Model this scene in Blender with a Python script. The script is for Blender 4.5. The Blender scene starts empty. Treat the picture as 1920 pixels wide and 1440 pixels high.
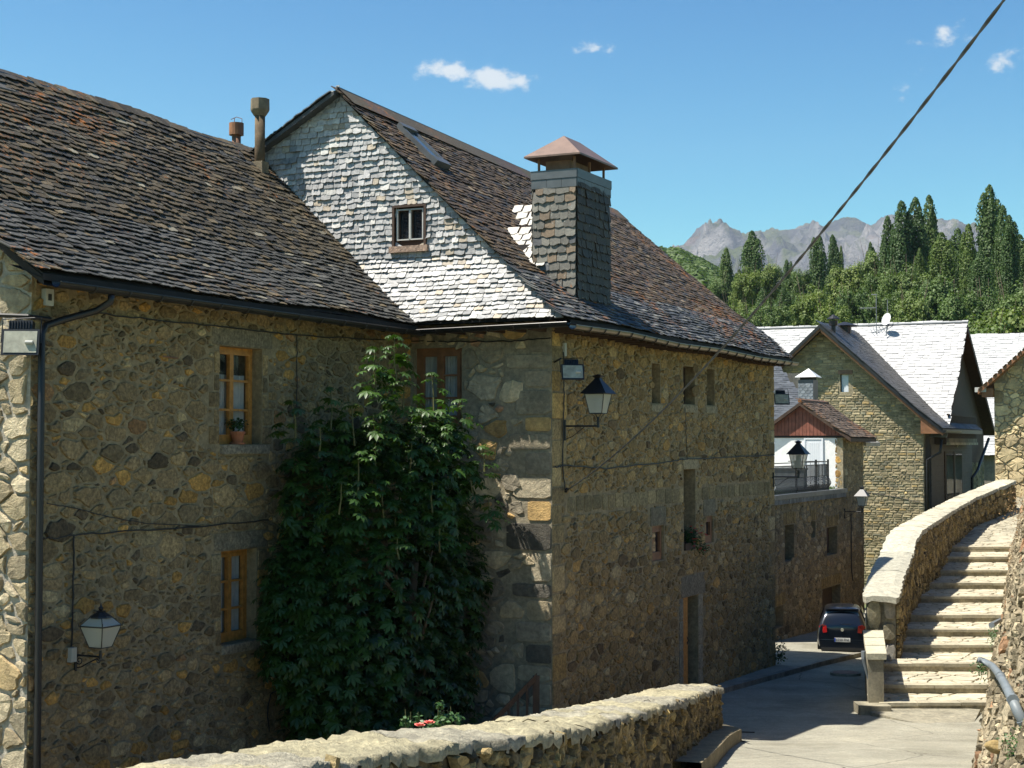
import bpy, bmesh, math, random
import numpy as np
from mathutils import Vector, noise

scene = bpy.context.scene
R = random.Random(7)
rad = math.radians

# ------------------------------------------------------------------ camera
FPX = 2970.0
PITCH = math.atan(112.0 / FPX)
cam_d = bpy.data.cameras.new("camera")
cam = bpy.data.objects.new("camera", cam_d)
scene.collection.objects.link(cam)
cam_d.sensor_width = 36.0
cam_d.lens = 36.0 * FPX / 1920.0
cam_d.clip_start = 0.1
cam_d.clip_end = 40000
cam.rotation_euler = (math.pi / 2 + PITCH, 0, 0)
scene.camera = cam

# ------------------------------------------------------------------ light
LP, LQ = 0.40, 0.33            # sideways and lengthwise travel of the light per metre of fall
bD = Vector((0.436, 0.900, 0)).normalized()
gD = Vector((-0.900, 0.436, 0)).normalized()
Ldir = (-gD * LP + bD * LQ + Vector((0, 0, -1))).normalized()
SUN = -Ldir
sun_el = math.asin(SUN.z)
sun_az = math.atan2(SUN.x, SUN.y)
world = bpy.data.worlds.new("World")
scene.world = world
world.use_nodes = True
wn, wl = world.node_tree.nodes, world.node_tree.links
wn.clear()
w_out = wn.new("ShaderNodeOutputWorld")
w_bg = wn.new("ShaderNodeBackground")
w_sky = wn.new("ShaderNodeTexSky")
w_sky.sky_type = 'NISHITA'
w_sky.sun_disc = False
w_sky.sun_elevation = sun_el
w_sky.sun_rotation = sun_az
w_sky.altitude = 1100
w_sky.air_density = 1.0
w_sky.dust_density = 1.6
w_sky.ozone_density = 2.0
w_bg.inputs[1].default_value = 0.066
w_hs = wn.new("ShaderNodeHueSaturation")
w_hs.inputs['Saturation'].default_value = 1.05
w_hs.inputs['Value'].default_value = 1.0
w_tint = wn.new("ShaderNodeMixRGB"); w_tint.blend_type = 'MULTIPLY'; w_tint.inputs[0].default_value = 1
w_tint.inputs['Color2'].default_value = (.140, .345, .700, 1)
w_sp = wn.new("ShaderNodeSeparateColor"); w_cb = wn.new("ShaderNodeCombineColor")
wl.new(w_sky.outputs[0], w_sp.inputs[0])
for _i, _g in enumerate((2.6, 1.95, 1.3)):
    _p = wn.new("ShaderNodeMath"); _p.operation = 'POWER'; _p.inputs[1].default_value = _g
    wl.new(w_sp.outputs[_i], _p.inputs[0]); wl.new(_p.outputs[0], w_cb.inputs[_i])
wl.new(w_cb.outputs[0], w_tint.inputs['Color1'])
wl.new(w_tint.outputs[0], w_hs.inputs['Color'])
# small fair-weather clouds in the sky, by direction
w_tc = wn.new("ShaderNodeTexCoord")
w_nz = wn.new("ShaderNodeTexNoise")
w_nz.inputs['Scale'].default_value = 85
w_nz.inputs['Detail'].default_value = 7
w_nz.inputs['Roughness'].default_value = 0.62
w_mp = wn.new("ShaderNodeMapping")
w_mp.inputs['Scale'].default_value = (1, 1, 1.5)
wl.new(w_tc.outputs['Generated'], w_mp.inputs[0])
wl.new(w_mp.outputs[0], w_nz.inputs['Vector'])
def cloud_dir(x, y):
    u, v = x - 960, 720 - y
    return Vector((u, FPX * math.cos(PITCH) - v * math.sin(PITCH), FPX * math.sin(PITCH) + v * math.cos(PITCH))).normalized()
def cmath(op, a, b=None, c=None):
    n = wn.new("ShaderNodeMath"); n.operation = op
    for i, v in enumerate((a, b, c)):
        if v is None: continue
        if isinstance(v, (int, float)): n.inputs[i].default_value = v
        else: wl.new(v, n.inputs[i])
    return n.outputs[0]
cl_total = None
for (cx, cy, rx, rz, dens) in ((789, 130, 17, 16, .62), (848, 132, 44, 20, 1.0), (928, 148, 52, 24, 1.12), (978, 153, 34, 15, .8), (1118, 88, 30, 16, .42),
                               (1770, 62, 42, 18, .42), (1888, 120, 34, 18, .5), (1706, 138, 18, 10, .38), (1690, 170, 16, 12, .36)):
    d = cloud_dir(cx, cy)
    sub = wn.new("ShaderNodeVectorMath"); sub.operation = 'SUBTRACT'
    wl.new(w_tc.outputs['Generated'], sub.inputs[0]); sub.inputs[1].default_value = d
    mul = wn.new("ShaderNodeVectorMath"); mul.operation = 'MULTIPLY'
    wl.new(sub.outputs[0], mul.inputs[0])
    mul.inputs[1].default_value = (FPX / rx, FPX / rx, FPX / rz)
    ln = wn.new("ShaderNodeVectorMath"); ln.operation = 'LENGTH'
    wl.new(mul.outputs[0], ln.inputs[0])
    m = cmath('SUBTRACT', 1.0, ln.outputs['Value'])
    m = cmath('MULTIPLY', cmath('ADD', m, 0.25), dens)
    cl_total = m if cl_total is None else cmath('MAXIMUM', cl_total, m)
cl = cmath('ADD', cl_total, cmath('MULTIPLY', cmath('SUBTRACT', w_nz.outputs['Fac'], 0.5), 2.6))
w_rm = wn.new("ShaderNodeMapRange"); w_rm.interpolation_type = 'SMOOTHSTEP'
w_rm.inputs['From Min'].default_value = 0.12; w_rm.inputs['From Max'].default_value = 1.0
w_rm.inputs['To Max'].default_value = 0.95
wl.new(cl, w_rm.inputs['Value'])
w_mix = wn.new("ShaderNodeMixRGB")
wl.new(cmath('MULTIPLY', w_rm.outputs[0], cmath('GREATER_THAN', cl_total, -0.2)), w_mix.inputs['Fac'])
wl.new(w_hs.outputs[0], w_mix.inputs['Color1'])
w_mix.inputs['Color2'].default_value = (6.2, 6.5, 6.6, 1)
wl.new(w_mix.outputs[0], w_bg.inputs[0])
wl.new(w_bg.outputs[0], w_out.inputs[0])

sd = bpy.data.lights.new("sun", 'SUN')
sd.energy = 5.0
sd.angle = rad(0.53)
sd.color = (1.0, 0.955, 0.87)
sun = bpy.data.objects.new("sun", sd)
sun.rotation_euler = SUN.to_track_quat('Z', 'Y').to_euler()
sun.location = (-30, -10, 60)
scene.collection.objects.link(sun)
scene.view_settings.view_transform = 'Standard'
scene.view_settings.look = 'None'
scene.view_settings.gamma = 1
scene.view_settings.exposure = 1.05
scene.cycles.max_bounces = 6
scene.cycles.diffuse_bounces = 3
scene.cycles.glossy_bounces = 2
scene.cycles.transmission_bounces = 4
scene.cycles.transparent_max_bounces = 6
scene.cycles.volume_bounces = 0
scene.cycles.caustics_reflective = False
scene.cycles.caustics_refractive = False

# ------------------------------------------------------------------ geometry helpers
def ray(x, y):
    u, v = x - 960, 720 - y
    return Vector((u, FPX * math.cos(PITCH) - v * math.sin(PITCH), FPX * math.sin(PITCH) + v * math.cos(PITCH)))
def at_Y(x, y, Y):
    d = ray(x, y); return d * (Y / d.y)
def at_z(x, y, z):
    d = ray(x, y); return d * (z / d.z)
def on_plane(x, y, p0, n):
    d = ray(x, y); return d * (p0.dot(n) / d.dot(n))
def project(p):
    c, s = math.cos(PITCH), math.sin(PITCH)
    dep = p[1] * c + p[2] * s
    if dep < .05: return None
    return (960 + FPX * p[0] / dep, 720 - FPX * (p[2] * c - p[1] * s) / dep, dep)

class Frame:
    """wall frame: u along, v up (absolute z), w outwards"""
    def __init__(self, o, u, n):
        self.o, self.u, self.n = Vector(o), Vector(u), Vector(n)
    def __call__(self, u, v, w=0.0):
        p = self.o + self.u * u + self.n * w
        return Vector((p.x, p.y, v))
    def px(self, x, y):
        p = on_plane(x, y, self.o, self.n)
        return ((p - self.o).dot(self.u), p.z)
    def box(self, x0, y0, x1, y1):
        a = self.px(x0, (y0 + y1) / 2); c = self.px(x1, (y0 + y1) / 2)
        m = (x0 + x1) / 2
        t = self.px(m, y0); b = self.px(m, y1)
        return (a[0], c[0], b[1], t[1])

C0 = Vector((0.75, 29.7, 0))
def W(t, s, z=0.0):
    p = C0 + bD * t + gD * s
    return Vector((p.x, p.y, z))

class MB:
    def __init__(self): self.v, self.f, self.c = [], [], []
    def add(self, vs, fs, tint=(.27, .25, .21)):
        n = len(self.v)
        self.v += [tuple(p) for p in vs]
        self.f += [tuple(i + n for i in f) for f in fs]
        self.c += [tint] * len(vs)
        return self
    def box(self, F, u0, u1, v0, v1, w0, w1, tint=(.27, .25, .21)):
        vs = [F(u, v, w) for w in (w0, w1) for v in (v0, v1) for u in (u0, u1)]
        return self.add(vs, [(0, 2, 3, 1), (4, 5, 7, 6), (0, 1, 5, 4), (2, 6, 7, 3), (0, 4, 6, 2), (1, 3, 7, 5)], tint)
    def abox(self, x0, x1, y0, y1, z0, z1, tint=(.27, .25, .21)):
        vs = [(x, y, z) for z in (z0, z1) for y in (y0, y1) for x in (x0, x1)]
        return self.add(vs, [(0, 2, 3, 1), (4, 5, 7, 6), (0, 1, 5, 4), (2, 6, 7, 3), (0, 4, 6, 2), (1, 3, 7, 5)], tint)
    def tube(self, pts, r, n=8, tint=(.27, .25, .21), cap=True):
        pts = [Vector(p) for p in pts]
        rs = r if isinstance(r, (list, tuple)) else [r] * len(pts)
        vs, fs = [], []
        pa = None
        for i, p in enumerate(pts):
            d = (pts[min(i + 1, len(pts) - 1)] - pts[max(i - 1, 0)])
            if d.length < 1e-9: d = Vector((0, 0, 1))
            d.normalize()
            if pa is None:
                pa = d.orthogonal().normalized()
            else:
                pa = (pa - d * pa.dot(d))
                pa = pa.normalized() if pa.length > 1e-6 else d.orthogonal().normalized()
            pb = d.cross(pa)
            for k in range(n):
                a = 2 * math.pi * k / n
                vs.append(p + (pa * math.cos(a) + pb * math.sin(a)) * rs[i])
        for i in range(len(pts) - 1):
            for k in range(n):
                k2 = (k + 1) % n
                fs.append((i * n + k, i * n + k2, (i + 1) * n + k2, (i + 1) * n + k))
        if cap:
            fs.append(tuple(reversed(range(n))))
            fs.append(tuple((len(pts) - 1) * n + k for k in range(n)))
        return self.add(vs, fs, tint)
    def prism(self, pts, off, tint=(.27, .25, .21)):
        """closed polygon extruded by vector off"""
        n = len(pts); off = Vector(off)
        vs = [Vector(p) for p in pts] + [Vector(p) + off for p in pts]
        fs = [tuple(range(n)), tuple(reversed(range(n, 2 * n)))] + [(i, i + n, (i + 1) % n + n, (i + 1) % n) for i in range(n)]
        return self.add(vs, fs, tint)
    def build(self, name, mat, parent=None, smooth=False, fixn=True, **props):
        me = bpy.data.meshes.new(name)
        base = world_loc(parent) if parent else Vector((0, 0, 0))
        a = np.array(self.v, dtype=np.float64) - np.array(base)
        me.from_pydata(a.tolist(), [], self.f)
        at = me.color_attributes.new("tint", 'FLOAT_COLOR', 'POINT')
        arr = np.ones((len(self.v), 4), dtype=np.float32)
        arr[:, :3] = np.array(self.c, dtype=np.float32).reshape(-1, 3)
        at.data.foreach_set("color", arr.ravel())
        if mat is not None: me.materials.append(mat)
        if fixn:
            bm = bmesh.new(); bm.from_mesh(me)
            bmesh.ops.recalc_face_normals(bm, faces=bm.faces)
            bm.to_mesh(me); bm.free()
        if smooth:
            me.polygons.foreach_set("use_smooth", [True] * len(me.polygons))
        me.update()
        o = bpy.data.objects.new(name, me)
        scene.collection.objects.link(o)
        if parent is not None: o.parent = parent
        for k, v in props.items(): o[k] = v
        return o

def world_loc(o):
    l = Vector((0, 0, 0))
    while o is not None:
        l = l + Vector(o.location); o = o.parent
    return l
def thing(name, label, cat, loc=(0, 0, 0), group=None, rz=0):
    o = bpy.data.objects.new(name, None)
    o.empty_display_size = .3
    scene.collection.objects.link(o)
    o.location = loc; o.rotation_euler = (0, 0, rz)
    o["label"] = label; o["category"] = cat
    if group: o["group"] = group
    return o
def copy_tree(o, parent=None):
    c = o.copy(); scene.collection.objects.link(c)
    if parent is not None: c.parent = parent
    for ch in list(o.children): copy_tree(ch, c)
    return c

# ------------------------------------------------------------------ materials
def new_mat(name):
    m = bpy.data.materials.new(name); m.use_nodes = True
    nt = m.node_tree
    b = nt.nodes["Principled BSDF"]
    return m, nt, b
def N(nt, t, **kw):
    n = nt.nodes.new(t)
    for k, v in kw.items():
        if k in n.inputs.keys() if hasattr(n.inputs, 'keys') else False: n.inputs[k].default_value = v
        else: setattr(n, k, v)
    return n
def ramp(nt, src, stops):
    r = nt.nodes.new("ShaderNodeValToRGB")
    e = r.color_ramp.elements
    while len(e) < len(stops): e.new(.5)
    for i, (p, c) in enumerate(stops):
        e[i].position = p; e[i].color = (c[0], c[1], c[2], 1) if len(c) == 3 else c
    nt.links.new(src, r.inputs[0])
    return r.outputs[0]
def mixc(nt, fac, a, b, mode='MIX'):
    m = nt.nodes.new("ShaderNodeMixRGB"); m.blend_type = mode
    for i, v in enumerate((fac, a, b)):
        if isinstance(v, (int, float)): m.inputs[i].default_value = v
        elif isinstance(v, tuple): m.inputs[i].default_value = (*v, 1)
        else: nt.links.new(v, m.inputs[i])
    return m.outputs[0]
def pos(nt, scale=(1, 1, 1)):
    g = nt.nodes.new("ShaderNodeNewGeometry")
    m = nt.nodes.new("ShaderNodeMapping"); m.inputs['Scale'].default_value = scale
    nt.links.new(g.outputs['Position'], m.inputs[0])
    return m.outputs[0]
def nz(nt, vec, scale, detail=4, rough=.55, dist=0):
    n = nt.nodes.new("ShaderNodeTexNoise")
    n.inputs['Scale'].default_value = scale; n.inputs['Detail'].default_value = detail
    n.inputs['Roughness'].default_value = rough; n.inputs['Distortion'].default_value = dist
    nt.links.new(vec, n.inputs['Vector'])
    return n.outputs['Fac']
def bump(nt, b, h, strength, dist):
    n = nt.nodes.new("ShaderNodeBump")
    n.inputs['Strength'].default_value = strength; n.inputs['Distance'].default_value = dist
    nt.links.new(h, n.inputs['Height'])
    nt.links.new(n.outputs[0], b.inputs['Normal'])
def rng_(nt, src, a, b_, c=0.0, d=1.0):
    m = nt.nodes.new("ShaderNodeMapRange")
    m.inputs['From Min'].default_value = a; m.inputs['From Max'].default_value = b_
    m.inputs['To Min'].default_value = c; m.inputs['To Max'].default_value = d
    nt.links.new(src, m.inputs[0]); return m.outputs[0]
def plain(name, col, rough=.6, metal=0.0, spec=.4, var=.25, vs=3.0, bmp=.0, coat=0.0):
    m, nt, b = new_mat(name)
    v = pos(nt)
    n1 = nz(nt, v, vs, 5)
    c = mixc(nt, rng_(nt, n1, .3, .7), tuple(x * (1 - var) for x in col), tuple(min(1, x * (1 + var)) for x in col))
    nt.links.new(c, b.inputs['Base Color'])
    b.inputs['Roughness'].default_value = rough; b.inputs['Metallic'].default_value = metal
    b.inputs['Specular IOR Level'].default_value = spec
    b.inputs['Coat Weight'].default_value = coat
    if bmp > 0: bump(nt, b, nz(nt, v, vs * 9, 5), bmp, .02)
    return m
def stone_mat(name, grain=14, mott=.45, bmp=.6, rough=.88, lichen=0.0, dist=.02, stain=.0):
    m, nt, b = new_mat(name)
    v = pos(nt)
    a = nt.nodes.new("ShaderNodeAttribute"); a.attribute_name = "tint"
    n1 = nz(nt, v, grain, 6, .65); n2 = nz(nt, v, grain * .28, 4)
    c = mixc(nt, mott, a.outputs['Color'], ramp(nt, n1, [(.25, (.34, .33, .31)), (.5, (.97, .96, .94)), (.75, (1.75, 1.7, 1.58))]), 'MULTIPLY')
    c = mixc(nt, .55, c, ramp(nt, n2, [(.3, (.6, .58, .55)), (.7, (1.35, 1.3, 1.2))]), 'MULTIPLY')
    if stain > 0:
        vv = pos(nt, (1, 1, .12))
        c = mixc(nt, stain, c, ramp(nt, nz(nt, vv, 2.2, 5), [(.38, (.35, .33, .3)), (.62, (1.1, 1.08, 1.05))]), 'MULTIPLY')
    if lichen > 0:
        l = ramp(nt, nz(nt, v, 5.5, 6, .7), [(.60 - lichen * .1, (0, 0, 0)), (.68 - lichen * .1, (1, 1, 1))])
        c = mixc(nt, l, c, (.33, .11, .025))
    nt.links.new(c, b.inputs['Base Color'])
    b.inputs['Roughness'].default_value = rough
    b.inputs['Specular IOR Level'].default_value = .25
    h = mixc(nt, .5, nz(nt, v, grain * 1.2, 7, .7), nz(nt, v, grain * 3.2, 4, .7))
    bump(nt, b, h, bmp, dist)
    return m
def slate_mat(name, rough=.6, lichen=0.0, spec=.35, mott=.5, moss=0.0):
    m, nt, b = new_mat(name)
    v = pos(nt)
    a = nt.nodes.new("ShaderNodeAttribute"); a.attribute_name = "tint"
    n1 = nz(nt, v, 16, 6, .7)
    c = mixc(nt, mott, a.outputs['Color'], ramp(nt, n1, [(.3, (.45, .45, .45)), (.7, (1.55, 1.5, 1.45))]), 'MULTIPLY')
    if lichen > 0:
        big = nz(nt, v, .45, 3); sm = nz(nt, v, 7.5, 7, .75)
        s = nt.nodes.new("ShaderNodeMath"); s.operation = 'ADD'
        nt.links.new(sm, s.inputs[0])
        nt.links.new(rng_(nt, big, .3, .7, -.12, .12), s.inputs[1])
        l = rng_(nt, s.outputs[0], .70 - lichen * .07, .76 - lichen * .07, 0, .85)
        c = mixc(nt, l, c, mixc(nt, rng_(nt, nz(nt, v, 3, 2), .4, .6), (.30, .11, .025), (.12, .075, .04)))
        l2 = rng_(nt, nz(nt, v, 22, 3), .66, .72)
        c = mixc(nt, l2, c, (.30, .30, .26))
    nt.links.new(c, b.inputs['Base Color'])
    b.inputs['Roughness'].default_value = rough
    b.inputs['Specular IOR Level'].default_value = spec
    bump(nt, b, nz(nt, pos(nt, (1, 1, .6)), 26, 6, .7), .5, .012)
    return m

M = {}
M['stoneE'] = stone_mat("rough_quoin_stone", 11, .55, 1.0, dist=.05)
M['stoneA'] = stone_mat("rubble_stone", 19, 1.0, 1.0, dist=.035)
M['stoneB'] = stone_mat("rubble_stone_brown", 19, .95, 1.0, dist=.03)
M['stoneC'] = stone_mat("rough_retaining_stone", 9, .6, 1.0, dist=.05)
M['stoneH'] = stone_mat("coursed_stone", 9, .35, .3)
M['cap'] = stone_mat("coping_stone", 12, .55, 1.0, dist=.035, rough=.9)
M['capc'] = stone_mat("coping_concrete", 22, .45, .7, dist=.015)
M['mortarA'] = stone_mat("mortar_grey", 12, .6, .8, dist=.03)
M['slate_dark'] = slate_mat("slate_lichen", .68, 1.3, .2)
M['slate_brown'] = slate_mat("slate_lichen_brown", .66, 1.6, .22)
M['slate_pale'] = slate_mat("slate_pale", .6, 0, .35, .7)
M['slate_glare'] = slate_mat("slate_pale_even", .45, 0, .5, .15)
M['slate_new'] = slate_mat("slate_modern", .42, 0, .5, .2)
M['slate_chim'] = slate_mat("slate_chimney", .6, .3, .35, .5)
M['under'] = plain("roof_underlay", (.025, .022, .02), .9)
M['wood'] = plain("varnished_wood", (.44, .20, .045), .5, spec=.4, var=.3, vs=11)
M['wooddk'] = plain("dark_wood", (.055, .032, .02), .7, var=.3, vs=6)
M['woodred'] = plain("red_boards", (.20, .07, .045), .6, var=.3, vs=5)
M['woodbr'] = plain("brown_timber", (.22, .10, .045), .6, var=.3, vs=5)
M['siding'] = plain("siding_board", (.10, .075, .058), .7, var=.2, vs=4)
M['black'] = plain("black_iron", (.012, .012, .013), .45, spec=.5, var=.2)
M['gutter_b'] = plain("brown_gutter", (.16, .13, .10), .35, .6, var=.2)
M['gutter_k'] = plain("dark_gutter", (.03, .028, .027), .3, .4, var=.2)
M['lead'] = plain("lead_flashing", (.11, .12, .125), .45, .3, var=.2)
M['rust'] = plain("rusty_metal", (.22, .12, .075), .65, .25, var=.3, vs=5)
M['rustcap'] = plain("chimney_cap_metal", (.17, .115, .09), .5, .3, var=.18, vs=5)
M['conc'] = stone_mat("weathered_concrete", 20, .4, .4, stain=.5)
M['curtain'] = plain("white_curtain", (.55, .55, .52), .9, var=.12, vs=9)
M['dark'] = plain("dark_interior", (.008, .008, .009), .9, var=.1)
M['terracotta'] = plain("terracotta", (.36, .13, .06), .8, var=.2, vs=9)
M['plastic_w'] = plain("pale_plastic", (.45, .45, .42), .5, var=.1)
M['plaster'] = plain("white_render", (.80, .79, .76), .9, var=.06, vs=7, bmp=.5)
M['door_w'] = plain("white_door_paint", (.66, .68, .70), .5, var=.04)
M['cable'] = plain("cable_black", (.018, .018, .018), .55, var=.2)
M['pipe_g'] = plain("grey_conduit", (.16, .18, .19), .5, var=.12)
M['dish'] = plain("dish_white", (.75, .75, .74), .4, var=.04)
def glass_mat(name, col, rough=.05, alpha=1.0):
    m, nt, b = new_mat(name)
    b.inputs['Base Color'].default_value = (*col, 1)
    b.inputs['Roughness'].default_value = rough
    b.inputs['Specular IOR Level'].default_value = .8
    if alpha < 1:
        b.inputs['Alpha'].default_value = alpha
    return m
M['glass'] = glass_mat("window_glass", (.02, .022, .022), .06, .22)
M['glass_dk'] = glass_mat("dark_glass", (.012, .016, .022), .04)
M['glass_l'] = glass_mat("frosted_lamp_glass", (.50, .50, .43), .4, .62)
M['reflector'] = plain("reflector_metal", (.34, .33, .26), .55, .1, var=.3, vs=9)
M['glass_sky'] = glass_mat("roof_window_glass", (.05, .08, .1), .02)
def leaf_mat(name, c1, c2, trans=.25, rough=.5, obj_var=False):
    m, nt, b = new_mat(name)
    a = nt.nodes.new("ShaderNodeAttribute"); a.attribute_name = "tint"
    c = mixc(nt, a.outputs['Fac'], c1, c2)
    if obj_var:
        oi = nt.nodes.new("ShaderNodeObjectInfo")
        c = mixc(nt, 1.0, c, ramp(nt, oi.outputs['Random'], [(0, (.72, .8, .75)), (.5, (1, 1, 1)), (1, (1.35, 1.2, .9))]), 'MULTIPLY')
    nt.links.new(c, b.inputs['Base Color'])
    b.inputs['Roughness'].default_value = rough
    b.inputs['Specular IOR Level'].default_value = .35
    tr = nt.nodes.new("ShaderNodeBsdfTranslucent"); nt.links.new(mixc(nt, 1, c, (1.1, 1.25, .5), 'MULTIPLY'), tr.inputs[0])
    mx = nt.nodes.new("ShaderNodeMixShader"); mx.inputs[0].default_value = trans
    nt.links.new(b.outputs[0], mx.inputs[1]); nt.links.new(tr.outputs[0], mx.inputs[2])
    nt.links.new(mx.outputs[0], nt.nodes["Material Output"].inputs[0])
    return m
M['leaf'] = leaf_mat("chestnut_leaf", (.009, .028, .006), (.050, .105, .016), .2, .42)
M['leafrose'] = leaf_mat("rose_leaf", (.03, .08, .02), (.07, .14, .04), .2, .45)
M['poplar'] = leaf_mat("poplar_leaf", (.035, .070, .018), (.10, .155, .042), .28, .6, True)
M['broad'] = leaf_mat("broadleaf", (.055, .095, .022), (.145, .20, .055), .28, .6, True)
M['grass'] = leaf_mat("grass_blades", (.05, .10, .02), (.10, .17, .04), .2, .6)
M['bark'] = plain("bark", (.10, .075, .05), .9, var=.35, vs=4, bmp=.5)
M['stem'] = plain("green_stem", (.10, .10, .035), .7, var=.2)
M['petal_pink'] = plain("rose_petal", (.75, .20, .16), .6, var=.25, vs=20)
M['petal_red'] = plain("geranium_petal", (.55, .05, .05), .6, var=.25, vs=20)

# ------------------------------------------------------------------ piece emitters (stones, slates, boards)
def screen_size(vs):
    xs, ys = [], []
    for p in vs:
        q = project(p)
        if q is None: return 0
        xs.append(q[0]); ys.append(q[1])
    x0, x1, y0, y1 = min(xs), max(xs), min(ys), max(ys)
    if x1 < 0 or x0 > 1920 or y1 < 0 or y0 > 1440: return 0
    return (x1 - x0) * (y1 - y0)
def emit_pieces(pieces, name, stuff_name, mat, parent, limit=290, hidden=None):
    """pieces: (verts, faces, tint). The ones that show largest are objects of their own, the rest one part of kind stuff."""
    sc = []
    for i, (vs, fs, tint) in enumerate(pieces):
        k = screen_size(vs)
        if k > 0 and hidden is not None:
            q = project(sum((Vector(v) for v in vs), Vector()) / len(vs))
            if hidden(q[0], q[1]): k = 0
        sc.append((k, i))
    sc.sort(reverse=True)
    solo = set(i for k, i in sc[:limit] if k > 60)
    rest = MB()
    for i, (vs, fs, tint) in enumerate(pieces):
        if i in solo:
            MB().add(vs, fs, tint).build(name, mat, parent, fixn=False)
        else:
            rest.add(vs, fs, tint)
    if rest.v: rest.build(stuff_name, mat, parent, fixn=False, kind="stuff")

def clip_half(poly, nx, ny, d):
    """keep nx*x+ny*y <= d"""
    out = []
    n = len(poly)
    for i in range(n):
        a, b = poly[i], poly[(i + 1) % n]
        da, db = nx * a[0] + ny * a[1] - d, nx * b[0] + ny * b[1] - d
        if da <= 0: out.append(a)
        if (da < 0) != (db < 0) and abs(da - db) > 1e-12:
            t = da / (da - db)
            out.append((a[0] + (b[0] - a[0]) * t, a[1] + (b[1] - a[1]) * t))
    return out
def holes_near(poly, holes):
    x0, x1, y0, y1 = min(p[0] for p in poly) - .06, max(p[0] for p in poly) + .06, min(p[1] for p in poly) - .06, max(p[1] for p in poly) + .06
    return any(x0 < h[1] and x1 > h[0] and y0 < h[3] and y1 > h[2] for h in holes)
def rubble(rng, u0, u1, v0, v1, size, aspect=1.25, joint=.02, holes=(), sizefn=None, keep=None, warp=.38):
    """irregular stone layout: power-diagram cells of darts of mixed size"""
    X0, X1 = u0 / aspect, u1 / aspect
    cell = size * 1.6
    grid = {}
    pts = []
    def near(x, y, rr):
        gx, gy = int(math.floor(x / cell)), int(math.floor(y / cell))
        k = int(rr / cell) + 1
        for i in range(gx - k, gx + k + 1):
            for j in range(gy - k, gy + k + 1):
                for q in grid.get((i, j), ()): yield q
    area = (X1 - X0) * (v1 - v0)
    for stage, (lo, hi, mult) in enumerate(((1.1, 1.7, .8), (.7, 1.1, 3), (.42, .7, 7), (.3, .42, 9))):
        for _ in range(int(area / (size * size) * mult)):
            x, y = rng.uniform(X0, X1), rng.uniform(v0, v1)
            k = sizefn(x * aspect, y) if sizefn else 1.0
            r = size * .5 * rng.uniform(lo, hi) * k
            ok = True
            for q in near(x, y, size * 2.2):
                dd = (q[0] - x) ** 2 + (q[1] - y) ** 2
                if dd < (.76 * (q[2] + r)) ** 2: ok = False; break
            if ok:
                e = (x, y, r); pts.append(e)
                grid.setdefault((int(math.floor(x / cell)), int(math.floor(y / cell))), []).append(e)
    res = []
    jj = joint / 2
    for e in pts:
        x, y, r = e
        u = x * aspect
        if keep and not keep(u, y): continue
        if any(h[0] < u < h[1] and h[2] < y < h[3] for h in holes): continue
        m = size * 1.6
        poly = [(max(x - m, X0), max(y - m, v0)), (min(x + m, X1), max(y - m, v0)), (min(x + m, X1), min(y + m, v1)), (max(x - m, X0), min(y + m, v1))]
        for q in near(x, y, size * 2.4):
            if q is e: continue
            dx, dy = q[0] - x, q[1] - y
            d2 = dx * dx + dy * dy
            if d2 > (3.2 * size) ** 2: continue
            d = math.sqrt(d2)
            off = (d2 + r * r - q[2] * q[2]) / (2 * d) - jj * (0.7 + .6 * rng.random())
            poly = clip_half(poly, dx / d, dy / d, (x * dx + y * dy) / d + off)
            if len(poly) < 3: break
        if len(poly) < 3: continue
        for h in holes:
            a0, a1 = h[0] / aspect - jj, h[1] / aspect + jj
            b0, b1 = h[2] - jj, h[3] + jj
            gaps = [(a0 - x, (1, 0, a0)), (x - a1, (-1, 0, -a1)), (b0 - y, (0, 1, b0)), (y - b1, (0, -1, -b1))]
            g_, hp = max(gaps, key=lambda q: q[0])
            if g_ > 0: poly = clip_half(poly, *hp)
            if len(poly) < 3: break
        if len(poly) < 3: continue
        poly = [(p[0] * aspect, p[1]) for p in poly]
        if warp > 0 and not holes_near(poly, holes):
            kf = 1.1 / size
            dense = []
            for i in range(len(poly)):
                a, b_ = poly[i], poly[(i + 1) % len(poly)]
                dense.append(a)
                if math.hypot(a[0] - b_[0], a[1] - b_[1]) > size * .5: dense.append(((a[0] + b_[0]) / 2, (a[1] + b_[1]) / 2))
            poly = [(min(max(p[0] + warp * size * noise.noise(Vector((p[0] * kf, p[1] * kf, 1.7))), u0), u1), min(max(p[1] + warp * size * .8 * noise.noise(Vector((p[0] * kf, p[1] * kf, 7.7))), v0), v1)) for p in dense]
        ar = abs(sum(poly[i][0] * poly[(i + 1) % len(poly)][1] - poly[(i + 1) % len(poly)][0] * poly[i][1] for i in range(len(poly)))) / 2
        if ar < size * size * .05: continue
        res.append(poly)
    return res
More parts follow.
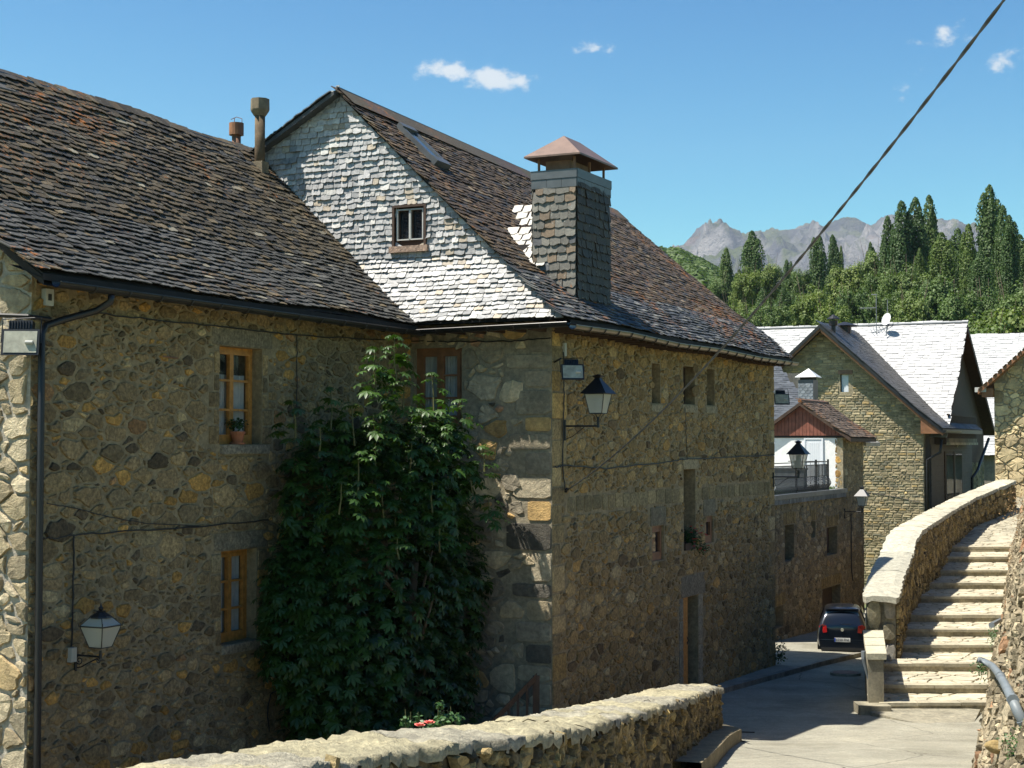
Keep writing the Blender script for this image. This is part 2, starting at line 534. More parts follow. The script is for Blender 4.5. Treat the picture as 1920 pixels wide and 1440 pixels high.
def stone_piece(rng, F, poly, h, tint, rnd=.22, rough=.012, w0=-.004, wob=.07):
    """polygon in (u,v) -> domed stone standing proud of the joint"""
    # drop slivers, cut the corners
    n = len(poly)
    pl = []
    for i in range(n):
        a, b, c = poly[i - 1], poly[i], poly[(i + 1) % n]
        l1 = math.hypot(a[0] - b[0], a[1] - b[1]); l2 = math.hypot(c[0] - b[0], c[1] - b[1])
        if l1 < .006 and l2 > .006: continue
        k1 = min(rnd, .45) * rng.uniform(.6, 1.3); k2 = min(rnd, .45) * rng.uniform(.6, 1.3)
        pl.append((b[0] + (a[0] - b[0]) * k1, b[1] + (a[1] - b[1]) * k1))
        pl.append((b[0] + (c[0] - b[0]) * k2, b[1] + (c[1] - b[1]) * k2))
    n = len(pl)
    if n < 4: return None
    cx = sum(p[0] for p in pl) / n; cy = sum(p[1] for p in pl) / n
    rr = sum(math.hypot(p[0] - cx, p[1] - cy) for p in pl) / n
    if wob > 0: pl = [(cx + (p[0] - cx) * (1 + rng.uniform(-wob, wob * .5)), cy + (p[1] - cy) * (1 + rng.uniform(-wob, wob * .5))) for p in pl]
    k = max(.8, 1 - .012 / max(rr, .03) * rng.uniform(.8, 1.3))
    tx, ty = rng.uniform(-.25, .25) * h / rr, rng.uniform(-.25, .25) * h / rr
    vs = [F(p[0], p[1], w0) for p in pl]
    for p in pl:
        kk = k * rng.uniform(.97, 1.02)
        du, dv = (p[0] - cx) * kk, (p[1] - cy) * kk
        vs.append(F(cx + du, cy + dv, h * .8 + du * tx + dv * ty + rng.uniform(-1, 1) * rough * .6))
    vs.append(F(cx + rng.uniform(-.2, .2) * rr, cy + rng.uniform(-.2, .2) * rr, h * 1.05 + rng.uniform(-1, 1) * rough))
    fs = []
    # orientation
    area = sum(pl[i][0] * pl[(i + 1) % n][1] - pl[(i + 1) % n][0] * pl[i][1] for i in range(n))
    for i in range(n):
        j = (i + 1) % n
        if area > 0:
            fs.append((i, j, n + j, n + i)); fs.append((n + i, n + j, 2 * n))
        else:
            fs.append((j, i, n + i, n + j)); fs.append((n + j, n + i, 2 * n))
    return (vs, fs, tint)
def flipf(F):
    """is (u,v,w) of this frame right handed?"""
    a = F(0, 0, 0); return (F(1, 0, 0) - a).cross(F(0, 1, 0) - a).dot(F(0, 0, 1) - a) > 0
def fix_orient(pieces, F):
    if flipf(F): return pieces
    return [(v, [tuple(reversed(f)) for f in fs], t) for v, fs, t in pieces]
def palette(rng, pal):
    tot = sum(p[0] for p in pal); x = rng.random() * tot
    for w, c in pal:
        x -= w
        if x <= 0: break
    k = rng.uniform(.75, 1.28) * 1.1
    return tuple(v * k * w for v, w in zip(c, (1.04, .96, .80)))
PAL_A = [(38, (.215, .175, .115)), (28, (.265, .215, .135)), (14, (.175, .15, .105)), (9, (.37, .24, .09)), (7, (.10, .085, .065)), (6, (.33, .29, .20)), (2, (.26, .17, .10))]
PAL_B = [(40, (.25, .19, .105)), (26, (.29, .225, .125)), (16, (.20, .155, .09)), (5, (.36, .24, .10)), (4, (.13, .10, .065)), (7, (.32, .27, .175))]
PAL_H = [(34, (.27, .25, .19)), (26, (.33, .30, .235)), (20, (.21, .20, .155)), (6, (.36, .29, .17)), (10, (.20, .205, .18))]
PAL_P = [(40, (.24, .20, .12)), (26, (.30, .255, .16)), (16, (.15, .13, .09)), (10, (.33, .27, .14)), (8, (.10, .09, .07))]
PAL_N = [(40, (.225, .185, .125)), (26, (.27, .23, .16)), (16, (.18, .155, .11)), (4, (.33, .25, .14)), (5, (.12, .105, .08)), (7, (.31, .28, .21))]
PAL_R = [(34, (.22, .20, .165)), (26, (.28, .26, .22)), (20, (.14, .13, .105)), (4, (.26, .17, .12)), (12, (.34, .315, .26))]
PAL_G = [(34, (.30, .28, .24)), (24, (.38, .34, .27)), (18, (.22, .21, .19)), (10, (.40, .29, .15)), (8, (.09, .09, .09)), (6, (.33, .22, .17))]

def stones_on(rng, F, u0, u1, v0, v1, size, pal, aspect=1.25, joint=.02, h=(.012, .035), holes=(), rnd=.22, sizefn=None, keep=None, rough=.01):
    out = []
    for poly in rubble(rng, u0, u1, v0, v1, size, aspect, joint, holes, sizefn, keep, .42):
        s = stone_piece(rng, F, poly, rng.uniform(*h), palette(rng, pal), rnd * .62, rough, wob=.09)
        if s: out.append(s)
    return fix_orient(out, F)
def coursed_on(rng, F, u0, u1, v0, v1, hh, ww, pal, joint=.012, h=(.01, .03), holes=(), keep=None):
    out = []
    v = v0
    while v < v1 - .02:
        rh = rng.uniform(*hh)
        u = u0 - rng.uniform(0, .2)
        while u < u1:
            w = rng.uniform(*ww)
            parts = [(v, v + rh)]
            if rng.random() < .18 and rh > .13: parts = [(v, v + rh * .5), (v + rh * .5, v + rh)]
            for (a, b) in parts:
                x0, x1, y0, y1 = max(u, u0) + joint / 2, min(u + w, u1) - joint / 2, a + joint / 2, min(b, v1) - joint / 2
                if x1 - x0 < .04 or y1 - y0 < .03: continue
                cx, cy = (x0 + x1) / 2, (y0 + y1) / 2
                bad = False
                for q in holes:
                    if x0 < q[1] and x1 > q[0] and y0 < q[3] and y1 > q[2]:
                        if q[0] - x0 > .06: x1 = q[0]
                        elif x1 - q[1] > .06: x0 = q[1]
                        else: bad = True
                if bad or (keep and not keep(cx, cy)): continue
                j = .012
                poly = [(x0 + rng.uniform(0, j), y0 + rng.uniform(0, j)), (x1 - rng.uniform(0, j), y0 + rng.uniform(0, j)), (x1 - rng.uniform(0, j), y1 - rng.uniform(0, j)), (x0 + rng.uniform(0, j), y1 - rng.uniform(0, j))]
                s = stone_piece(rng, F, poly, rng.uniform(*h), palette(rng, pal), .1, .006)
                if s: out.append(s)
            u += w
        v += rh
    return fix_orient(out, F)
def block(rng, F, u0, u1, v0, v1, h, tint, j=.006, rnd=.06):
    poly = [(u0 + j, v0 + j), (u1 - j, v0 + j * rng.uniform(.5, 2)), (u1 - j * rng.uniform(.5, 2), v1 - j), (u0 + j, v1 - j * rng.uniform(.5, 2))]
    return fix_orient([stone_piece(rng, F, poly, h, tint, rnd, .006, wob=.02)], F)
def wall_panel(F, u0, u1, v0, v1, holes, depth, mb, tint=(.3, .27, .22), extra=.3):
    us = sorted(set([u0, u1] + [min(max(h[i], u0), u1) for h in holes for i in (0, 1)]))
    vs_ = sorted(set([v0, v1] + [min(max(h[i], v0), v1) for h in holes for i in (2, 3)]))
    for i in range(len(us) - 1):
        for j in range(len(vs_) - 1):
            cu, cv = (us[i] + us[i + 1]) / 2, (vs_[j] + vs_[j + 1]) / 2
            if any(h[0] < cu < h[1] and h[2] < cv < h[3] for h in holes): continue
            mb.add([F(us[i], vs_[j]), F(us[i + 1], vs_[j]), F(us[i + 1], vs_[j + 1]), F(us[i], vs_[j + 1])], [(0, 1, 2, 3)], tint)
    for h in holes:
        d = -(depth + extra)
        q = [(h[0], h[2]), (h[1], h[2]), (h[1], h[3]), (h[0], h[3])]
        for i in range(4):
            a, b = q[i], q[(i + 1) % 4]
            mb.add([F(*a, 0), F(*b, 0), F(*b, d), F(*a, d)], [(0, 1, 2, 3)], tint)
def slate_piece(rng, P, ux, uy, n, w, h, th, lift, tint, chip=.02):
    P = Vector(P)
    jl = lambda: rng.uniform(-1, 1) * chip
    c = rng.uniform(.0, .3) * chip * 3
    pl = [(-w / 2, h), (-w / 2, abs(jl()) + c), (-w * .3, jl()), (w * .1, jl()), (w * .38, jl()), (w / 2, abs(jl()) + c), (w / 2, h)]
    k = len(pl)
    rot = rng.uniform(-.035, .035)
    lf = lift * rng.uniform(.75, 1.35)
    tilt = rng.uniform(-.012, .012)
    top, bot = [], []
    for (a, b) in pl:
        a2, b2 = a - b * rot, b + a * rot
        z = lf * (1 - b2 / h) + tilt * a / w
        top.append(P + ux * a2 + uy * b2 + n * (z + th))
        bot.append(P + ux * a2 + uy * b2 + n * z)
    vs = top + bot
    fs = [tuple(range(k))]
    for i in range(k - 1):
        fs.append((i, k + i, k + i + 1, i + 1))
    return (vs, fs, tint)

# ------------------------------------------------------------------ ground and road
def lerp_tab(tab, x):
    if x <= tab[0][0]: return tab[0][1]
    for (a, b), (c, d) in zip(tab, tab[1:]):
        if x <= c: return b + (d - b) * (x - a) / (c - a)
    return tab[-1][1]
ROADZ = [(-60, -1.2), (0, -1.65), (10, -2.95), (22, -4.5), (26, -5.0), (29.6, -5.5), (34, -5.75), (40, -5.95), (50, -6.4), (60, -6.7), (90, -7.2)]
road_z = lambda Y: lerp_tab(ROADZ, Y)
def terrain_z(X, Y):
    z = -7.6
    k = max(0, Y - 108)
    side = min(1, max(0, (X + 10) / 40)) * .75 + .25
    z += min(k, 150) * .165 * side + max(0, k - 150) * .085 * side
    z += noise.noise(Vector((X * .02, Y * .02, 0))) * min(3, k * .03)
    return z
xs = [-9000, -3500, -1200, -500, -200, -80, -40] + [x for x in range(-20, 121, 10)] + [150, 200, 300, 500, 1200, 3500, 9000]
ys = [-400, -100, -30, 0, 30, 60, 90, 108, 120, 140, 160, 180, 200, 220, 240, 258, 290, 330, 380, 440, 520, 650, 900, 1400, 2200, 3500, 6000, 9000]
g = MB()
for y in ys:
    for x in xs: g.v.append((x, y, min(terrain_z(x, y), 60) if y < 700 else 58 * (1 if x > -50 else .3))); g.c.append((.5,) * 3)
nx_ = len(xs)
for j in range(len(ys) - 1):
    for i in range(nx_ - 1): g.f.append((j * nx_ + i, j * nx_ + i + 1, (j + 1) * nx_ + i + 1, (j + 1) * nx_ + i))
m, nt, b = new_mat("meadow_ground")
v = pos(nt)
nt.links.new(ramp(nt, nz(nt, v, .08, 6), [(.3, (.05, .08, .025)), (.55, (.10, .12, .045)), (.75, (.16, .14, .07))]), b.inputs['Base Color'])
b.inputs['Roughness'].default_value = .95
g.build("ground", m, kind="structure", label="grassy valley ground under the village")

# street paving: worn concrete with fine striations
m, nt, b = new_mat("worn_paving")
v = pos(nt)
vs_ = pos(nt, (1.0, 3.4, 1))
c = ramp(nt, nz(nt, v, .9, 6, .6), [(.3, (.24, .228, .185)), (.7, (.34, .325, .265))])
c = mixc(nt, .75, c, ramp(nt, nz(nt, vs_, 7, 7, .75), [(.3, (.6, .6, .6)), (.5, (1, 1, 1)), (.72, (1.3, 1.3, 1.28))]), 'MULTIPLY')
c = mixc(nt, .8, c, ramp(nt, nz(nt, v, 30, 5, .75), [(.32, (.55, .54, .5)), (.68, (1.3, 1.29, 1.25))]), 'MULTIPLY')
c = mixc(nt, .55, c, ramp(nt, nz(nt, v, .35, 6, .7), [(.38, (.62, .61, .57)), (.5, (1, 1, 1)), (.64, (1.15, 1.13, 1.08))]), 'MULTIPLY')
_vo = nt.nodes.new("ShaderNodeTexVoronoi"); _vo.feature = 'DISTANCE_TO_EDGE'; _vo.inputs['Scale'].default_value = .32
_wv = mixc(nt, .16, v, nz(nt, v, 1.6, 5)); nt.links.new(_wv, _vo.inputs['Vector'])
c = mixc(nt, rng_(nt, _vo.outputs['Distance'], .0, .006, .75, 0), c, (.07, .065, .05))
nt.links.new(c, b.inputs['Base Color'])
b.inputs['Roughness'].default_value = .9; b.inputs['Specular IOR Level'].default_value = .2
bump(nt, b, mixc(nt, .5, nz(nt, vs_, 9, 7, .75), nz(nt, v, 40, 4)), .8, .03)
M['paving'] = m
rd = MB()
rows = [-3, 0, 3, 6, 9, 12, 15, 18, 20, 22, 24, 26, 28, 29.6, 32, 34, 37, 40, 43, 47, 50, 55, 60, 66]
cols = [-2.5, 0, 1.5, 3, 4.5, 6, 8, 10, 12, 14, 16]
for Y in rows:
    for X in cols: rd.v.append((X, Y, road_z(Y) + noise.noise(Vector((X * .6, Y * .4, 0))) * .03)); rd.c.append((.5,) * 3)
for j in range(len(rows) - 1):
    for i in range(len(cols) - 1):
        k = j * len(cols) + i
        rd.f.append((k, k + 1, k + 1 + len(cols), k + len(cols)))
rd.build("road", M['paving'], kind="structure", label="sloping village lane of worn pale paving")
# yard below the parapet, in front of the left house
yd = MB()
yd.add([(-30, 5, -6.2), (3.0, 5, -6.2), (3.6, 31.5, -6.2), (1.2, 34, -6.2), (-30, 34, -6.2)], [(0, 1, 2, 3, 4)])
yd.build("yard_ground", plain("yard_earth", (.16, .14, .09), .95, var=.3, vs=2, bmp=.4), kind="structure")

# pavement along the big house
kerb = [(2.6, 31.6), (3.6, 34.2), (4.67, 36.9), (7.1, 41.2), (8.6, 44.0), (10.4, 47.0), (12.6, 51.0), (14.5, 56.0)]
pv = MB(); kb = MB()
for (x0, y0), (x1, y1) in zip(kerb, kerb[1:]):
    za, zb = road_z(y0) + .13, road_z(y1) + .13
    d = Vector((x1 - x0, y1 - y0, 0)).normalized(); nn = Vector((-d.y, d.x, 0))
    for side, mb_, w0, w1, dz in ((0, kb, 0, .16, .0), (1, pv, .16, 5.5, -.008)):
        a0, a1 = Vector((x0, y0, za + dz)) + nn * w0, Vector((x0, y0, za + dz)) + nn * w1
        b0, b1 = Vector((x1, y1, zb + dz)) + nn * w0, Vector((x1, y1, zb + dz)) + nn * w1
        mb_.add([a0, b0, b1, a1], [(0, 1, 2, 3)], (.24, .23, .2))
        if side == 0:
            mb_.add([a0, b0, b0 - Vector((0, 0, .4)), a0 - Vector((0, 0, .4))], [(0, 1, 2, 3)], (.2, .19, .16))
pv.build("pavement", M['paving'], kind="structure")
kb.build("kerb", M['conc'], kind="structure")
# manhole cover and drainage joint
mh = at_z(1585, 1261, road_z(40.6) + .035)
t = thing("manhole_cover", "round iron manhole cover in the sunlit strip of lane before the parked car", "manhole cover", mh)
mb_ = MB(); mb_.tube([mh - Vector((0, 0, .05)), mh + Vector((0, 0, .012))], .33, 24); mb_.build("cover_plate", M['rust'], t)
mb_ = MB(); mb_.tube([mh - Vector((0, 0, .06)), mh + Vector((0, 0, .006))], .39, 24); mb_.build("rim", M['conc'], t)
jn = MB()
pts = [at_z(x, y, road_z(Y) + .03) for x, y, Y in ((1344, 1371, 31), (1415, 1373, 31))]
jn.tube(pts, .012, 5)
pts = [at_z(x, y, road_z(Y) + .035) for x, y, Y in ((1382, 1385, 30), (1420, 1402, 28), (1470, 1414, 27), (1520, 1424, 26), (1585, 1441, 22.5))]
jn.tube(pts, .012, 5)
jn.build("paving_joint", M['under'], kind="structure")

# ------------------------------------------------------------------ main house
PROF_B = [(4.67, 7.07), (2.61, 5.09), (1.16, 3.71), (.22, 2.93), (-.69, 2.27)]
TL = 14.75
def tf(z):
    return 0.0 if z >= 3.6 else -.75 * ((3.6 - z) / 1.33) ** 1.25
def along(prof, l):
    for (a, b), (c, d) in zip(prof, prof[1:]):
        k = math.hypot(c - a, d - b)
        if l <= k: return (a + (c - a) * l / k, b + (d - b) * l / k, (c - a) / k, (d - b) / k)
        l -= k
    k = math.hypot(c - a, d - b)
    return (c + (c - a) * l / k, d + (d - b) * l / k, (c - a) / k, (d - b) / k)
plen = lambda prof: sum(math.hypot(c - a, d - b) for (a, b), (c, d) in zip(prof, prof[1:]))
def s_at(prof, z):
    for (a, b), (c, d) in zip(prof, prof[1:]):
        if (b - z) * (d - z) <= 0: return a + (c - a) * (z - b) / (d - b)
    return prof[0][0] if z > prof[0][1] else prof[-1][0]
def roofB(t, l):
    s, z, ds, dz = along(PROF_B, l)
    s += max(0, min(1, t / TL)) * .24 * max(0, (2.9 - z) / .63)
    z -= .033 * max(t, 0) * max(0, z - 2.27) / 4.8
    sag = .05 * math.sin(t * .9) * math.sin(l * .7)
    return W(t, s, z - sag * .5), (gD * ds + Vector((0, 0, dz)))
house = thing("slate_gabled_house", "tall stone house with a slate-clad gable, big slate-hung chimney and brown slate roof", "house", W(7, 3, -6))
def field_slates(rng, surf, L, tmin, tmax, expo, wid, hgt, th, lift, colfn, skip=None, chip=.02, jit=.1):
    """rows of slates; surf(t,l)->(point, down-slope dir); tmin/tmax functions of l"""
    out = []
    l = L
    row = 0
    while l > .05:
        e = expo * rng.uniform(.9, 1.1)
        ph = rng.uniform(0, 10)
        a, b_ = tmin(l), tmax(l)
        t = a - rng.uniform(0, jit)
        while t < b_:
            w = rng.uniform(*wid)
            if t + w > b_ + .04: w = max(.08, b_ + .04 - t)
            tc = t + w / 2
            if tc > a - .05 and not (skip and skip(tc, l)):
                ll = l + noise.noise(Vector((tc * .7, l * 1.3, ph * .02))) * expo * .35
                p, dn = surf(tc, ll)
                ux = bD
                if callable(colfn): col = colfn(tc, l)
                up = -dn.normalized()
                n = surf.u.cross(up).normalized()
                if n.dot(surf.out) < 0: n = -n
                out.append(slate_piece(rng, p, surf.u, up, n, w - rng.uniform(.004, .014), hgt * rng.uniform(.95, 1.05), th * rng.uniform(.7, 1.4), lift, col, chip))
            t += w
        l -= e
        row += 1
    return out
class Surf:
    def __init__(self, fn, u, out): self.fn, self.u, self.out = fn, u, out
    def __call__(self, t, l): return self.fn(t, l)
rB = random.Random(11)
def colB(t, l):
    k = rB.random()
    base = (.062, .048, .036) if k < .55 else (.10, .07, .042) if k < .85 else (.04, .041, .043) if k < .94 else (.15, .12, .08)
    if l > 5.6: base = (.055, .06, .066) if k < .8 else (.14, .14, .13)
    q = rB.uniform(.7, 1.35)
    return tuple(v * q for v in base)
LB = plen(PROF_B)
def tminB(l):
    s, z, _, _ = along(PROF_B, l)
    return tf(z) - .12
CH = (1.15, 2.84, 0.0, .924)    # chimney footprint t0 t1 s0 s1
def skipB(t, l):
    s = along(PROF_B, l)[0]
    return CH[0] - .02 < t < CH[1] + .02 and CH[2] - .02 < s < CH[3] + .02
slB = field_slates(rB, Surf(roofB, bD, -gD + Vector((0, 0, 1))), LB, tminB, lambda l: TL, .13, (.14, .28), .29, .013, .040, colB, skipB)
hidB = lambda x, y: y < 170 or (x > 1480 and y > 700)
emit_pieces(slB, "slate", "small_slates", M['slate_brown'], house, 290)
# roof boards under the slates, ridge, verge edges
rb = MB()
prev = None
for t in [-.0 + i * .5 for i in range(0, 30)] + [TL - .03]:
    cur = [roofB(t, LB * k / 16)[0] - Vector((0, 0, .03)) for k in range(17)]
    if prev:
        for k in range(16): rb.add([prev[k], cur[k], cur[k + 1], prev[k + 1]], [(0, 1, 2, 3)])
    prev = cur
sk = [roofB(max(tminB(LB * k / 16), -.7) + .02, LB * k / 16)[0] - Vector((0, 0, .03)) for k in range(17)]
c0 = [roofB(0, LB * k / 16)[0] - Vector((0, 0, .03)) for k in range(17)]
for k in range(16): rb.add([sk[k], c0[k], c0[k + 1], sk[k + 1]], [(0, 1, 2, 3)])
# soffit under the street eave and far verge
for t0_, t1_ in ((-.7, 3), (3, 7), (7, 11), (11, TL - .05)):
    e0, e1 = roofB(t0_, LB)[0], roofB(t1_, LB)[0]
    rb.add([e0 - Vector((0, 0, .05)), e1 - Vector((0, 0, .05)), W(t1_, .05, 2.32), W(t0_, .05, 2.32)], [(0, 1, 2, 3)])
    rb.add([e0, e1, e1 - Vector((0, 0, .08)), e0 - Vector((0, 0, .08))], [(0, 1, 2, 3)])
rb.build("roof_boards", M['under'], house)
# far slope of the roof (left side), with a verge standing proud of the slated gable
ls = MB()
LS = [(4.67, 7.07), (6.6, 6.0), (9.6, 4.2)]
for (s0, z0), (s1, z1) in zip(LS, LS[1:]):
    for t0_, t1_, dz0, dz1 in ((-.27, 4, 0, -.13), (4, 9, -.13, -.3), (9, TL, -.3, -.47)):
        a, b_, c_, d_ = W(t0_, s0, z0 + dz0), W(t1_, s0, z0 + dz1), W(t1_, s1, z1 + dz1), W(t0_, s1, z1 + dz0)
        o = Vector((0, 0, -.08))
        ls.add([a, b_, c_, d_, a + o, b_ + o, c_ + o, d_ + o], [(0, 1, 2, 3), (4, 7, 6, 5), (0, 4, 5, 1), (3, 2, 6, 7), (0, 3, 7, 4)], (.06, .065, .07))
ls.build("rear_roof_slope", M['slate_chim'], house)
vs_pieces = []
s = 4.72
while s < 6.9:
    z = 7.07 - (s - 4.67) * .555
    w = rB.uniform(.2, .34)
    p = W(-.22, s + w / 2, z - w * .28 + .015)
    ux = (gD - Vector((0, 0, .555))).normalized()
    n_ = Vector((0, 0, 1)) + gD * .5
    q = rB.uniform(.7, 1.3)
    vs_pieces.append(slate_piece(rB, p - bD * .09, ux, bD, n_.normalized(), w, .3, .02, .02, (.09 * q, .10 * q, .11 * q), .02))
    s += w * .8
emit_pieces(vs_pieces, "verge_slate", "verge_slates", M['slate_new'], house, 20)
rg = MB()
for i in range(18):
    t0_, t1_ = -.12 + i * .83, -.12 + (i + 1) * .83
    z0, z1 = 7.07 - .033 * max(t0_, 0), 7.07 - .033 * max(t1_, 0)
    rg.add([W(t0_, 4.80, z0 - .0), W(t1_, 4.80, z1 - .0), W(t1_, 4.66, z1 + .09), W(t0_, 4.66, z0 + .09), W(t0_, 4.28, z0 - .26 + .0), W(t1_, 4.28, z1 - .26 + .0)],
           [(0, 1, 2, 3), (3, 2, 5, 4)], tuple(v * rB.uniform(.9, 1.1) for v in (.085, .066, .05)))
rg.build("ridge_capping", M['slate_brown'], house)
rg = MB(); rg.tube([W(-.15, 4.68, 7.17), W(TL, 4.68, 6.66)], .022, 6); rg.build("ridge_strip", M['lead'], house)

# slated gable with flared skirt
PROF_A = [(6.65, 5.95), (6.3, 5.56), (4.08, 3.40), (3.1, 2.68), (2.48, 2.27)]
GP = [(0, 7.1), (0, 3.6)] + [(tf(z), z) for z in (3.4, 3.2, 3.0, 2.8, 2.6, 2.42, 2.27)]
def surfG(s, l):
    t, z, dt, dz = along(GP, l)
    return W(t, s, z), bD * dt + Vector((0, 0, dz))
def sR(l):
    z = along(GP, l)[1]; return s_at(PROF_B, min(z, 7.05)) + .06
def sL(l):
    z = along(GP, l)[1]
    if z < 5.6: return s_at(PROF_A, z) + .12
    return min(4.67 + (7.07 - z) / .56, 7.2) - .03
rG = random.Random(5)
gw = F_win = None
F_G = Frame(C0, gD, -bD)
F_B = Frame(C0, bD, -gD)
F_A = Frame(W(0, 3.04), bD, -gD)
F_AE = Frame(W(-10.5, 0), gD, -bD)
gwin = F_G.box(743, 389, 798, 460)
gwin = (min(gwin[0], gwin[1]), max(gwin[0], gwin[1]), gwin[2], gwin[3])
def colG(t, l):
    k = rG.random(); q = rG.uniform(.78, 1.2)
    base = (.35, .35, .345) if k < .5 else (.42, .415, .39) if k < .70 else (.25, .255, .255) if k < .93 else (.33, .285, .22)
    return tuple(v * q for v in base)
def skipG(s, l):
    z = along(GP, l)[1]
    return gwin[0] + .02 < s < gwin[1] - .02 and gwin[2] - .05 < z < gwin[3] - .0
slG = field_slates(rG, Surf(surfG, gD, -bD), plen(GP), sR, sL, .115, (.11, .24), .24, .016, .05, colG, skipG, .014, .0)
def clampG(p):
    q = Vector(p) - C0; s = q.dot(gD); z = p[2]
    lim = s_at(PROF_B, min(max(z, 2.27), 7.05)) + .05
    if s < lim: p = Vector(p) + gD * (lim - s)
    s = max(s, lim)
    a, b_, c, d = gwin[0] - .03, gwin[1] + .03, gwin[2] - .06, gwin[3] + .02
    if a < s < b_ and c < z < d:
        ds_ = min(s - a, b_ - s); dz_ = min(z - c, d - z)
        if ds_ < dz_: p = Vector(p) + gD * ((a - s) if s - a < b_ - s else (b_ - s))
        else: p = Vector(p) + Vector((0, 0, (c - z) if z - c < d - z else (d - z)))
    return p
slG = [([clampG(p) for p in vs], fs, t) for vs, fs, t in slG]
emit_pieces(slG, "gable_slate", "small_gable_slates", M['slate_pale'], house, 290)
gb = MB()
GN = 24
for k in range(GN):
    l0, l1 = plen(GP) * k / GN, plen(GP) * (k + 1) / GN
    p = [surfG(sR(l0), l0)[0], surfG(sL(l0) + .1, l0)[0], surfG(sL(l1) + .1, l1)[0], surfG(sR(l1), l1)[0]]
    for q in p: q += bD * .03
    z0, z1 = p[0].z, p[2].z
    if z1 < gwin[3] and z0 > gwin[2]:
        for a, b_ in ((sR(l0), gwin[0]), (gwin[1], sL(l0) + .1)):
            gb.add([surfG(a, l0)[0] + bD * .03, surfG(b_, l0)[0] + bD * .03, surfG(b_, l1)[0] + bD * .03, surfG(a, l1)[0] + bD * .03], [(0, 1, 2, 3)])
    else: gb.add(p, [(0, 1, 2, 3)])
gb.build("gable_boards", M['under'], house)

def window(F, hole, parent, mat, back=.2, leaves=2, bars=2, fw=.06, curtain=.8, label=None, sill=None, arch=0, open_gap=0, glassm='glass'):
    u0, u1, v0, v1 = hole
    if u0 > u1: u0, u1 = u1, u0
    wf = MB()
    w0, w1 = -back - .07, -back
    wf.box(F, u0, u0 + fw, v0, v1, w0, w1); wf.box(F, u1 - fw, u1, v0, v1, w0, w1)
    wf.box(F, u0 + fw, u1 - fw, v1 - fw, v1, w0, w1 - .002); wf.box(F, u0 + fw, u1 - fw, v0, v0 + fw * 1.3, w0, w1 + .012)
    fr = wf.build("window_frame", mat, parent)
    if label: fr["label"] = label
    iw = (u1 - u0 - 2 * fw) / leaves
    sf = fw * .8
    for k in range(leaves):
        a, b_ = u0 + fw + iw * k, u0 + fw + iw * (k + 1)
        c, d = v0 + fw * 1.3, v1 - fw
        sh = MB()
        q0, q1 = w0 + .01, w1 + .012
        sh.box(F, a + .002, a + sf, c, d, q0, q1); sh.box(F, b_ - sf, b_ - .002, c, d, q0, q1)
        sh.box(F, a + sf, b_ - sf, d - sf, d, q0, q1 - .003); sh.box(F, a + sf, b_ - sf, c, c + sf * 1.4, q0, q1 - .003)
        for j in range(bars):
            vv = c + (d - c) * (j + 1) / (bars + 1)
            sh.box(F, a + sf, b_ - sf, vv - .018, vv + .018, q0 + .01, q1 - .006)
        sh.build("sash", mat, fr)
        MB().add([F(a + sf, c + sf, w0 + .03), F(b_ - sf, c + sf, w0 + .03), F(b_ - sf, d - sf, w0 + .03), F(a + sf, d - sf, w0 + .03)], [(0, 1, 2, 3)]).build("pane", M[glassm], fr, fixn=False)
    if curtain > 0:
        cu = MB()
        n = 46
        vt = v0 + (v1 - v0) * curtain
        for k in range(n):
            ua, ub = u0 + fw + (u1 - u0 - 2 * fw) * k / n, u0 + fw + (u1 - u0 - 2 * fw) * (k + 1) / n
            wa, wb = [w0 - .05 + .022 * math.sin(q * 1.9) + .012 * math.sin(q * .73 + 1) for q in (k, k + 1)]
            cu.add([F(ua, v0 + .05, wa), F(ub, v0 + .05, wb), F(ub, vt, wb), F(ua, vt, wa)], [(0, 1, 2, 3)])
        cu.build("curtain", M['curtain'], fr, fixn=False)
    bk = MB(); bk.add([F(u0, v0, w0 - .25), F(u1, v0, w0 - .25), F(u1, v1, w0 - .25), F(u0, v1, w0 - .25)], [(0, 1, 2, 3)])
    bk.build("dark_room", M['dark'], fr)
    return fr
# gable window
fr = window(F_G, gwin, house, M['wooddk'], .02, 2, 0, .035, 0, glassm='glass_dk')
fr2 = MB(); a_, b_, c_, d_ = gwin
for (x0, x1, y0, y1) in ((a_ + .03, a_ + .055, c_ + .1, d_ - .03), (b_ - .055, b_ - .03, c_ + .1, d_ - .03), ((a_ + b_) / 2 - .02, (a_ + b_) / 2 + .02, c_ + .1, d_ - .03), (a_ + .055, b_ - .055, d_ - .055, d_ - .03), (a_ + .055, b_ - .055, c_ + .1, c_ + .125)):
    fr2.box(F_G, x0, x1, y0, y1, -.02, .045)
fr2.build("pale_sash", M['plastic_w'], fr)
sl = MB(); sl.box(F_G, a_ - .1, b_ + .1, c_ - .14, c_ - .02, -.02, .13, (.34, .25, .2)); sl.build("sill", M['stoneA'], fr)
wm = MB()
for (x0, x1, y0, y1) in ((a_ - .05, a_, c_ - .03, d_ + .04), (b_, b_ + .05, c_ - .03, d_ + .04), (a_, b_, d_, d_ + .05)): wm.box(F_G, x0, x1, y0, y1, -.1, .085)
wm.build("surround", M['wooddk'], fr)

